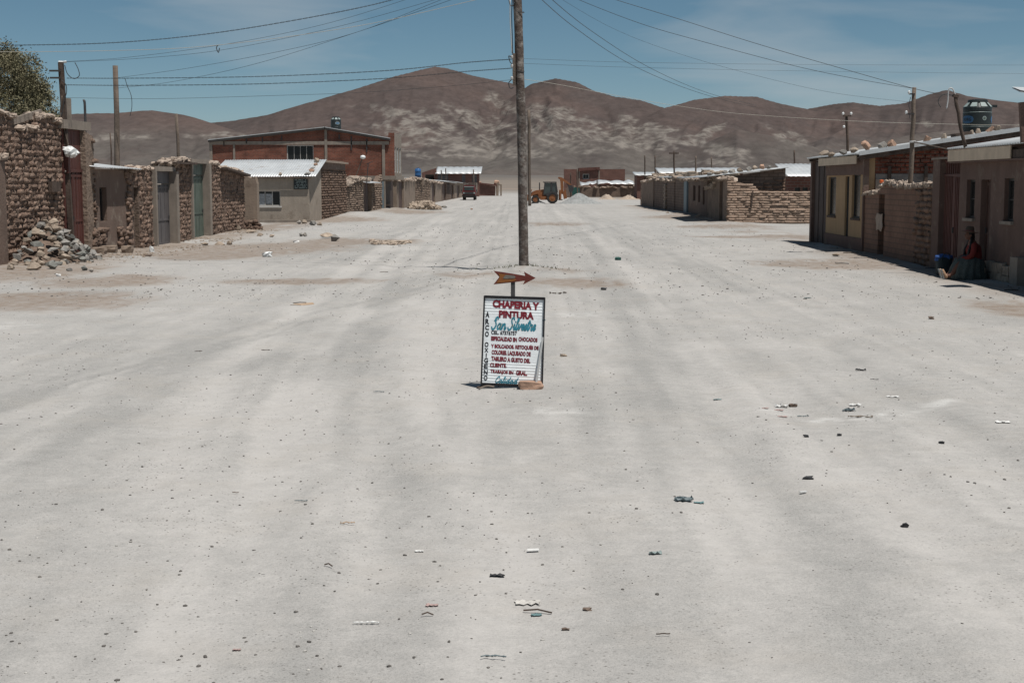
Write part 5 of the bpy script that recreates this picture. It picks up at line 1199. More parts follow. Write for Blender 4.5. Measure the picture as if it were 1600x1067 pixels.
t = thing('stay_rod', 'thin bare rod running from the wooden pole to the brown house eave', 'rod', AY(1430, 222, 38)); MB().tube([AY(1428, 222, YW - .15), AY(1494, 236, 34.2)], .018, 5).build('rod', 'wood', t)
t, a = tapered('far_pole', 'dark pole with cross arm and white insulators behind the ochre shop', 1323, 180, 1325, 262, 72, .13, .15, 'dark_wood', 0)
MB().beam(a + Vector((-.2, -.08, -.05)), a + Vector((.2, -.08, -.05)), .06).build('cross_arm', 'dark_wood', t)
for dx in (-.2, .2): MB().lathe([(.03, 0), (.06, .04), (.06, .1), (.02, .14)], a + Vector((dx, -.08, 0)), 8).build('insulator', 'white_plastic', t)
for dx, dz in ((-.14, -.65),): MB().lathe([(.03, 0), (.06, .04), (.06, .1), (.02, .14)], a + Vector((dx, -.08, dz)), 8).build('insulator', 'white_plastic', t)

# --- frontal adobe wall across the side street
PQ = Plane((10.4, 76.0), (16.4, 76.0))
t, s0, s1, zt, hl = facade_thing('adobe_wall', 'sunlit frontal wall of long adobe bricks with stepped left end', 'wall', PQ, 1136, 1290, [(1136, 276), (1146, 277), (1147, 284), (1160, 286), (1170, 291), (1180, 293), (1186, 298), (1224, 300), (1290, 300)], 'adobe_long', [], th=.4)
bricks_on(PQ, s0, s1, zt, hl, t, BR_LONG, ch=.13, bl=.52, seed=81, proud=.03, tilt=.010, gap=-.012, djit=.014)
a, c_ = PQ.m(1176, 298), PQ.m(1174, 324); MB().beam(PQ.pt(a[0], a[1], .08), PQ.pt(c_[0], c_[1], .08), .06, .05).build('stick', 'dark_wood', t)
# house behind it with sloping roof
YH = 78.5; PHh = Plane((10.4, YH), (17, YH))
t = thing('adobe_house', 'adobe house with sloping tin roof behind the sunlit frontal wall', 'house', (12, YH, 0))
tpz = [PHh.m(1140, 276), PHh.m(1228, 263)]
mb = MB(); a0, a1 = PHh.m(1138, 290)[0], PHh.m(1227, 290)[0]; core(mb, PHh, a0, a1, [(tpz[0][0], tpz[0][1]), (tpz[1][0], tpz[1][1])], [], th=.35); mb.build('gable_wall', 'adobe_block_far', t)
ra, rb = PHh.m(1092, 277), PHh.m(1231, 261.5)
sheet('roof', t, PHh.pt(ra[0], ra[1], .35), PHh.pt(ra[0], ra[1], -9), PHh.pt(rb[0], rb[1], .35), pitch=.3, amp=.02, nv=5, seed=31)
bricks_on(PHh, a0 + .6, a1, lambda s_: float(np.interp(s_, [tpz[0][0], tpz[1][0]], [tpz[0][1] - .9, tpz[1][1] - .5])), [], t, None, ch=.17, bl=.5, seed=82, proud=.05, joined='adobe_right')
rzh = lambda X: float(np.interp(X, [10.4 + ra[0], 10.4 + rb[0]], [ra[1], rb[1]]))
roof_stones([(1110, 9, 5, 'stone_grey', 'grey stone lowest on the adobe house roof'), (1122, 11, 5, 'stone_tan', 'tan stone second lowest on the adobe house roof'), (1134, 8, 5, 'stone_grey', 'grey stone above the wall end on the adobe house roof'), (1145, 12, 6, 'stone_grey', 'broad dark stone left of middle on the adobe house roof'),
             (1158, 12, 6, 'stone_tan', 'brown stone at the middle of the adobe house roof'), (1171, 10, 7, 'stone_grey', 'grey stone right of middle on the adobe house roof'), (1181, 9, 7, 'stone_tan', 'tan stone left of the orange one on the adobe house roof'),
             (1192, 10, 8, 'stone_pink', 'orange stone highest but one on the adobe house roof'), (1203, 9, 5, 'stone_grey', 'flat grey stone highest on the adobe house roof')], rzh, YH - .2, '{o}', 'stones on the adobe house roof', 0)
# house with white roof and dark red wall
YI = 84.; PI_ = Plane((14, YI), (18.5, YI)); t = thing('red_wall_house', 'house with plain white tin roof and dark red wall left of the ochre shop', 'house', (16, YI, 0))
hw = [rect(PI_, x0, 293, x1, 301) for x0, x1 in ((1242, 1250), (1254, 1262), (1265, 1273))]
mb = MB(); a0, a1 = PI_.m(1228, 285)[0], PI_.m(1300, 285)[0]; z_ = PI_.m(1250, 276)[1]; core(mb, PI_, a0, a1, [(a0, z_), (a1, z_)], hw, th=.3); mb.build('front_wall', 'red_brick_far', t)
for h in hw: window(PI_, h, t, 'dark_frame', cols=1)
sheet('roof', t, PI_.pt(a0, z_ + .02, .4), PI_.pt(a1, z_ + .02, .4), PI_.pt(a0, PI_.m(1250, 260)[1] + .2, -4), pitch=.3, amp=.015, nv=3, seed=41)

# --- row of adobe fronts on the right, receding
PRr = Plane((10.4, 76.4), (10.7, 140), flip=True)
def rr_house(label, x0, x1, tops, holes, m='adobe_far', doorm='brown_door', extra=None, seed=0, cap_=True, nm='adobe_house'):
    t_ = low_house(nm, label, PRr, x0, x1, tops, m, holes, doorm=doorm, seed=seed, cop=cap_, bricks=None); return t_
rr_house('mud wall end with blue-grey door post at the corner of the frontal wall', 1134.5, 1105, [(1134, 280), (1124, 279), (1122, 275), (1118, 292), (1105, 293)], [(1124, 279.5, 1129, 348)], seed=51, nm='mud_wall', doorm='old_shutter')
t = rr_house('low mud house with three narrow dark doors under the tin roof', 1104.5, 1073, [(1104, 281), (1073, 281)], [(1098, 293, 1101, 320), (1091, 290, 1094, 316), (1083, 290, 1086.5, 314)], seed=52, m='brown_plaster')
b = MB(); a = rect(PRr, 1071, 282, 1075.5, 341); b.pbox(PRr, a[0], a[1], -.1, a[3], .0, .12); b.build('blue_post', 'blue_door', t)
rr_house('adobe yard wall with brick pier beyond the three-door house', 1072.5, 1054, [(1072, 280), (1062, 281), (1058, 277), (1054, 278)], [(1052, 278, 1055, 333)], seed=53, m='adobe_block_far', nm='adobe_wall')
rr_house('adobe wall with a pale vertical brick strip', 1053.5, 1021, [(1053, 282), (1040, 281), (1030, 281), (1025, 277), (1021, 276)], [(1020, 276, 1022.5, 325)], seed=54, m='adobe_block_far', nm='adobe_wall')
rr_house('farthest adobe wall of the right row, ending at the open ground', 1020.5, 1002, [(1020, 281), (1010, 284), (1002, 284)], [], seed=55, m='adobe_far', nm='adobe_wall')
b = MB(); r = random.Random(3); a = PRr.m(1041, 300)
for k in range(13): b.lump(PRr.pt(a[0] + (.2 if k % 2 else -.2), .05 + k * .16, .06), (.2, .9, .13), k, .3, .12)
tag(b.build('brick_pier', 'pale_mud', None, PRr.pt(a[0], 0, .06)), 'pale stacked brick pier on the right adobe row', 'pier')
# corner return at the far end
b = MB(); PE = Plane((10.72, 140), (14.5, 140)); core(b, PE, 0, 3.5, [(0, 2.2), (3.5, 2.2)], [], th=.4); tag(b.build('adobe_wall', 'adobe_block_far', None, PE.pt(1, 0)), 'return wall closing the far end of the right adobe row', 'wall')
# roofs behind that row
for px0, px1, ya, yb, Y, lab in [(1029, 1101, 270.5, 262, 175, 'pale tin roofed shed behind the right adobe row, longest one'), (1101, 1165, 270, 261.5, 165, 'pale tin roofed shed right of the longest shed'), (992, 1027, 274, 268.5, 190, 'small white roofed shed at the end of the right row')]:
    pl = Plane((8, Y), (40, Y)); a0, a1 = pl.m(px0, 270)[0], pl.m(px1, 270)[0]; z0, z1 = pl.m(px0, ya)[1], pl.m(px0, yb)[1]
    t = thing('tin_roof_shed', lab, 'shed', pl.pt(a0, 0), 'pale tin roofed sheds'); b = MB(); core(b, pl, a0 + .3, a1 - .3, [(a0, z0), (a1, z0)], [], th=.3); b.build('front_wall', 'red_brick_far', t)
    sheet('roof', t, pl.pt(a0, z0, .5), pl.pt(a1, z0, .5), pl.pt(a0, z1, -5), pitch=.9, amp=.02, nv=2)
    MB().prism([pl.pt(a0 + .3, -.2, -.3), pl.pt(a0 + .3, z0 - .02, -.3), pl.pt(a0 + .3, z1 - .1, -5), pl.pt(a0 + .3, -.2, -5)], (.3, 0, 0)).build('end_wall', 'red_brick_far', t)
t = thing('tin_lean_to', 'sloping tin lean-to roof heaped with rubble in the right row', 'roof', (12, 100, 0))
pl = Plane((10.6, 96), (10.6, 120), flip=True); a0, a1 = pl.m(1090, 280)[0], pl.m(1028, 281)[0]
sheet('roof', t, PRr.pt(PRr.m(1072, 281)[0], PRr.m(1072, 280)[1] + .1, .1), PRr.pt(PRr.m(1028, 281)[0], PRr.m(1028, 279)[1] + .1, .1), PRr.pt(PRr.m(1072, 281)[0], PRr.m(1072, 276)[1] + .35, -5), pitch=.4, amp=.03, nv=3, seed=71)
mb = MB(); r = random.Random(17)
for k in range(60):
    s_ = r.uniform(PRr.m(1085, 280)[0], PRr.m(1010, 280)[0]); mb.lump(PRr.pt(s_, PRr.m(1045, 278)[1] + r.uniform(.1, .3), -r.uniform(.1, 2.5)), (r.uniform(.3, .9), r.uniform(.3, .7), r.uniform(.15, .4)), k, .5, .25)
o = mb.build('roof_rubble', 'stone_tan', t); o['kind'] = 'stuff'

# ================================================================== MIDDLE OF THE STREET
# --- main utility pole
pb = G(818.5, 424); YPo = pb.y; pb.z = gz1(pb.x, pb.y)
t = thing('utility_pole', 'tall weathered wooden utility pole in the middle of the dirt street', 'pole', pb)
topP = AY(803, -118, YPo); P = []; R = []; r = random.Random(2)
for k in range(25):
    u = k / 24; q = Vector((pb.x, pb.y, -.5)).lerp(topP, u); bow = .05 * math.sin(u * 3.1)
    P.append(q + Vector((bow + r.uniform(-.006, .006), 0, 0))); R.append(.118 - .022 * u + r.uniform(-.004, .004))
MB().tube(P, R, 14).build('pole_shaft', 'pole_wood', t, smooth=True)
for y_ in (112, 20): q = AY(812, y_, YPo); MB().tube([AY(812, y_, YPo) + Vector((math.cos(a) * .108, math.sin(a) * .108, .02 * math.sin(a * 2))) for a in np.linspace(0, 6.283, 14)], .008, 4).build('wire_band', 'cable', t)
a, c = AY(803, 84, YPo - .05), AY(803.5, 134, YPo - .05); MB().beam(c, a, .075, .09).build('stub_post', 'wood', t)
for py in (92, 106, 125): q = AY(800, py, YPo - .08); MB().lathe([(.02, 0), (.035, .02), (.035, .06), (.015, .08)], q, 8).build('insulator', 'steel_pale', t)
for pts in ([(797, 0), (797, 30), (798.5, 60), (800, 84)], [(795, 0), (797, 8), (801, 10), (804, 4)], [(799, 90), (795, 88), (797, 97), (800, 100)], [(799, 125), (795, 130), (797, 138), (803, 137)], [(802, -20), (799.5, 20), (800.5, 60), (801, 84)]):
    MB().tube(catmull([AY(x_, y_, YPo - .1) for x_, y_ in pts], 5), .012, 5).build('drop_wire', 'cable' if pts[0][0] != 797 else 'steel_pale', t, smooth=True)
# dry weeds round the foot
mb = MB()
for k in range(110):
    an = r.uniform(0, 6.28); rr_ = r.uniform(.10, .6) * (1 if k % 4 else 1.8); x_, y_ = pb.x + rr_ * math.cos(an) * 1.6, pb.y + rr_ * math.sin(an) * .5; z_ = gz1(x_, y_); h_ = r.uniform(.02, .08)
    d = Vector((r.uniform(-.06, .06), r.uniform(-.06, .06), h_)); mb.add([(x_, y_, z_ - .01), (x_ + .02, y_, z_ - .01), Vector((x_, y_, z_)) + d], [(0, 1, 2)])
mat('dry_weed', (.10, .10, .06), bump=0); o = mb.build('dry_weeds', 'dry_weed'); o['kind'] = 'stuff'
t, a = tapered('far_post', 'thin far post just right of the utility pole', 826.5, 172, 827.5, 318, 135, .28, .30, 'wood', 0)
for px, y0, y1, Y, lab in [(1007.5, 243, 272, 190, 'first thin distant pole at the end of the right row'), (1023.5, 243, 272, 185, 'second thin distant pole at the end of the right row'), (1053, 236, 272, 150, 'thin pole with cross bar rising from the right adobe row'), (1087, 244, 270, 150, 'pale thin pole over the right adobe row'), (1111.5, 246, 262, 190, 'short faint pole right of the pale thin one'), (1241, 235, 262, 150, 'very thin pole above the white tin roof'),
                           (689.5, 266, 280, 228, 'thin pole left of the long shed wall'), (696.5, 263, 282, 226, 'second thin pole at the long shed'), (740, 265, 285, 226, 'pale thin pole right on the long shed wall'), (944, 242, 293, 200, 'thin pole beside the brick building behind the backhoe') if False else (891.5, 270, 300, 205, 'slim pole left of the brick building'), (902, 264, 302, 190, 'pale wooden pole in front of the brick building')]:
    t, a = tapered('distant_pole', lab, px, y0, px + .4, y1, Y, .17, .19, 'wood' if 'pale' in lab else 'dark_wood', 0, n=5)
    if 'cross' in lab: MB().beam(a + Vector((-.5, 0, -.25)), a + Vector((.5, 0, -.25)), .14).build('cross_bar', 'dark_wood', t)

# --- hand painted sign with arrow
mat('sign_white', (.74, .77, .78), rough=.55, var=.08, scale=9, bump=.12, bscale=35, col2=(.58, .59, .58), c2scale=6, c2lo=.56, c2hi=.72, c2amt=.6)
mat('sign_red', (.175, .018, .028), rough=.5, var=.12, scale=12, bump=0, col2=(.05, .012, .018), c2scale=30, c2lo=.55, c2hi=.7)
mat('sign_black', (.018, .017, .019), rough=.5, var=.2, bump=0)
mat('sign_teal', (.03, .20, .27), rough=.5, var=.3, scale=20, bump=0, col2=(.10, .085, .03), c2scale=40, c2lo=.55, c2hi=.62)
mat('arrow_red', (.115, .026, .018), rough=.6, var=.2, scale=8, bump=.1, col2=(.055, .02, .014), c2scale=9, c2lo=.56, c2hi=.7)
mat('arrow_orange', (.20, .075, .018), rough=.6, var=.2, scale=14, bump=0, col2=(.11, .03, .02), c2scale=14, c2lo=.5, c2hi=.65)
mat('arrow_grey', (.13, .115, .10), rough=.6, var=.3, scale=30, bump=0)
YSg = G(800, 601).y; sg = Vector((AY(800, 601, YSg).x, YSg, 0)); sg.z = gz1(sg.x, sg.y)
t = thing('painted_sign', 'white hand-painted corrugated metal sign with red lettering and black frame', 'sign', sg)
LB = 0.13                                                   # leans back
def SG(px, py, d=0.0):                                      # point on the leaning sign sheet
    n_ = Vector((0, -1, LB)).normalized(); o_ = Vector((0, 0, CAMH)); dr_ = ray(px, py); p0_ = Vector((sg.x, YSg, 0)); tt = (p0_ - o_).dot(n_) / dr_.dot(n_)
    return o_ + dr_ * tt + n_ * d
CORN = ((757, 463.5), (851, 466.5), (847, 604), (752, 599.5))
def SUV(u, v, d=0.0):                                        # u 0..1 across, v 0..1 up
    x_ = (CORN[3][0] * (1 - u) + CORN[2][0] * u) * (1 - v) + (CORN[0][0] * (1 - u) + CORN[1][0] * u) * v
    y_ = (CORN[3][1] * (1 - u) + CORN[2][1] * u) * (1 - v) + (CORN[0][1] * (1 - u) + CORN[1][1] * u) * v
    return SG(x_, y_, d)
def ripple(v): return (.0013 if (v > .80 or v < .26) else .00012) * math.sin(v * 2 * math.pi * 30)
mb = MB(); nu, nv = 6, 240
for side in (0, 1):
    for j in range(nv + 1):
        for i_ in range(nu + 1): mb.v.append(tuple(SUV(i_ / nu, j / nv, ripple(j / nv) - .003 * side)))
k_ = (nu + 1) * (nv + 1)
for j in range(nv):
    for i_ in range(nu): a = j * (nu + 1) + i_; mb.f += [(a, a + 1, a + nu + 2, a + nu + 1), (k_ + a, k_ + a + nu + 1, k_ + a + nu + 2, k_ + a + 1)]
mb.build('sheet', 'sign_white', t, smooth=True)
for nm, p0, p1 in (('frame_bar', (0, 1), (1, 1)), ('frame_bar', (0, 0), (1, 0)), ('frame_bar', (0, -.01), (0, 1.01)), ('frame_bar', (1, -.01), (1, 1.01))):
    MB().beam(SUV(*p0, .006), SUV(*p1, .006), .017, .026).build(nm, 'sign_black', t)
for u in (.06, .94): a = SUV(u, .95, -.02); q = Vector((a.x, a.y + .34, 0)); MB().beam(a, (q.x, q.y, gz1(q.x, q.y) - .03), .018).build('rear_leg', 'steel_dark', t)
fnS = lambda u, v: tuple(SUV(u, v, ripple(v) + .0026))
def sx(px, py):                                             # photo px -> sign u, v (bilinear inverse, good enough)
    v = (601.5 - py) / 137.0; l_ = CORN[3][0] + (CORN[0][0] - CORN[3][0]) * v; r_ = CORN[2][0] + (CORN[1][0] - CORN[2][0]) * v
    u = (px - l_) / (r_ - l_); yb = CORN[3][1] * (1 - u) + CORN[2][1] * u; yt = CORN[0][1] * (1 - u) + CORN[1][1] * u
    return u, (yb - py) / (yb - yt)
def line(txt, m_, x0, y0, x1, y1, off=.012, skew=0.0):
    """lettering whose box runs from photo x0..x1, cap height y0..y1 at its left end, drifting down by skew px"""
    u0, vb = sx(x0, y1); u1, vt = sx(x1, y0); vs_, fs_, a_, b_, c_, d_ = text_geo(txt, off); v0 = vb; h_ = sx(x0, y0)[1] - vb; dv = -skew / 137.0
    mb_ = MB(); mb_.add([fnS(u0 + (q[0] - a_) / (b_ - a_) * (u1 - u0), v0 + (q[1] - c_) / (d_ - c_) * h_ + dv * (q[0] - a_) / (b_ - a_)) for q in vs_], fs_); o_ = mb_.build('lettering', m_, t); o_['kind'] = 'stuff' if False else 'part' if False else o_.get('kind', ''); del o_['kind']; return o_
line('CHAPERIA Y', 'sign_red', 769.5, 468.2, 843, 480.5, .06, 2.2)
line('PINTURA', 'sign_red', 779.3, 484.8, 834.5, 496.6, .06, 1.2)
line('CEL. 67576757', 'sign_black', 767.3, 516.0, 808, 522.2, .036, .4)
line('ESPECIALIDAD EN', 'sign_red', 767.2, 525, 808, 532, .06, .8); line('CHOCADOS', 'sign_red', 810, 526.2, 840, 533, .06, .6)
line('Y BOLCADOS, RETOQUÉS DE', 'sign_red', 767, 536, 842, 544.6, .06, .3)
line('COLORES, LAQUEADO DE', 'sign_red', 768, 546.5, 829.5, 554.8, .06, .8)
line('TABLERO A GUSTO DEL', 'sign_red', 767.5, 556.2, 829, 563.4, .06, 1.6)
line('CLIENTE.', 'sign_red', 765.5, 566.6, 792, 573.4, .06, .2)
line('TRABAJOS EN', 'sign_red', 766, 577.0, 802.5, 584, .06, 1.0); line('GRAL.', 'sign_red', 806, 578.4, 824, 586.2, .06, .3)
for k, (ch_, y0, y1) in enumerate([('A', 486.8, 496), ('R', 498, 506.5), ('C', 508, 515.5), ('O', 517.5, 526), ('O', 534.2, 542), ('X', 543.4, 550.2), ('I', 551.6, 558), ('G', 559, 566.8), ('E', 568.4, 575.6), ('N', 577.6, 584.8), ('O', 586.2, 594)]):
    xm = 761.8 - (y0 - 487) * .030; w_ = 3.2 if ch_ != 'I' else .9
    line(ch_, 'sign_black', xm - w_, y0, xm + w_, y1, .04)
u0, v0 = sx(768.5, 514.0); u1, v1 = sx(842, 500.5); o = script_in(MB(), 'San Silvestre', fnS, u0, u1 - .06, v0, v1 + .02, .0105).build('script_lettering', 'sign_teal', t)
o = script_in(MB(), '"', fnS, *[sx(767.5, 505)[0], sx(772, 505)[0]], sx(770, 507)[1], sx(770, 499.5)[1], .007).build('quote_mark', 'sign_teal', t)
o = script_in(MB(), '"', fnS, *[sx(843, 505)[0], sx(847.5, 505)[0]], sx(845, 507)[1], sx(845, 499.5)[1], .007).build('quote_mark', 'sign_teal', t)
u0, v0 = sx(773, 597.5); u1, v1 = sx(808, 589.5); script_in(MB(), 'Calidad', fnS, u0, u1, v0, v1, .006).build('script_lettering', 'sign_teal', t)
# arrow on a flat bar, one thing with the sign
MB().beam(SG(801.5, 464, .0), SG(801.5, 438, .0), .012, .045, up=Vector((1, 0, 0))).build('arrow_bar', 'steel_dark', t)
ap = [(771, 423.2), (800, 427.6), (820.5, 431), (818.6, 424.5), (837, 434.6), (817, 445), (820, 438.9), (802, 441.2), (771, 444.6), (780.2, 433)]
MB().prism([SG(x_, y_, .012) for x_, y_ in ap], Vector((0, -.004, 0))).build('arrow', 'arrow_red', t)
MB().prism([SG(x_, y_, .018) for x_, y_ in [(779, 427.5), (800, 430.5), (804, 433), (807, 438.5), (798, 440.4), (776, 442.4), (781, 433)]], Vector((0, -.001, 0))).build('arrow_paint', 'arrow_orange', t)
MB().prism([SG(x_, y_, .021) for x_, y_ in [(790, 429.8), (803, 430.6), (806, 433), (803, 435.5), (788, 435.8), (786, 434.5)]], Vector((0, -.001, 0))).build('arrow_patch', 'arrow_grey', t)
# rail leaning on the sign, stone and sticks at its foot
a = SG(848.2, 527, .02); q = G(836.8, 603.5); q.z = gz1(q.x, q.y); b = MB(); b.beam(q, a, .014, .018); tag(b.build('leaning_rail', 'steel_pale', None, q), 'pale metal rail leaning on the right side of the painted sign', 'rail')
q = G(829, 604); b = MB(); b.lump((q.x, q.y + .06, gz1(q.x, q.y) + .035), (.25, .16, .085), 5, .25, .12, (0, .06, .05)); tag(b.build('sign_stone', 'stone_pink', None, (q.x, q.y + .06, 0)), 'reddish brick-like stone lying against the foot of the painted sign', 'stone')
for k, (x0, y0, x1, y1, lab) in enumerate([(745, 601.5, 782, 597.5, 'thin dark stick at the left foot of the painted sign'), (748, 603.5, 772, 601.5, 'pale split stick in front of the dark one at the sign')]):
    a, c = G(x0, y0), G(x1, y1); a.z = gz1(a.x, a.y) + .012; c.z = gz1(c.x, c.y) + .02; tag(MB().tube(catmull([a, (a + c) / 2 + Vector((0, .02, .015)), c], 4), .010, 5).build('stick', ('dark_wood', 'old_board')[k], None, a, smooth=True), lab, 'stick')

# --- cables
def cable(label, pts, Y0, Y1, r_=.010, m_='cable', twist=0, nm='power_cable', group='overhead cables'):
    xa, xb = pts[0][0], pts[-1][0]; r_ = r_ * (.62 if not twist else .75)
    P_ = catmull([AY(x_, y_, Y0 + (Y1 - Y0) * (x_ - xa) / (xb - xa)) for x_, y_ in pts], 10); mb_ = MB()
    if twist:
        n = int((P_[-1] - P_[0]).length / .045); D_ = [P_[min(int(k / n * (len(P_) - 1)), len(P_) - 2)].lerp(P_[min(int(k / n * (len(P_) - 1)), len(P_) - 2) + 1], k / n * (len(P_) - 1) - min(int(k / n * (len(P_) - 1)), len(P_) - 2)) for k in range(n + 1)]
        for ph in (0, math.pi): mb_.tube([q + Vector((0, math.cos(k * 1.05 + ph), math.sin(k * 1.05 + ph))) * r_ * 1.0 for k, q in enumerate(D_)], r_ * .62, 3)
    else: mb_.tube(P_, r_, 5)
    return tag(mb_.build(nm, m_, None, P_[0], smooth=True), label, 'cable', group)
cable('dark twisted cable highest on the left, passing above the tree', [(-520, 66), (-60, 73), (0, 71.5), (180, 67), (350, 50), (560, 13), (680, -20), (800, -60)], 39, 34.3, .013, twist=1)
cable('pale wire just below the highest twisted cable on the left', [(-520, 72), (-60, 81), (0, 81.5), (180, 79.5), (340, 71), (560, 41), (745, 0), (801, -14)], 39, 34.3, .010, 'cable_pale')
cable('upper of two thin wires running from the gate post up to the pole', [(98, 97), (200, 90), (350, 70), (500, 40), (640, -2), (800, -58)], 40.2, 34.3, .007)
cable('lower of two thin wires running from the gate post up to the pole', [(98, 97.5), (220, 91.5), (350, 78), (520, 44), (680, 0), (800, -36)], 40.2, 34.3, .007)
cable('thin wire from the thick bare pole rising to the main pole', [(184, 122), (300, 106), (450, 78), (560, 50), (690, 0), (801, -44)], 46, 34.3, .008)
cable('low thin wire from the thick bare pole rising to the main pole', [(184, 138), (270, 128), (400, 100), (560, 50), (700, 2), (801, -36)], 46, 34.3, .008)
cable('upper twisted cable running level from gate post to main pole', [(104, 122.5), (200, 122.6), (400, 120), (600, 111), (730, 98), (800, 93)], 40.2, 34.2, .012, twist=1)
cable('lower twisted cable running level from gate post to main pole', [(100, 133), (200, 133.8), (400, 131.5), (600, 123), (730, 112), (800, 107)], 40.2, 34.2, .012, twist=1)
cable('lowest thin level wire on the left, crossing in front of the hills', [(100, 153), (250, 154.5), (450, 149), (560, 145), (700, 135), (800, 125)], 40.2, 34.2, .007)
cable('left of two wires falling to the right behind the pole', [(808, -40), (840, -6), (900, 45), (980, 98), (1060, 134), (1125, 155), (1180, 168)], 34.5, 90, .016)
cable('right of two wires falling to the right behind the pole', [(808, -56), (856, -6), (920, 46), (1000, 98), (1070, 132), (1127, 152), (1182, 165)], 34.5, 90, .016)
cable('wire from the main pole down to the slim wooden pole top', [(808, -46), (890, -6), (1000, 37), (1100, 66), (1240, 103), (1340, 124), (1429, 139)], 34.5, 39.4, .010)
cable('upper wire continuing past the slim pole to the leaning pipe', [(808, -64), (880, -32), (950, -4), (1060, 30), (1180, 68), (1300, 103), (1429, 139), (1492, 151)], 34.5, 33.2, .010)
cable('thin sagging wire below the others on the right', [(808, -46), (872, -4), (960, 46), (1060, 84), (1180, 118), (1300, 145), (1422, 160)], 34.5, 39.4, .005)
cable('faint straight wire crossing the right sky, upper one', [(815, 92), (1000, 98), (1300, 101.5), (1660, 102), (2000, 100)], 34.5, 60, .005)
cable('faint straight wire crossing the right sky, lower one', [(815, 99.5), (1000, 106), (1300, 112), (1660, 116), (2000, 118)], 34.5, 60, .005)
cable('pale wire running right from the pole across the hill tops', [(818, 124), (870, 132), (960, 149), (1060, 166), (1180, 180), (1400, 192), (1660, 196), (2000, 192)], 34.5, 60, .008, 'cable_pale')
a = AY(341, 70.5, 37.9); tag(MB().tube(catmull([a, a + Vector((-.05, 0, -.08)), a + Vector((0, 0, -.2)), a + Vector((.03, 0, -.08))], 4), .012, 5).build('cable_tie', 'cable', None, a), 'dark loop hanging from the pale wire on the left', 'wire')
for px, Y, y0 in ((201, 46, 122),):
    tag(MB().tube(catmull([AY(195, 122, 46), AY(199, 135, 46), AY(205, 150, 46), AY(206, 168, 46), AY(203, 182, 46)], 5), .010, 5).build('dangling_wire', 'cable', None, AY(203, 182, 46)), 'dark wire dangling right of the thick bare pole', 'wire')

# --- backhoe loader
mat('digger_orange', (.25, .10, .042), rough=.5, var=.18, scale=2, bump=.05, col2=(.20, .10, .06), c2scale=2, c2lo=.52, c2hi=.68)
mat('tyre', (.028, .026, .025), rough=.85, var=.2, bump=.3, bscale=12, col2=(.07, .065, .06), c2scale=3, c2lo=.5, c2hi=.7)
mat('cab_glass', (.04, .055, .055), rough=.08, var=.1, bump=0, spec=.7)
YD = 151.0
def D(px, py, dy=0.0): q = AY(px, py, YD); q.y += dy; q.z = q.z + 0.0; return q
gD = gz1(2, YD)
bh = thing('backhoe_loader', 'orange backhoe loader with dark cab facing left behind the pole', 'backhoe', D(850, 318))
def wheel(px, py, r_px, w_, dy, nm):
    c_ = D(px, py, dy); R_ = r_px * YD / FPX; c_.z = gD + R_
    o_ = MB().lathe([(R_ * .6, -w_ / 2), (R_ * .92, -w_ / 2), (R_, -w_ * .32), (R_, w_ * .32), (R_ * .92, w_ / 2), (R_ * .6, w_ / 2)], c_, 22, 'y', cap=False).build(nm, 'tyre', bh)
    MB().lathe([(R_ * .61, -w_ * .40), (R_ * .5, -w_ * .30), (R_ * .25, -w_ * .30), (R_ * .22, -w_ * .45), (.01, -w_ * .45)], c_, 16, 'y').build('rim', 'digger_orange', o_)
for dy in (-.85, .85): wheel(863, 310, 8.8, .45, dy, 'rear_wheel'); wheel(836.5, 312, 6.3, .35, dy * .9, 'front_wheel')
def dprism(nm, pts, y0, y1, m_, par=None): return MB().prism([D(x_, y_, y0) for x_, y_ in pts], (0, y1 - y0, 0)).build(nm, m_, par or bh)
dprism('chassis', [(832, 306), (872, 305), (872, 311), (832, 311)], -.5, .5, 'digger_orange')
dprism('hood', [(829, 303.5), (831, 300), (838, 297.5), (850, 296), (850, 306), (830, 306)], -.45, .45, 'digger_orange')
dprism('fuel_tank', [(844, 307), (856, 306.5), (856, 312.5), (844, 312.5)], -.72, -.40, 'digger_orange')
cabf = MB()
for (x0, y0, x1, y1) in ((849.5, 304, 851.5, 285), (862, 303, 861.5, 284.7), (871, 301, 868.5, 285)):
    for dy in (-.6, .6): cabf.beam(D(x0, y0, dy), D(x1, y1, dy), .10)
for dy in (-.6, .6): cabf.beam(D(849.5, 304, dy), D(871, 301, dy), .12)
cab = cabf.build('cab_frame', 'steel_dark', bh)
dprism('cab_roof', [(848.5, 284.2), (869.5, 284.2), (869.5, 285.8), (848.5, 285.8)], -.68, .68, 'steel_dark')
for dy in (-.58, .57):
    dprism('side_glass', [(850.3, 303), (852, 286), (861, 286), (861.2, 302.5)], dy, dy + .015, 'cab_glass', cab); dprism('side_glass', [(862.6, 302), (862.2, 286), (868, 286), (870, 300.5)], dy, dy + .015, 'cab_glass', cab)
dprism('cab_floor', [(850, 303.5), (871, 302), (871, 306), (850, 306)], -.55, .55, 'steel_dark')
dprism('seat', [(858, 302), (864, 302), (864, 296), (862.5, 296), (862, 299.5), (858, 299.5)], -.25, .25, 'tyre')
fp = [(853, 305.5), (856, 301.5), (861, 299.5), (867, 300), (871.5, 303), (872.5, 306), (870.5, 305), (866.5, 301.9), (861.5, 301.5), (857, 303.5), (854.5, 306.5)]
for dy in (-1.05, .65): dprism('fender', fp, dy, dy + .4, 'steel_dark')
MB().tube([D(843, 298, -.2), D(843, 285.5, -.2)], .06, 6).build('exhaust', 'steel_dark', bh)
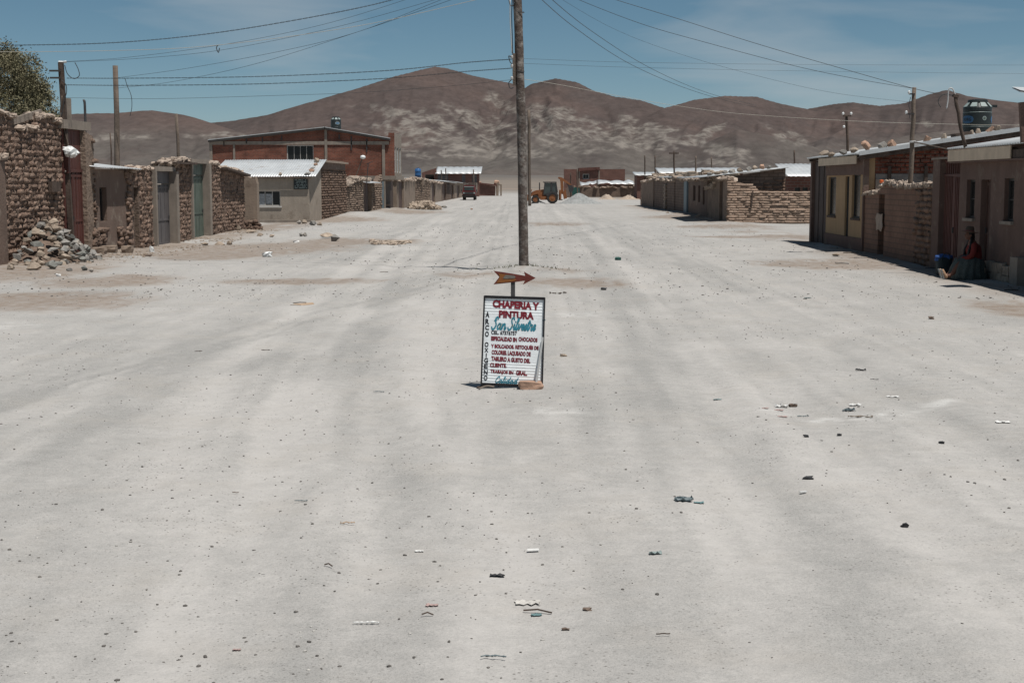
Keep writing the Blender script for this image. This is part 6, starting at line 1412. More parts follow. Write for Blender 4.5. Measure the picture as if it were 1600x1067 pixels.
for dy in (-.62, .52):
    dprism('loader_arm', [(841, 299.5), (842.5, 302), (833, 305), (827, 310.5), (825, 309), (831, 302.5)], dy, dy + .12, 'digger_orange')
    dprism('loader_link', [(830, 296), (831.5, 297), (827, 305), (825.5, 304)], dy + .02, dy + .09, 'digger_orange')
dprism('loader_bucket', [(828, 300), (824, 305), (821, 315.5), (825, 314), (828, 310)], -.95, .95, 'digger_orange')
dprism('stabiliser_frame', [(873, 300), (877, 300), (877, 312.5), (873, 312.5)], -.7, .7, 'digger_orange')
for dy in (-.95, .75): dprism('stabiliser_leg', [(873.5, 297), (876, 297), (876.5, 312), (874.5, 312)], dy, dy + .2, 'digger_orange'); dprism('stabiliser_foot', [(872.5, 312), (879, 312), (879, 313), (872.5, 313)], dy, dy + .2, 'steel_dark')
dprism('boom', [(876.5, 303), (880, 304), (880.5, 292), (879.5, 280), (877, 277), (873.5, 277.5), (875.5, 284), (876, 293)], -.13, .13, 'digger_orange')
dprism('dipper_arm', [(871.5, 279), (873, 276.5), (879, 278), (893, 288.5), (892.5, 290.5), (884, 286), (876, 281)], -.10, .10, 'digger_orange')
dprism('boom_cylinder', [(880, 279.5), (881, 279), (890, 291.5), (888.5, 292)], -.06, .06, 'steel_dark')
dprism('swing_post', [(879, 300), (884, 296), (886, 310), (881, 311.5)], -.25, .25, 'digger_orange')
dprism('digging_bucket', [(887, 289.5), (894, 289.5), (896.5, 294), (895, 299.5), (890, 301.5), (888.5, 297)], -.35, .35, 'steel_dark')
dprism('headlamp', [(829.5, 299.5), (831.5, 299), (831.5, 301), (829.5, 301.5)], -.48, -.30, 'steel_pale')

# --- gravel heap and pale soil heaps
def heap(nm, label, px0, px1, pyb, pyt, m_, seed, cat='heap', asym=0., rough_=.05, n=46):
    a, c_ = G(px0, pyb), G(px1, pyb); Yc = (a.y + c_.y) / 2; cx = (a.x + c_.x) / 2; rx = (c_.x - a.x) / 2; ry = rx * .75; hh = (pyb - pyt) * Yc / FPX; z0 = gz1(cx, Yc) - .08
    vs_, fs_ = [], []
    for j in range(n // 2 + 1):
        for i_ in range(n):
            rr_ = j / (n // 2); an = 2 * math.pi * i_ / n; wob_ = 1 + .18 * (vnoise(np.array([math.cos(an) * 2 + seed]), np.array([math.sin(an) * 2.0]), seed)[0] - .5) * 2
            x_, y_ = rr_ * rx * wob_ * math.cos(an), rr_ * ry * wob_ * math.sin(an)
            h_ = hh * (math.exp(-(rr_ * 1.75) ** 1.7) - .045 * rr_) + rough_ * (fbm(np.array([x_ * 2.3]), np.array([y_ * 2.3]), 4, seed)[0] - .5) * (1.2 - rr_)
            vs_.append((cx + x_ + asym * rx * (1 - rr_), Yc + ry + y_ * 1.0, z0 + h_))
    for j in range(n // 2):
        for i_ in range(n): i2 = (i_ + 1) % n; fs_.append((j * n + i_, (j + 1) * n + i_, (j + 1) * n + i2, j * n + i2))
    b_ = MB(); b_.add(vs_, fs_); return tag(b_.build(nm, m_, None, (cx, Yc + ry, z0), smooth=True), label, cat)
mat('gravel', (.28, .285, .28), var=.22, scale=4, bump=1.0, bscale=9, bdist=.08, col2=(.20, .20, .195), c2scale=9, c2lo=.5, c2hi=.6)
mat('pale_soil', (.38, .31, .25), var=.22, scale=4, bump=1.0, bscale=8, bdist=.08, col2=(.26, .2, .155), c2scale=7, c2lo=.52, c2hi=.62)
heap('gravel_heap', 'big pale grey gravel heap right of the backhoe', 866, 948, 319, 301, 'gravel', 3, asym=-.03)
heap('gravel_heap', 'low grey gravel spill under the backhoe', 822, 858, 318.5, 312, 'gravel', 4)
heap('soil_heap', 'small pale tan soil heap before the far adobe wall', 930, 966, 312, 302.5, 'pale_soil', 5, rough_=.35)
heap('soil_heap', 'long low rubble heap at the right end of the far adobe wall', 962, 1006, 312, 304, 'pale_soil', 6, rough_=.6)

# --- far adobe wall and brick building behind the backhoe
YQ = 222.; PQf = Plane((3, YQ), (20, YQ)); t, s0, s1, zt, hl = facade_thing('adobe_wall', 'long low adobe wall behind the gravel heap', 'wall', PQf, 896, 1003, [(896, 292), (930, 293), (1003, 293)], 'adobe_block_far', [])
coping(PQf, s0, s1, zt, t, seed=91, w=.6, h=.18, th=.35, dens=.6, m='adobe_far')
YZ = 240.; PZ = Plane((3, YZ), (20, YZ)); t = thing('brick_building', 'red brick building with small window behind the backhoe and gravel heap', 'building', PZ.pt(8, 0))
hw = rect(PZ, 910.5, 272, 920.5, 280); s0, s1 = PZ.m(881, 280)[0], PZ.m(976.5, 280)[0]
mb = MB(); core(mb, PZ, s0, s1, [PZ.m(881, 264.5), PZ.m(904, 264.5), PZ.m(936, 265.5), PZ.m(937, 264.5), PZ.m(976.5, 264.5)], [hw], th=.3); mb.build('front_wall', 'red_brick_far', t)
window(PZ, hw, t, 'window_frame', cols=2, fw=.1)
a, c_ = PZ.m(904, 265.5), PZ.m(937, 262.2); MB().pbox(PZ, a[0], c_[0], a[1] - .25, a[1] + .3, -5, .35, z1b=c_[1] + .1, z0b=c_[1] - .3).build('roof_wedge', 'oxide_gate', t)
for px in (905, 936): a = rect(PZ, px - .9, 267, px + .9, 300); MB().pbox(PZ, a[0], a[1], 0, a[3], .0, .06).build('column', 'concrete', t)
YY = 228.; PYy = Plane((3, YY), (20, YY)); t = thing('tin_shelter', 'low shelter with crumpled pale tin roof above the far adobe wall', 'shelter', PYy.pt(10, 0))
for x0, x1, y0, y1 in ((907, 934, 290, 287.5), (934, 991, 287, 287.2)):
    a, c_ = PYy.m(x0, y0), PYy.m(x1, y1); sheet('roof', t, PYy.pt(a[0], a[1], .6), PYy.pt(c_[0], c_[1], .6), PYy.pt(a[0], a[1] + .5, -3), pitch=1.2, amp=.05, nv=2, sag=.3, seed=x0)
a = rect(PYy, 934, 288.5, 990, 294); MB().pbox(PYy, a[0], a[1], 0, a[3], -.6, -.5).build('dark_front', 'dark_plaster', t)
a = rect(PYy, 931.6, 282, 933.4, 294); MB().pbox(PYy, a[0], a[1], 0, a[3], .62, .8).build('post', 'wood', t)
q = G(898, 309); t = thing('green_barrow_tarp', 'dark green covered load beside the backhoe', 'tarp', (q.x, 200, 0)); a, c_ = AY(894, 294, 200), AY(905, 309, 200)
MB().lump(((a.x + c_.x) / 2, 200, (a.z + c_.z) / 2 - .1), (abs(c_.x - a.x), 1.0, abs(a.z - c_.z) + .3), 3, .25, .12).build('tarp_cover', 'green_tarp' if 'green_tarp' in MATS else mat('green_tarp', (.02, .07, .06), rough=.6, var=.2), t)
t, s0, s1, zt, hl = facade_thing('low_shed', 'dark low shed front between the backhoe arm and the brick building', 'shed', Plane((3, 215.), (20, 215.)), 884, 897, [(884, 294), (897, 290)], 'brown_plaster', [])

# --- parked truck, front view
YTk = 181.; mat('truck_red', (.13, .022, .022), rough=.45, var=.2, scale=2, bump=0, spec=.4)
def T(px, py, dy=0.0): q = AY(px, py, YTk); q.y += dy; return q
tr = thing('parked_truck', 'dark red truck with slatted cargo bed parked on the left far down the street', 'truck', T(733, 313))
def tprism(nm, pts, y0, y1, m_, par=None): return MB().prism([T(x_, y_, y0) for x_, y_ in pts], (0, y1 - y0, 0)).build(nm, m_, par or tr)
body = tprism('cab', [(722.5, 299), (724, 293), (725, 289.5), (740.5, 289.5), (741.5, 293), (743, 299), (743, 306.5), (722.5, 306.5)], 0, 1.9, 'truck_red')
tprism('windscreen', [(724.8, 297.6), (726, 293.2), (739.6, 293.2), (740.7, 297.6)], -.03, .0, 'cab_glass', body)
tprism('wind_band', [(725, 292.6), (740.5, 292.6), (740.5, 291.4), (725, 291.4)], -.04, .0, 'tank_pale', body)
tprism('grille', [(726, 300), (739.5, 300), (739.5, 304), (726, 304)], -.05, .0, 'steel_dark', body)
for x_ in (723.6, 740.0): tprism('headlamp', [(x_, 300.5), (x_ + 2.2, 300.5), (x_ + 2.2, 303), (x_, 303)], -.06, .0, 'tank_pale', body)
tprism('bumper', [(722, 305.3), (743.5, 305.3), (743.5, 307.3), (722, 307.3)], -.22, -.02, 'tyre')
tprism('chassis', [(725, 306.5), (741, 306.5), (741, 309), (725, 309)], .1, 5.5, 'steel_dark')
for x_ in (720.6, 743.6): tprism('mirror', [(x_, 296.5), (x_ + 1.6, 296.5), (x_ + 1.6, 299.5), (x_, 299.5)], .0, .08, 'steel_dark')
for x_ in (722.6, 739.2):
    for dy in (.5, 4.2):
        c_ = T(x_ + 1.8, 310, dy); R_ = .34; c_.z = gz1(c_.x, c_.y) + R_; w_ = MB().lathe([(R_ * .5, -.13), (R_, -.12), (R_, .12), (R_ * .5, .13)], c_, 14, 'x').build('wheel', 'tyre', tr)
for k in range(4): tprism('cargo_slat', [(722.8, 290.2 - k * 1.35), (743, 290.2 - k * 1.35), (743, 289.5 - k * 1.35), (722.8, 289.5 - k * 1.35)], 2.05, 2.12, 'old_board')
for x_ in (722.8, 732.5, 742.2): tprism('cargo_post', [(x_, 300), (x_ + .9, 300), (x_ + .9, 285), (x_, 285)], 2.13, 2.2, 'old_board')
for x_ in (722.6, 742.6): tprism('side_rail', [(x_, 300), (x_ + .8, 300), (x_ + .8, 286), (x_, 286)], 2.25, 5.6, 'old_board')
tprism('cargo_floor', [(722.8, 300.2), (743, 300.2), (743, 301.4), (722.8, 301.4)], 2.0, 5.6, 'old_board')

# --- tree behind the adobe wall
TX, TY = AY(6, 200, 47.5).x - .35, 47.5
mat('bark', (.11, .085, .068), var=.25, bump=.6, bscale=18)
lm = mat('leaf', (.155, .142, .085), rough=.75, var=.35, scale=2.5, bump=0, spec=.15, col2=(.17, .145, .095), c2scale=3, c2lo=.5, c2hi=.65)
t = thing('tree', 'rounded olive-brown tree rising behind the broken adobe wall', 'tree', (TX, TY, 0))
r = random.Random(12); br = MB(); tips = []
def grow(p_, d_, l_, rad, lev):
    pts = [p_]; rs = [rad]; q = p_.copy(); d = d_.copy()
    for k in range(4):
        d = (d + Vector((r.uniform(-.22, .22), r.uniform(-.22, .22), r.uniform(-.08, .16)))).normalized(); q = q + d * l_ / 4; pts.append(q.copy()); rs.append(rad * (1 - .13 * (k + 1)))
    br.tube(pts, rs, 6 if lev < 2 else 4, cap=False)
    if lev >= 4: tips.append((pts[-1], d)); tips.append((pts[2], d)); return
    n_ = 4 if lev < 3 else 3
    for k in range(n_):
        an = 2 * math.pi * (k + r.random() * .6) / n_; side = Vector((math.cos(an), math.sin(an), r.uniform(.05, .5))); grow(pts[r.choice((2, 3, 4, 4))], (d * .55 + side * .8).normalized(), l_ * r.uniform(.62, .8), rs[-1] * .68, lev + 1)
trunk = MB(); trunk.tube([(TX, TY, -.3), (TX + .05, TY, .8), (TX - .04, TY, 1.7), (TX + .03, TY, 2.5)], [.24, .19, .17, .16], 10); trunk.build('trunk', 'bark', t, smooth=True)
for k in range(6):
    an = k * 1.05 + .3; grow(Vector((TX + .02, TY, 2.2 + .05 * k)), Vector((math.cos(an) * .8, math.sin(an) * .8, .75)), 1.15, .085, 1)
br.build('branches', 'bark', t)
lf = MB(); cen = Vector((TX, TY, 4.55)); rx_, rz_ = 2.15, 2.2
def leafq(q):
    s_ = r.uniform(.018, .038); a = Vector((r.gauss(0, 1), r.gauss(0, 1), r.gauss(0, 1))).normalized(); b_ = a.cross(Vector((r.gauss(0, 1), r.gauss(0, 1), r.gauss(0, 1)))).normalized()
    lf.add([q - a * s_ * 1.6, q + b_ * s_ * .7, q + a * s_ * 1.6, q - b_ * s_ * .7], [(0, 1, 2, 3)])
for p_, d in tips:
    e = p_ - cen; k_ = math.sqrt((e.x / rx_) ** 2 + (e.y / rx_) ** 2 + (e.z / rz_) ** 2)
    if k_ > 1.02: p_ = cen + e / k_ * r.uniform(.85, 1.0)
    for j in range(9 if k_ > .45 else 3): leafq(p_ + Vector((r.gauss(0, .11), r.gauss(0, .11), r.gauss(0, .10))))
for k in range(1350):                       # outer clumps filling the dome, uneven
    an = r.uniform(0, 6.28); v = r.uniform(-.28, 1); h_ = math.sqrt(max(0, 1 - v * v)); n_ = vnoise(np.array([an * 1.6]), np.array([v * 3.0]), 8)[0]; kk = (.70 + .34 * n_) * r.uniform(.86, 1.04)
    q = cen + Vector((math.cos(an) * h_ * rx_ * kk, math.sin(an) * h_ * rx_ * kk, v * rz_ * kk)); sz = r.uniform(.07, .16)
    for j in range(r.randint(28, 48)): leafq(q + Vector((r.gauss(0, sz), r.gauss(0, sz), r.gauss(0, sz))))
lf.build('crown', 'leaf', t)

# ================================================================== SMALL THINGS
# --- heap of stones by the red gate
r = random.Random(44); cxy = G(72, 420); base = Vector((AX(70, 405, -12.55).x, 38.2, 0))
HC = Vector((-12.72, 37.4, 0))
def heap_h(x_, y_):
    d = math.hypot((x_ - HC.x) / 1.15, (y_ - HC.y) / 2.1); return 1.02 * max(0., 1 - d) ** 1.15
pts_ = []; tries = 0
while len(pts_) < 118 and tries < 6000:
    tries += 1; an = r.uniform(0, 6.28); rr_ = math.sqrt(r.random()) * 1.05; x_, y_ = HC.x + 1.15 * rr_ * math.cos(an), HC.y + 2.1 * rr_ * math.sin(an)
    if x_ < -13.1: continue
    if all((x_ - a[0]) ** 2 + (y_ - a[1]) ** 2 + (heap_h(x_, y_) - a[2]) ** 2 > .155 ** 2 for a in pts_): pts_.append((x_, y_, heap_h(x_, y_)))
def heap_label(kd, x_, y_, z_):
    c_ = {'stone_grey': 'grey', 'stone_green': 'greenish grey', 'stone_tan': 'tan'}[kd]
    w_ = 'near the top' if z_ > .72 else ('on the left flank' if y_ < HC.y - .5 else 'on the gate side' if y_ > HC.y + .7 else 'on the front face') if z_ > .3 else ('at the left foot' if y_ < HC.y - .5 else 'at the gate side foot' if y_ > HC.y + .7 else 'at the front foot')
    return f'loose {c_} stone {w_} of the rubble heap'
for k, (x_, y_, z_) in enumerate(pts_):
    w_ = r.uniform(.2, .40); h_ = w_ * r.uniform(.42, .72); kind = r.choice(('stone_grey', 'stone_grey', 'stone_green', 'stone_tan') if z_ < .7 else ('stone_tan', 'stone_tan', 'stone_grey'))
    stone(kind, (x_, y_, gz1(x_, y_) + z_ + h_ * .12), (w_, w_ * r.uniform(.6, .95), h_), heap_label(kind, x_, y_, z_), 'stone', 'stones of the heap by the red gate', seed=900 + k, tilt=.45)
hp = MB(); n = 20
for j in range(9):
    for i_ in range(n):
        an = 2 * math.pi * i_ / n; q_ = j / 8 * 1.02; x_, y_ = HC.x + 1.1 * q_ * math.cos(an), HC.y + 2.0 * q_ * math.sin(an); hp.v.append((x_, y_, heap_h(x_, y_) * .9 - .06))
for j in range(8):
    for i_ in range(n): i2 = (i_ + 1) % n; hp.f.append((j * n + i_, (j + 1) * n + i_, (j + 1) * n + i2, j * n + i2))
tag(hp.build('earth_mound', 'adobe_core', None, (HC.x, HC.y, 0)), 'brown earth mound buried under the rubble stones by the red gate', 'mound')
for px, py, w, h, kd, lab in [(33, 411, 16, 18, 'stone_grey', 'rounded dark boulder at the left of the rubble heap'), (79, 422, 19, 15, 'stone_green', 'smooth blue-grey boulder at the front of the rubble heap'), (47, 424, 30, 13, 'stone_tan', 'long tan boulder at the front left of the rubble heap'),
                              (14, 424, 16, 9, 'stone_tan', 'tan lump at the far left front of the rubble heap'), (129, 424, 16, 10, 'stone_green', 'flat grey-green slab at the right end of the rubble heap'), (141, 427, 9, 8, 'stone_grey', 'last small upright stone right of the rubble heap'), (107, 424, 12, 6, 'stone_grey', 'small pale stone right of the blue-grey boulder')]:
    ground_stone(kd, px, py, w, h, lab)
# --- single stones along the street
for px, py, w, h, kd, lab in [(509, 374, 26, 9, 'stone_tan', 'dark flat boulder lying left of the street in front of the corner house'), (522, 377, 18, 12, 'stone_grey', 'rounded grey boulder against the dark flat one'), (513, 367, 17, 5, 'stone_tan', 'small tan stone on top of the dark flat boulder'),
                              (470, 370, 9, 7, 'stone_grey', 'left of two small black stones before the corner house'), (476, 371, 8, 8, 'stone_grey', 'right of two small black stones before the corner house'),
                              (1309, 401, 17, 6, 'stone_tan', 'flat pale stone lying in front of the ochre shop'), (1353, 395, 7, 4, 'stone_tan', 'small pale stone at the shadow edge of the ochre shop'),
                              (372, 366, 10, 8, 'stone_tan', 'tan stone at the foot of the plastered pier'), (390, 369, 22, 6, 'stone_tan', 'long low tan stone right of the plastered pier'), (404, 371, 14, 5, 'stone_tan', 'second low tan stone right of the plastered pier'), (424, 372, 12, 5, 'stone_tan', 'third low tan stone farther right of the pier'),
                              (466, 351, 9, 7, 'stone_grey', 'grey stone at the step of the corner house'), (475, 350, 12, 7, 'stone_tan', 'tan stone under the black sign at the house corner'), (488, 353, 14, 9, 'stone_grey', 'broad grey stone at the house corner'), (499, 355, 11, 9, 'stone_tan', 'upright tan stone at the house corner'),
                              (605, 330, 16, 6, 'stone_pink', 'broken red bricks at the brick house gate'), (694, 325, 12, 4, 'stone_grey', 'small flat stone right of the far rubble heap'), (737, 328, 5, 2.5, 'stone_pink', 'small red scrap of brick in the far street'),
                              (318, 384, 16, 6, 'stone_tan', 'crumbled lump at the foot of the green door'), (340, 383, 22, 6, 'stone_tan', 'pale crumbled clods beside the green door'), (357, 382, 12, 7, 'stone_tan', 'rounded clod at the end of the crumbled row'),
                              (1043, 336, 8, 3.5, 'stone_tan', 'small stone at the right adobe row'), (1090, 342, 12, 5, 'pale_mud', 'pale clod at the foot of the three-door house'), (601, 382, 60, 4, 'stone_tan', 'low clod heap lying in the middle left of the street')]:
    ground_stone(kd, px, py, w, h, lab)
mb = MB()
for k in range(46):
    q = G(580 + r.uniform(0, 62), 381 + r.uniform(-2, 2)); mb.lump((q.x, q.y, gz1(q.x, q.y) + .03), (r.uniform(.08, .35),) * 2 + (r.uniform(.05, .16),), k, .5, .3)
o = mb.build('clod_scatter', 'pale_soil'); o['kind'] = 'stuff'
mb = MB()
for k in range(190):
    u = r.random(); v = r.random(); px = 640 + 45 * u; hh = math.sin(math.pi * min(1, u * .95 + .05)) * 14 * v; q = G(px, 328); y_ = q.y + r.uniform(-.3, 2.5); sz = r.uniform(.15, .5); mb.lump((q.x, y_, gz1(q.x, y_) + hh * q.y / FPX * .7), (sz * 1.2, sz * .9, sz * .6), k, .15, .4, (r.uniform(-1, 1), r.uniform(-1, 1), r.uniform(0, 3)))
o = mb.build('rubble_heap', 'stone_tan'); o['kind'] = 'stuff'

# --- stones on the corner house roof
rh = lambda X, Y: ze + .06 + (Y - YF) * .22
for k, (px, dy, w, h, kd, lab) in enumerate([(438, .1, 9, 6, 'stone_tan', 'lone stone at the middle of the corner house eave'), (480, .2, 14, 6, 'stone_grey', 'dark stone at the right eave corner of the tin roof'), (487, 1.0, 10, 7, 'stone_pink', 'pink stone second up the tin roof edge'), (489, 1.8, 9, 5, 'stone_grey', 'small grey stone third up the tin roof edge'),
                                            (493, 2.6, 10, 7, 'stone_pink', 'round pink stone fourth up the tin roof edge'), (495, 3.4, 13, 10, 'stone_tan', 'largest tan stone at the top of the tin roof edge')]):
    Y = YF + dy; q = AY(px, 265, Y); k_ = Y / FPX; stone(kd, (min(q.x, -11.95), Y, rh(q.x, Y) + h * k_ * .4), (w * k_, w * k_ * .8, h * k_), lab, 'stone', 'stones weighing down the corner house roof', name='roof_stone')

# --- pebbles and grit, past counting
def scatter(name, m_, n, x0, x1, y0, y1, smin, smax, seed, flat=.6, bias=1.6):
    r_ = np.random.RandomState(seed); X, Y, S = [], [], []
    ico = np.array([(0, 0, 1), (.89, 0, .45), (.28, .85, .45), (-.72, .53, .45), (-.72, -.53, .45), (.28, -.85, .45), (.72, .53, -.45), (-.28, .85, -.45), (-.89, 0, -.45), (-.28, -.85, -.45), (.72, -.53, -.45), (0, 0, -1)])
    F_ = np.array([(0, 1, 2), (0, 2, 3), (0, 3, 4), (0, 4, 5), (0, 5, 1), (1, 6, 2), (2, 7, 3), (3, 8, 4), (4, 9, 5), (5, 10, 1), (2, 6, 7), (3, 7, 8), (4, 8, 9), (5, 9, 10), (1, 10, 6), (11, 7, 6), (11, 8, 7), (11, 9, 8), (11, 10, 9), (11, 6, 10)])
    x_ = r_.uniform(x0, x1, n * 3); y_ = y0 + (y1 - y0) * r_.uniform(0, 1, n * 3) ** bias
    keep = r_.uniform(0, 1, n * 3) < sstep(.35, .62, fbm(x_ * .5, y_ * .4, 3, seed + 5)) * .9 + .08; x_, y_ = x_[keep][:n], y_[keep][:n]; n = len(x_)
    s_ = smin + (smax - smin) * r_.uniform(0, 1, n) ** 4; z_ = gz(x_, y_)
    V = ico[None] * r_.uniform(.65, 1.15, (n, 12, 1)); sc_ = np.stack([s_ * r_.uniform(.7, 1.4, n), s_ * r_.uniform(.7, 1.3, n), s_ * r_.uniform(.4, .8, n) * flat / .6], 1)
    V = V * sc_[:, None, :] / 2; an = r_.uniform(0, 6.28, n); c_, d_ = np.cos(an)[:, None], np.sin(an)[:, None]
    V = np.stack([V[..., 0] * c_ - V[..., 1] * d_, V[..., 0] * d_ + V[..., 1] * c_, V[..., 2]], -1) + np.stack([x_, y_, z_ + sc_[:, 2] * .12], 1)[:, None, :]
    FF = (F_[None] + (np.arange(n) * 12)[:, None, None]).reshape(-1, 3); me_ = bpy.data.meshes.new(name); V = V.reshape(-1, 3)
    me_.vertices.add(len(V)); me_.vertices.foreach_set('co', V.ravel()); me_.loops.add(FF.size); me_.loops.foreach_set('vertex_index', FF.ravel().astype(np.int32))
    me_.polygons.add(len(FF)); me_.polygons.foreach_set('loop_start', np.arange(0, FF.size, 3)); me_.polygons.foreach_set('loop_total', np.full(len(FF), 3)); me_.update(calc_edges=True)
    me_.materials.append(MATS[m_]); o_ = bpy.data.objects.new(name, me_); COL.objects.link(o_); o_['kind'] = 'stuff'; return o_
scatter('dark_pebbles', 'pebble', 16000, -13, 10, 4.6, 34, .006, .026, 1)
scatter('pale_pebbles', 'pebble_pale', 5000, -13, 10, 4.6, 34, .006, .022, 2)
scatter('far_pebbles', 'pebble', 2600, -12, 10, 26, 75, .02, .065, 3, bias=1.3)
scatter('wall_foot_grit', 'stone_tan', 1500, -12.9, -10.8, 36, 62, .025, .11, 4, bias=1.0)

# --- litter
def litter(nm, px, py, w_px, m_, label, kind='scrap', cat='litter', h=.35, seed=0, d_px=None):
    q = G(px, py); k_ = q.y / FPX; w_ = w_px * k_ * .85; q.z = gz1(q.x, q.y); rr_ = random.Random(seed + int(px)); b_ = MB()
    if kind == 'scrap':        # crumpled sheet
        n_ = 7; dep = w_ * (.7 if d_px is None else d_px)
        ed = [.35 + .65 * abs(math.sin(i_ * 1.7 + seed)) for i_ in range(n_)]
        for side in (0, 1):
            for j in range(n_):
                for i_ in range(n_):
                    u, v = i_ / (n_ - 1) - .5, (j / (n_ - 1) - .5) * ed[i_]
                    rr2 = random.Random(i_ * 31 + j * 7 + int(px) * 3 + seed); b_.v.append((q.x + u * w_ + rr2.uniform(-.06, .06) * w_, q.y + v * dep + rr2.uniform(-.05, .05) * w_, q.z + .006 + abs(rr2.gauss(0, 1)) * h * w_ * .11 - side * .003))
        for j in range(n_ - 1):
            for i_ in range(n_ - 1): a = j * n_ + i_; b_.f += [(a, a + 1, a + n_ + 1, a + n_), (49 + a, 49 + a + n_, 49 + a + n_ + 1, 49 + a + 1)]
    elif kind == 'lump': b_.lump((q.x, q.y + w_ * .3, q.z + w_ * h * .45), (w_, w_ * .7, w_ * h), seed, .5, .45, (0, 0, rr_.uniform(-.4, .4)))
    elif kind == 'strip':      # ragged strip
        P_ = catmull([(q.x + (u - .5) * w_, q.y + rr_.uniform(-.10, .10) * w_, q.z + .012 + abs(rr_.gauss(0, 1)) * h * w_ * .05) for u in np.linspace(0, 1, 6)], 4); b_.tube(P_, [max(.003, w_ * .04 * abs(rr_.gauss(.8, .45))) for i_ in range(len(P_))], 5)
    elif kind == 'card': b_.box((q.x, q.y, q.z + .014), (w_, w_ * .5, .004), (rr_.uniform(.02, .12), rr_.uniform(-.06, .06), rr_.uniform(-.5, .5)))
    elif kind == 'stick':
        an = rr_.uniform(-.5, .5); d_ = Vector((math.cos(an), math.sin(an), rr_.uniform(-.03, .06))) * w_ / 2; b_.tube([q - d_ + Vector((0, 0, .012)), q + Vector((0, .01, .02)), q + d_ + Vector((0, 0, .012))], max(.004, w_ * .03), 5)
    elif kind == 'disc': b_.lathe([(w_ * .5, 0), (w_ * .5, .01), (w_ * .42, .014), (.005, .012)], (q.x, q.y, q.z), 14)
    return tag(b_.build(nm, m_, None, q, smooth=(kind == 'strip')), label, cat)
mat('litter_black', (.03, .03, .032), rough=.6, var=.3, bump=.2); mat('litter_teal', (.12, .20, .205), rough=.5, var=.3, bump=.2); mat('litter_white', (.62, .61, .59), rough=.6, var=.15, bump=.3)
mat('litter_pink', (.36, .26, .24), rough=.7, var=.25, bump=.2); mat('litter_brown', (.13, .095, .075), rough=.8, var=.3, bump=.3); mat('litter_slate', (.12, .15, .16), rough=.5, var=.3, bump=.2); mat('litter_straw', (.36, .26, .18), rough=.8, var=.25, bump=.3)
litter('rag', 771, 1030, 48, 'litter_slate', 'dark slate rag strip lying at the bottom centre of the street', 'strip', h=1.0, seed=3)
litter('paper_slip', 833, 857, 22, 'litter_white', 'clean white rectangular paper slip below the sign', 'card')
litter('shoe_sole', 777, 897, 26, 'litter_black', 'black curved shoe sole left of the white paper slip', 'scrap', h=.5, seed=2)
litter('sheet_scrap', 824, 938, 46, 'pebble_pale', 'pale torn sheet half buried in dust', 'scrap', h=.25, seed=4)
litter('twig', 840, 953, 56, 'dark_wood', 'thin forked twig below the pale torn sheet', 'stick'); litter('teal_scrap', 838, 956, 20, 'litter_teal', 'teal scrap caught under the thin forked twig', 'scrap', seed=5)
litter('rag', 1068, 786, 34, 'litter_slate', 'crumpled slate blue rag right of centre', 'scrap', h=1.0, seed=6); litter('teal_scrap', 1092, 788, 18, 'litter_teal', 'small teal scrap right of the slate blue rag', 'scrap', seed=7)
litter('plastic_scrap', 1024, 866, 24, 'tank_pale', 'translucent grey plastic scrap lower right of the sign', 'scrap', h=.8, seed=8)
litter('dark_clod', 918, 952, 14, 'litter_brown', 'dark brown clod right of the forked twig', 'lump', seed=2); litter('dark_clod', 884, 981, 12, 'litter_brown', 'dark clod with pale streak near the bottom centre', 'lump', seed=3)
litter('twig', 1036, 992, 26, 'dark_wood', 'short dark twig near the bottom right of centre', 'strip', h=.3, seed=4); litter('twig', 668, 965, 22, 'dark_wood', 'straight thin twig left of the bottom centre', 'stick')
litter('paper_scrap', 675, 947, 22, 'litter_pink', 'pinkish paper scrap left of the bottom centre', 'scrap', seed=9); litter('paper_scrap', 655, 857, 16, 'litter_white', 'small white wrapper with blue edge, left below the sign', 'scrap', seed=10)
litter('paper_scrap', 572, 972, 50, 'litter_white', 'thin white plastic strip at the lower left of centre', 'strip', h=.1, seed=11); litter('paper_scrap', 370, 1011, 16, 'litter_pink', 'small pinkish scrap at the lower left', 'scrap', seed=12)
litter('black_scrap', 1264, 752, 16, 'litter_black', 'curved black rubber scrap in the right foreground', 'lump', h=.3, seed=4); litter('black_clod', 1415, 825, 13, 'litter_black', 'black pointed clod at the right', 'lump', h=.6, seed=5)
litter('black_clod', 1260, 684, 9, 'litter_black', 'black clod left below the white powder streak', 'lump', h=.5, seed=6); litter('black_clod', 1312, 680, 7, 'litter_black', 'black clod below the white powder streak', 'lump', h=.6, seed=7); litter('black_clod', 1472, 692, 9, 'litter_black', 'black clod right below the white powder streak', 'lump', h=.5, seed=8)
litter('paper_scrap', 1221, 628, 24, 'litter_white', 'crumpled white paper at the left end of the litter patch', 'scrap', h=.9, seed=13); litter('paper_scrap', 1217, 636, 16, 'litter_pink', 'pinkish crumpled paper below the white one', 'scrap', seed=14); litter('brown_lump', 1240, 627, 12, 'litter_brown', 'brown fruit peel beside the crumpled white paper', 'lump', h=.5, seed=3)
litter('paper_scrap', 1196, 637, 12, 'litter_pink', 'small red-white wrapper left of the litter patch', 'scrap', seed=15); litter('paper_scrap', 1223, 651, 18, 'litter_pink', 'pink paper scrap under the litter patch', 'scrap', seed=16)
litter('rag', 1326, 639, 22, 'litter_slate', 'dark charred rag at the white powder streak', 'scrap', h=1.0, seed=17); litter('paper_scrap', 1336, 631, 20, 'litter_white', 'white paper behind the dark charred rag', 'scrap', h=.8, seed=18); litter('rag', 1255, 648, 22, 'litter_slate', 'dark green rag left of the white powder streak', 'strip', h=.6, seed=19)
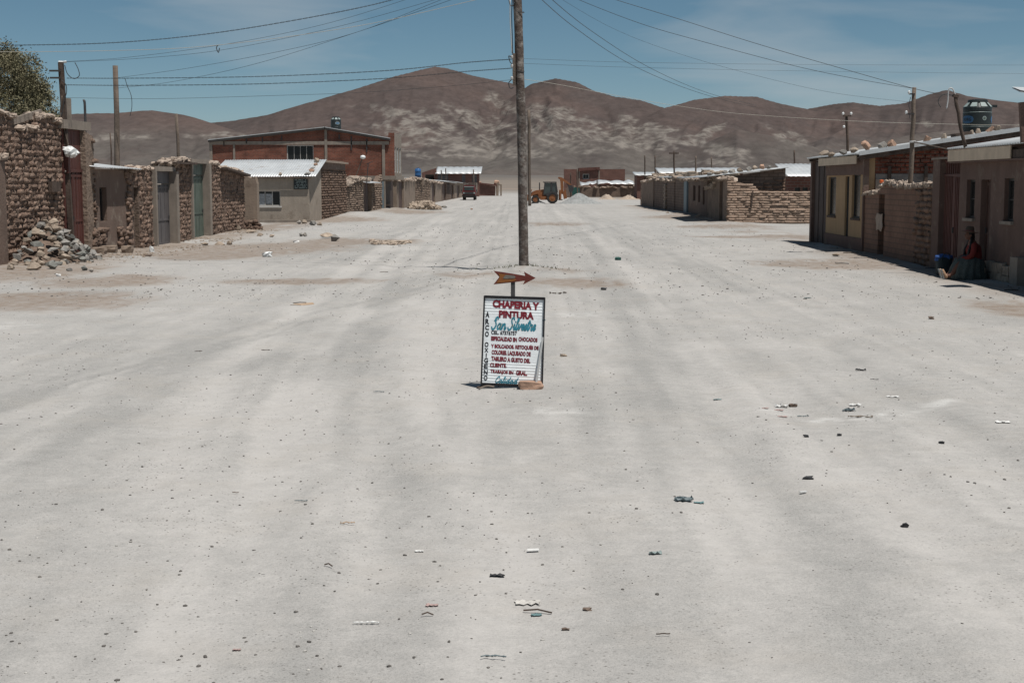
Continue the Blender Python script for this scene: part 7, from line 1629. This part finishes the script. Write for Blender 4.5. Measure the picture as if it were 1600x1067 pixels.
litter('board_scrap', 1345, 651, 46, 'old_board', 'thin pale board lying in the white powder streak', 'strip', h=.15, seed=20); litter('paper_scrap', 1395, 617, 22, 'litter_white', 'white paper scrap above the powder streak', 'scrap', seed=21); litter('paper_scrap', 1567, 659, 26, 'litter_white', 'white scraps at the far right of the ground', 'scrap', seed=22)
litter('black_scrap', 1345, 576, 18, 'litter_black', 'left of two black scraps above the litter patch', 'scrap', h=.8, seed=23); litter('black_scrap', 1366, 590, 16, 'litter_black', 'right of two black scraps above the litter patch', 'strip', h=.8, seed=24); litter('teal_scrap', 1121, 616, 14, 'litter_teal', 'small teal scrap left of the litter patch', 'scrap', seed=25)
litter('teal_scrap', 1262, 465, 12, 'litter_teal', 'tiny teal scrap in front of the mud wall', 'scrap', seed=26); litter('brown_clod', 1456, 497, 10, 'litter_brown', 'brown clod out in the street before the seated woman', 'lump', h=.5, seed=6); litter('green_clod', 966, 406, 9, 'green_tarp', 'dark green scrap right of the utility pole', 'lump', h=.6, seed=7)
litter('broken_board', 475, 474, 36, 'litter_straw', 'broken pale board lying left of the sign', 'card'); litter('broken_board', 468, 472, 26, 'dark_wood', 'dark split board on top of the broken pale board', 'stick'); litter('stick', 462, 476, 20, 'old_board', 'thin stick poking out of the broken pale board', 'stick')
litter('white_bowl', 417, 401, 15, 'white_plastic', 'white plastic bag bundle on the ground before the adobe wall', 'lump', h=.6, seed=8); litter('white_bottle', 236, 394, 7, 'white_plastic', 'small white bottle at the foot of the grey door', 'lump', h=1.6, seed=9); litter('white_scrap', 462, 379, 10, 'litter_white', 'small white scrap before the flat boulder', 'lump', h=.4, seed=10); litter('paper_scrap', 91, 433, 8, 'litter_white', 'white paper scrap in front of the rubble heap', 'lump', h=.6, seed=11)
litter('brown_scrap', 231, 402, 13, 'litter_brown', 'dark brown scrap below the grey door', 'lump', h=.3, seed=12); litter('twig', 600, 426, 16, 'dark_wood', 'thin dark twig left of the utility pole', 'stick'); litter('branch', 872, 457, 30, 'dark_wood', 'short dry branch right of the sign arrow', 'strip', h=.4, seed=13); litter('flat_stone_chip', 944, 452, 9, 'litter_black', 'dark chip right of the dry branch', 'lump', h=.5, seed=14)
litter('pale_stone', 880, 555, 11, 'stone_tan', 'pale flat stone right of the painted sign', 'lump', h=.4, seed=15); litter('rag', 592, 610, 20, 'litter_slate', 'dark twisted rag left below the painted sign', 'strip', h=.5, seed=16); litter('twig', 415, 546, 16, 'dark_wood', 'dark twig on the left of the street', 'strip', h=.4, seed=17); litter('twig', 310, 546, 14, 'dark_wood', 'small dark twig farther left of the street', 'strip', h=.4, seed=18)
litter('black_scrap', 470, 786, 24, 'litter_slate', 'grey scrap with pale edge in the left foreground', 'strip', h=.3, seed=19); litter('brown_weed', 543, 820, 26, 'litter_straw', 'dry weed tuft in the left foreground', 'strip', h=.6, seed=20); litter('dark_clod', 368, 769, 12, 'litter_brown', 'dark clod in the left foreground', 'strip', h=.6, seed=21); litter('twig', 513, 884, 18, 'dark_wood', 'slanting twig in the lower left foreground', 'stick')
litter('black_rag', 600, 545, 16, 'litter_black', 'black scrap left beside the painted sign', 'strip', h=.4, seed=22) if False else None
litter('dark_board', 1316, 411, 24, 'litter_black', 'thin dark strip on the brown earth before the mud wall', 'stick'); litter('long_stick', 1332, 397, 34, 'old_board', 'long pale stick lying in front of the mud wall', 'stick'); litter('dark_strip', 1455, 421, 22, 'litter_black', 'dark strip of wood left of the blue-topped bag', 'stick'); litter('dark_strip', 1580, 456, 30, 'litter_black', 'dark flat strip at the shadow edge on the right', 'stick')
litter('pipe_piece', 1255, 770, 14, 'steel_pale', 'short grey box-like piece below the black rubber scrap', 'card'); litter('dark_clod', 1172, 766, 0.1, 'litter_brown', 'x y z w', 'lump') if False else None

# --- market bag
q = G(1455, 427); q = Vector((9.42, 32.6, 0)); q.z = gz1(q.x, q.y); t = thing('market_bag', 'dark full market bag with blue cloth on top beside the seated woman', 'bag', q)
mat('bag_dark', (.018, .028, .034), rough=.7, var=.2, bump=.3, bscale=40); mat('bag_blue', (.035, .085, .25), rough=.7, var=.2, bump=.3)
b = MB(); n = 16
for rr_, zz in [(.13, 0), (.155, .03), (.165, .2), (.18, .38), (.165, .42), (.01, .425)]:
    for i_ in range(n): an = 2 * math.pi * i_ / n; k_ = 1 / max(abs(math.cos(an)), abs(math.sin(an))) ** .6; b.v.append((q.x + rr_ * k_ * math.cos(an), q.y + rr_ * k_ * math.sin(an) * .9, q.z + zz))
for j in range(5):
    for i_ in range(n): i2 = (i_ + 1) % n; b.f.append((j * n + i_, j * n + i2, (j + 1) * n + i2, (j + 1) * n + i_))
b.build('bag_body', 'bag_dark', t, smooth=True)
b = MB()
for k, (dx, dz, s_) in enumerate([(-.11, .42, .14), (-.02, .44, .16), (.08, .42, .15), (.13, .39, .1), (-.15, .37, .1), (.02, .42, .14)]): b.lump((q.x + dx, q.y - .04 + .05 * (k % 2), q.z + dz), (s_ * 1.3, s_ * 1.5, s_ * .6), k, .6, .2)
b.build('cloth_cover', 'bag_blue', t, smooth=True)
MB().tube(catmull([(q.x - .1, q.y - .17, q.z + .36), (q.x - .05, q.y - .2, q.z + .5), (q.x + .06, q.y - .2, q.z + .5), (q.x + .1, q.y - .17, q.z + .36)], 5), .010, 5).build('handle', 'bag_dark', t, smooth=True)

q = Vector((9.72, 31.35, gz1(9.72, 31.35))); b = MB(); b.lump((q.x, q.y, q.z + .12), (.4, .45, .26), 2, .2, .06); tag(b.build('seat_stone', 'stone_tan', None, q), 'low stone under the skirt of the seated woman', 'stone')
# --- seated woman
mat('skin', (.12, .058, .04), rough=.6, var=.1, bump=.1); mat('cardigan', (.145, .024, .020), rough=.9, var=.15, bump=.4, bscale=60); mat('skirt', (.060, .074, .069), rough=.9, var=.25, scale=12, bump=.3, bscale=50, col2=(.115, .125, .118), c2scale=60, c2lo=.52, c2hi=.6)
mat('hair', (.012, .010, .010), rough=.5, var=.2, bump=.3); mat('hat', (.085, .06, .045), rough=.85, var=.15, bump=.2); mat('hat_band', (.24, .085, .07), rough=.8, var=.15); mat('shoe', (.36, .23, .15), rough=.7, var=.15); mat('shoe_sole', (.22, .235, .235), rough=.8, var=.15)
pz = gz1(9.6, 31.4); wp = Vector((9.72, 31.35, pz)); t = thing('person', 'woman in hat, red cardigan and wide grey skirt seated on the ground by the doorway', 'person', wp)
def W_(f, s_, z_): return wp + Vector((-f, s_, z_))      # f forward to the street, s sideways (away +)
def remeshed(mb_, nm, m_, vox=.014, sm=6):
    o_ = mb_.build(nm, m_, t); md = o_.modifiers.new('Remesh', 'REMESH'); md.mode = 'VOXEL'; md.voxel_size = vox; md.use_smooth_shade = True
    ms = o_.modifiers.new('Smooth', 'SMOOTH'); ms.factor = .5; ms.iterations = sm; return o_
def ball(mb_, c_, rx_, ry_=None, rz_=None, n_=12):
    ry_ = ry_ or rx_; rz_ = rz_ or rx_; o_ = MB(); o_.lathe([(math.sin(a) or 1e-3, -math.cos(a)) for a in np.linspace(.12, math.pi - .12, 9)], n=n_); mb_.add([(c_[0] + v[0] * rx_, c_[1] + v[1] * ry_, c_[2] + v[2] * rz_) for v in o_.v], o_.f)
def limb(mb_, pts, rs): mb_.tube(catmull(pts, 4), list(np.interp(np.linspace(0, 1, (len(pts) - 1) * 4 + 1), np.linspace(0, 1, len(pts)), rs)), 10); ball(mb_, pts[0], rs[0]); ball(mb_, pts[-1], rs[-1])
SEAT = .23; bd_ = MB()
hip = W_(0, 0, SEAT + .13); chest = W_(.03, 0, SEAT + .44); neck = W_(.07, 0, SEAT + .60); head = W_(.115, 0, SEAT + .735)
limb(bd_, [hip, W_(0, 0, SEAT + .28), chest, W_(.05, 0, SEAT + .54)], [.16, .14, .145, .10]); limb(bd_, [W_(.05, 0, SEAT + .52), neck, W_(.09, 0, SEAT + .66)], [.06, .05, .052])
ball(bd_, head, .092, .074, .108); ball(bd_, head + Vector((-.045, 0, -.055)), .05, .052, .05)                      # skull and jaw
ball(bd_, head + Vector((-.098, 0, -.012)), .018, .013, .026); ball(bd_, head + Vector((-.088, 0, -.058)), .012, .024, .009)   # nose, mouth
for s_ in (-1, 1): ball(bd_, head + Vector((-.078, .03 * s_, .012)), .014, .014, .010); ball(bd_, head + Vector((.01, .076 * s_, -.01)), .02, .01, .03)
for s_ in (-1, 1):        # legs stretched towards the street, ankles and feet
    limb(bd_, [W_(.05, .09 * s_, SEAT + .08), W_(.34, .13 * s_, SEAT + .10), W_(.50, .10 * s_, .10), W_(.60, .09 * s_, .075)], [.10, .075, .05, .036])
    limb(bd_, [W_(.60, .09 * s_, .07), W_(.645, .09 * s_, .06), W_(.70, .10 * s_, .15)], [.036, .04, .03])
hands = []
for s_ in (-1, 1):        # arms folded to the lap
    limb(bd_, [W_(.05, .16 * s_, SEAT + .50), W_(.10, .21 * s_, SEAT + .32), W_(.22, .17 * s_, SEAT + .24), W_(.30, .09 * s_, SEAT + .235)], [.058, .046, .038, .028])
    pc = W_(.325, .075 * s_, SEAT + .232); ball(bd_, pc, .042, .034, .018)
    for k in range(4):
        a = pc + Vector((-.03, (.022 - .015 * k) * s_, .0)); l_ = (.05, .058, .054, .042)[k]; limb(bd_, [a, a + Vector((-l_ * .5, -.004 * s_, -.002)), a + Vector((-l_ * .9, -.008 * s_, -.018))], [.0095, .009, .008])
    a = pc + Vector((.0, -.03 * s_, .005)); limb(bd_, [a, a + Vector((-.025, -.018 * s_, .004)), a + Vector((-.045, -.018 * s_, -.002))], [.011, .010, .009])
remeshed(bd_, 'body', 'skin', .009, 3)
cg = MB(); limb(cg, [W_(0, 0, SEAT + .20), W_(.0, 0, SEAT + .32), W_(.03, 0, SEAT + .45), W_(.055, 0, SEAT + .555)], [.165, .165, .17, .085])
for s_ in (-1, 1): limb(cg, [W_(.05, .15 * s_, SEAT + .50), W_(.09, .215 * s_, SEAT + .33), W_(.19, .185 * s_, SEAT + .245), W_(.265, .12 * s_, SEAT + .235)], [.078, .068, .058, .046])
remeshed(cg, 'cardigan', 'cardigan', .014, 4)
sk = MB(); n = 48                                # wide gathered skirt spread over the legs
rings = [(.0, .40, .13, .12, SEAT + .26), (.03, .40, .21, .20, SEAT + .24), (.09, .40, .31, .27, SEAT + .17), (.12, .40, .37, .31, SEAT - .03), (.125, .40, .40, .34, .10), (.13, .40, .41, .345, -.10), (.12, .4, .40, .34, -.125)]
for j, (f_, _, rx_, ry_, zz) in enumerate(rings):
    for i_ in range(n): an = 2 * math.pi * i_ / n; fold = 1 + (.05 + .012 * j) * math.sin(i_ * 2 * math.pi / n * 15 + .5 * math.sin(i_)) * (j > 0); q = W_(f_ + rx_ * math.cos(an) * fold, ry_ * math.sin(an) * fold, max(zz, -.01) + (.05 * math.cos(an) if j < 4 else 0)); sk.v.append(tuple(q))
for j in range(len(rings) - 1):
    for i_ in range(n): i2 = (i_ + 1) % n; sk.f.append((j * n + i_, j * n + i2, (j + 1) * n + i2, (j + 1) * n + i_))
sk.f.append(tuple(range(n))[::-1]); o = sk.build('skirt', 'skirt', t, smooth=True)
hr = MB(); ball(hr, head + Vector((.022, 0, .022)), .092, .086, .10); limb(hr, [head + Vector((.055, 0, -.03)), head + Vector((.07, 0, -.10)), W_(.0, 0, SEAT + .54)], [.065, .05, .035]); remeshed(hr, 'hair', 'hair', .014, 3)
for s_ in (-1, 1): limb_ = MB(); limb(limb_, [head + Vector((.03, .06 * s_, -.05)), W_(.12, .13 * s_, SEAT + .52), W_(.17, .155 * s_, SEAT + .38), W_(.185, .14 * s_, SEAT + .18), W_(.20, .13 * s_, SEAT + .04)], [.03, .028, .026, .022, .012]); limb_.build('braid', 'hair', t, smooth=True)
ht = MB(); hc = head + Vector((-.005, 0, .062)); ht.lathe([(.085, -.012), (.19, -.004), (.195, .004), (.10, .012), (.097, .03), (.09, .09), (.07, .125), (.02, .132), (.002, .12)], n=24)
R_ = Euler((0, .12, 0)).to_matrix(); ht.v = [tuple(hc + R_ @ Vector((v[0], v[1] * .92, v[2] + .14 * v[1] ** 2 * 2))) for v in ht.v]; hat = ht.build('hat', 'hat', t, smooth=True)
hb = MB(); hb.lathe([(.101, .012), (.101, .04)], n=24, cap=False); hb.v = [tuple(hc + R_ @ Vector((v[0], v[1] * .92, v[2]))) for v in hb.v]; hb.build('hat_band', 'hat_band', hat)
for s_ in (-1, 1):
    sh = MB(); limb(sh, [W_(.625, .09 * s_, .06), W_(.66, .092 * s_, .085), W_(.69, .098 * s_, .14), W_(.705, .10 * s_, .19)], [.046, .05, .046, .034]); so_ = remeshed(sh, 'shoe', 'shoe', .011, 3)
    sl = MB(); a = W_(.678, .09 * s_, .015); c_ = W_(.742, .10 * s_, .215); sl.beam(a, c_, .085, .022, up=Vector((1, 0, 0))); sl.build('sole', 'shoe_sole', so_)
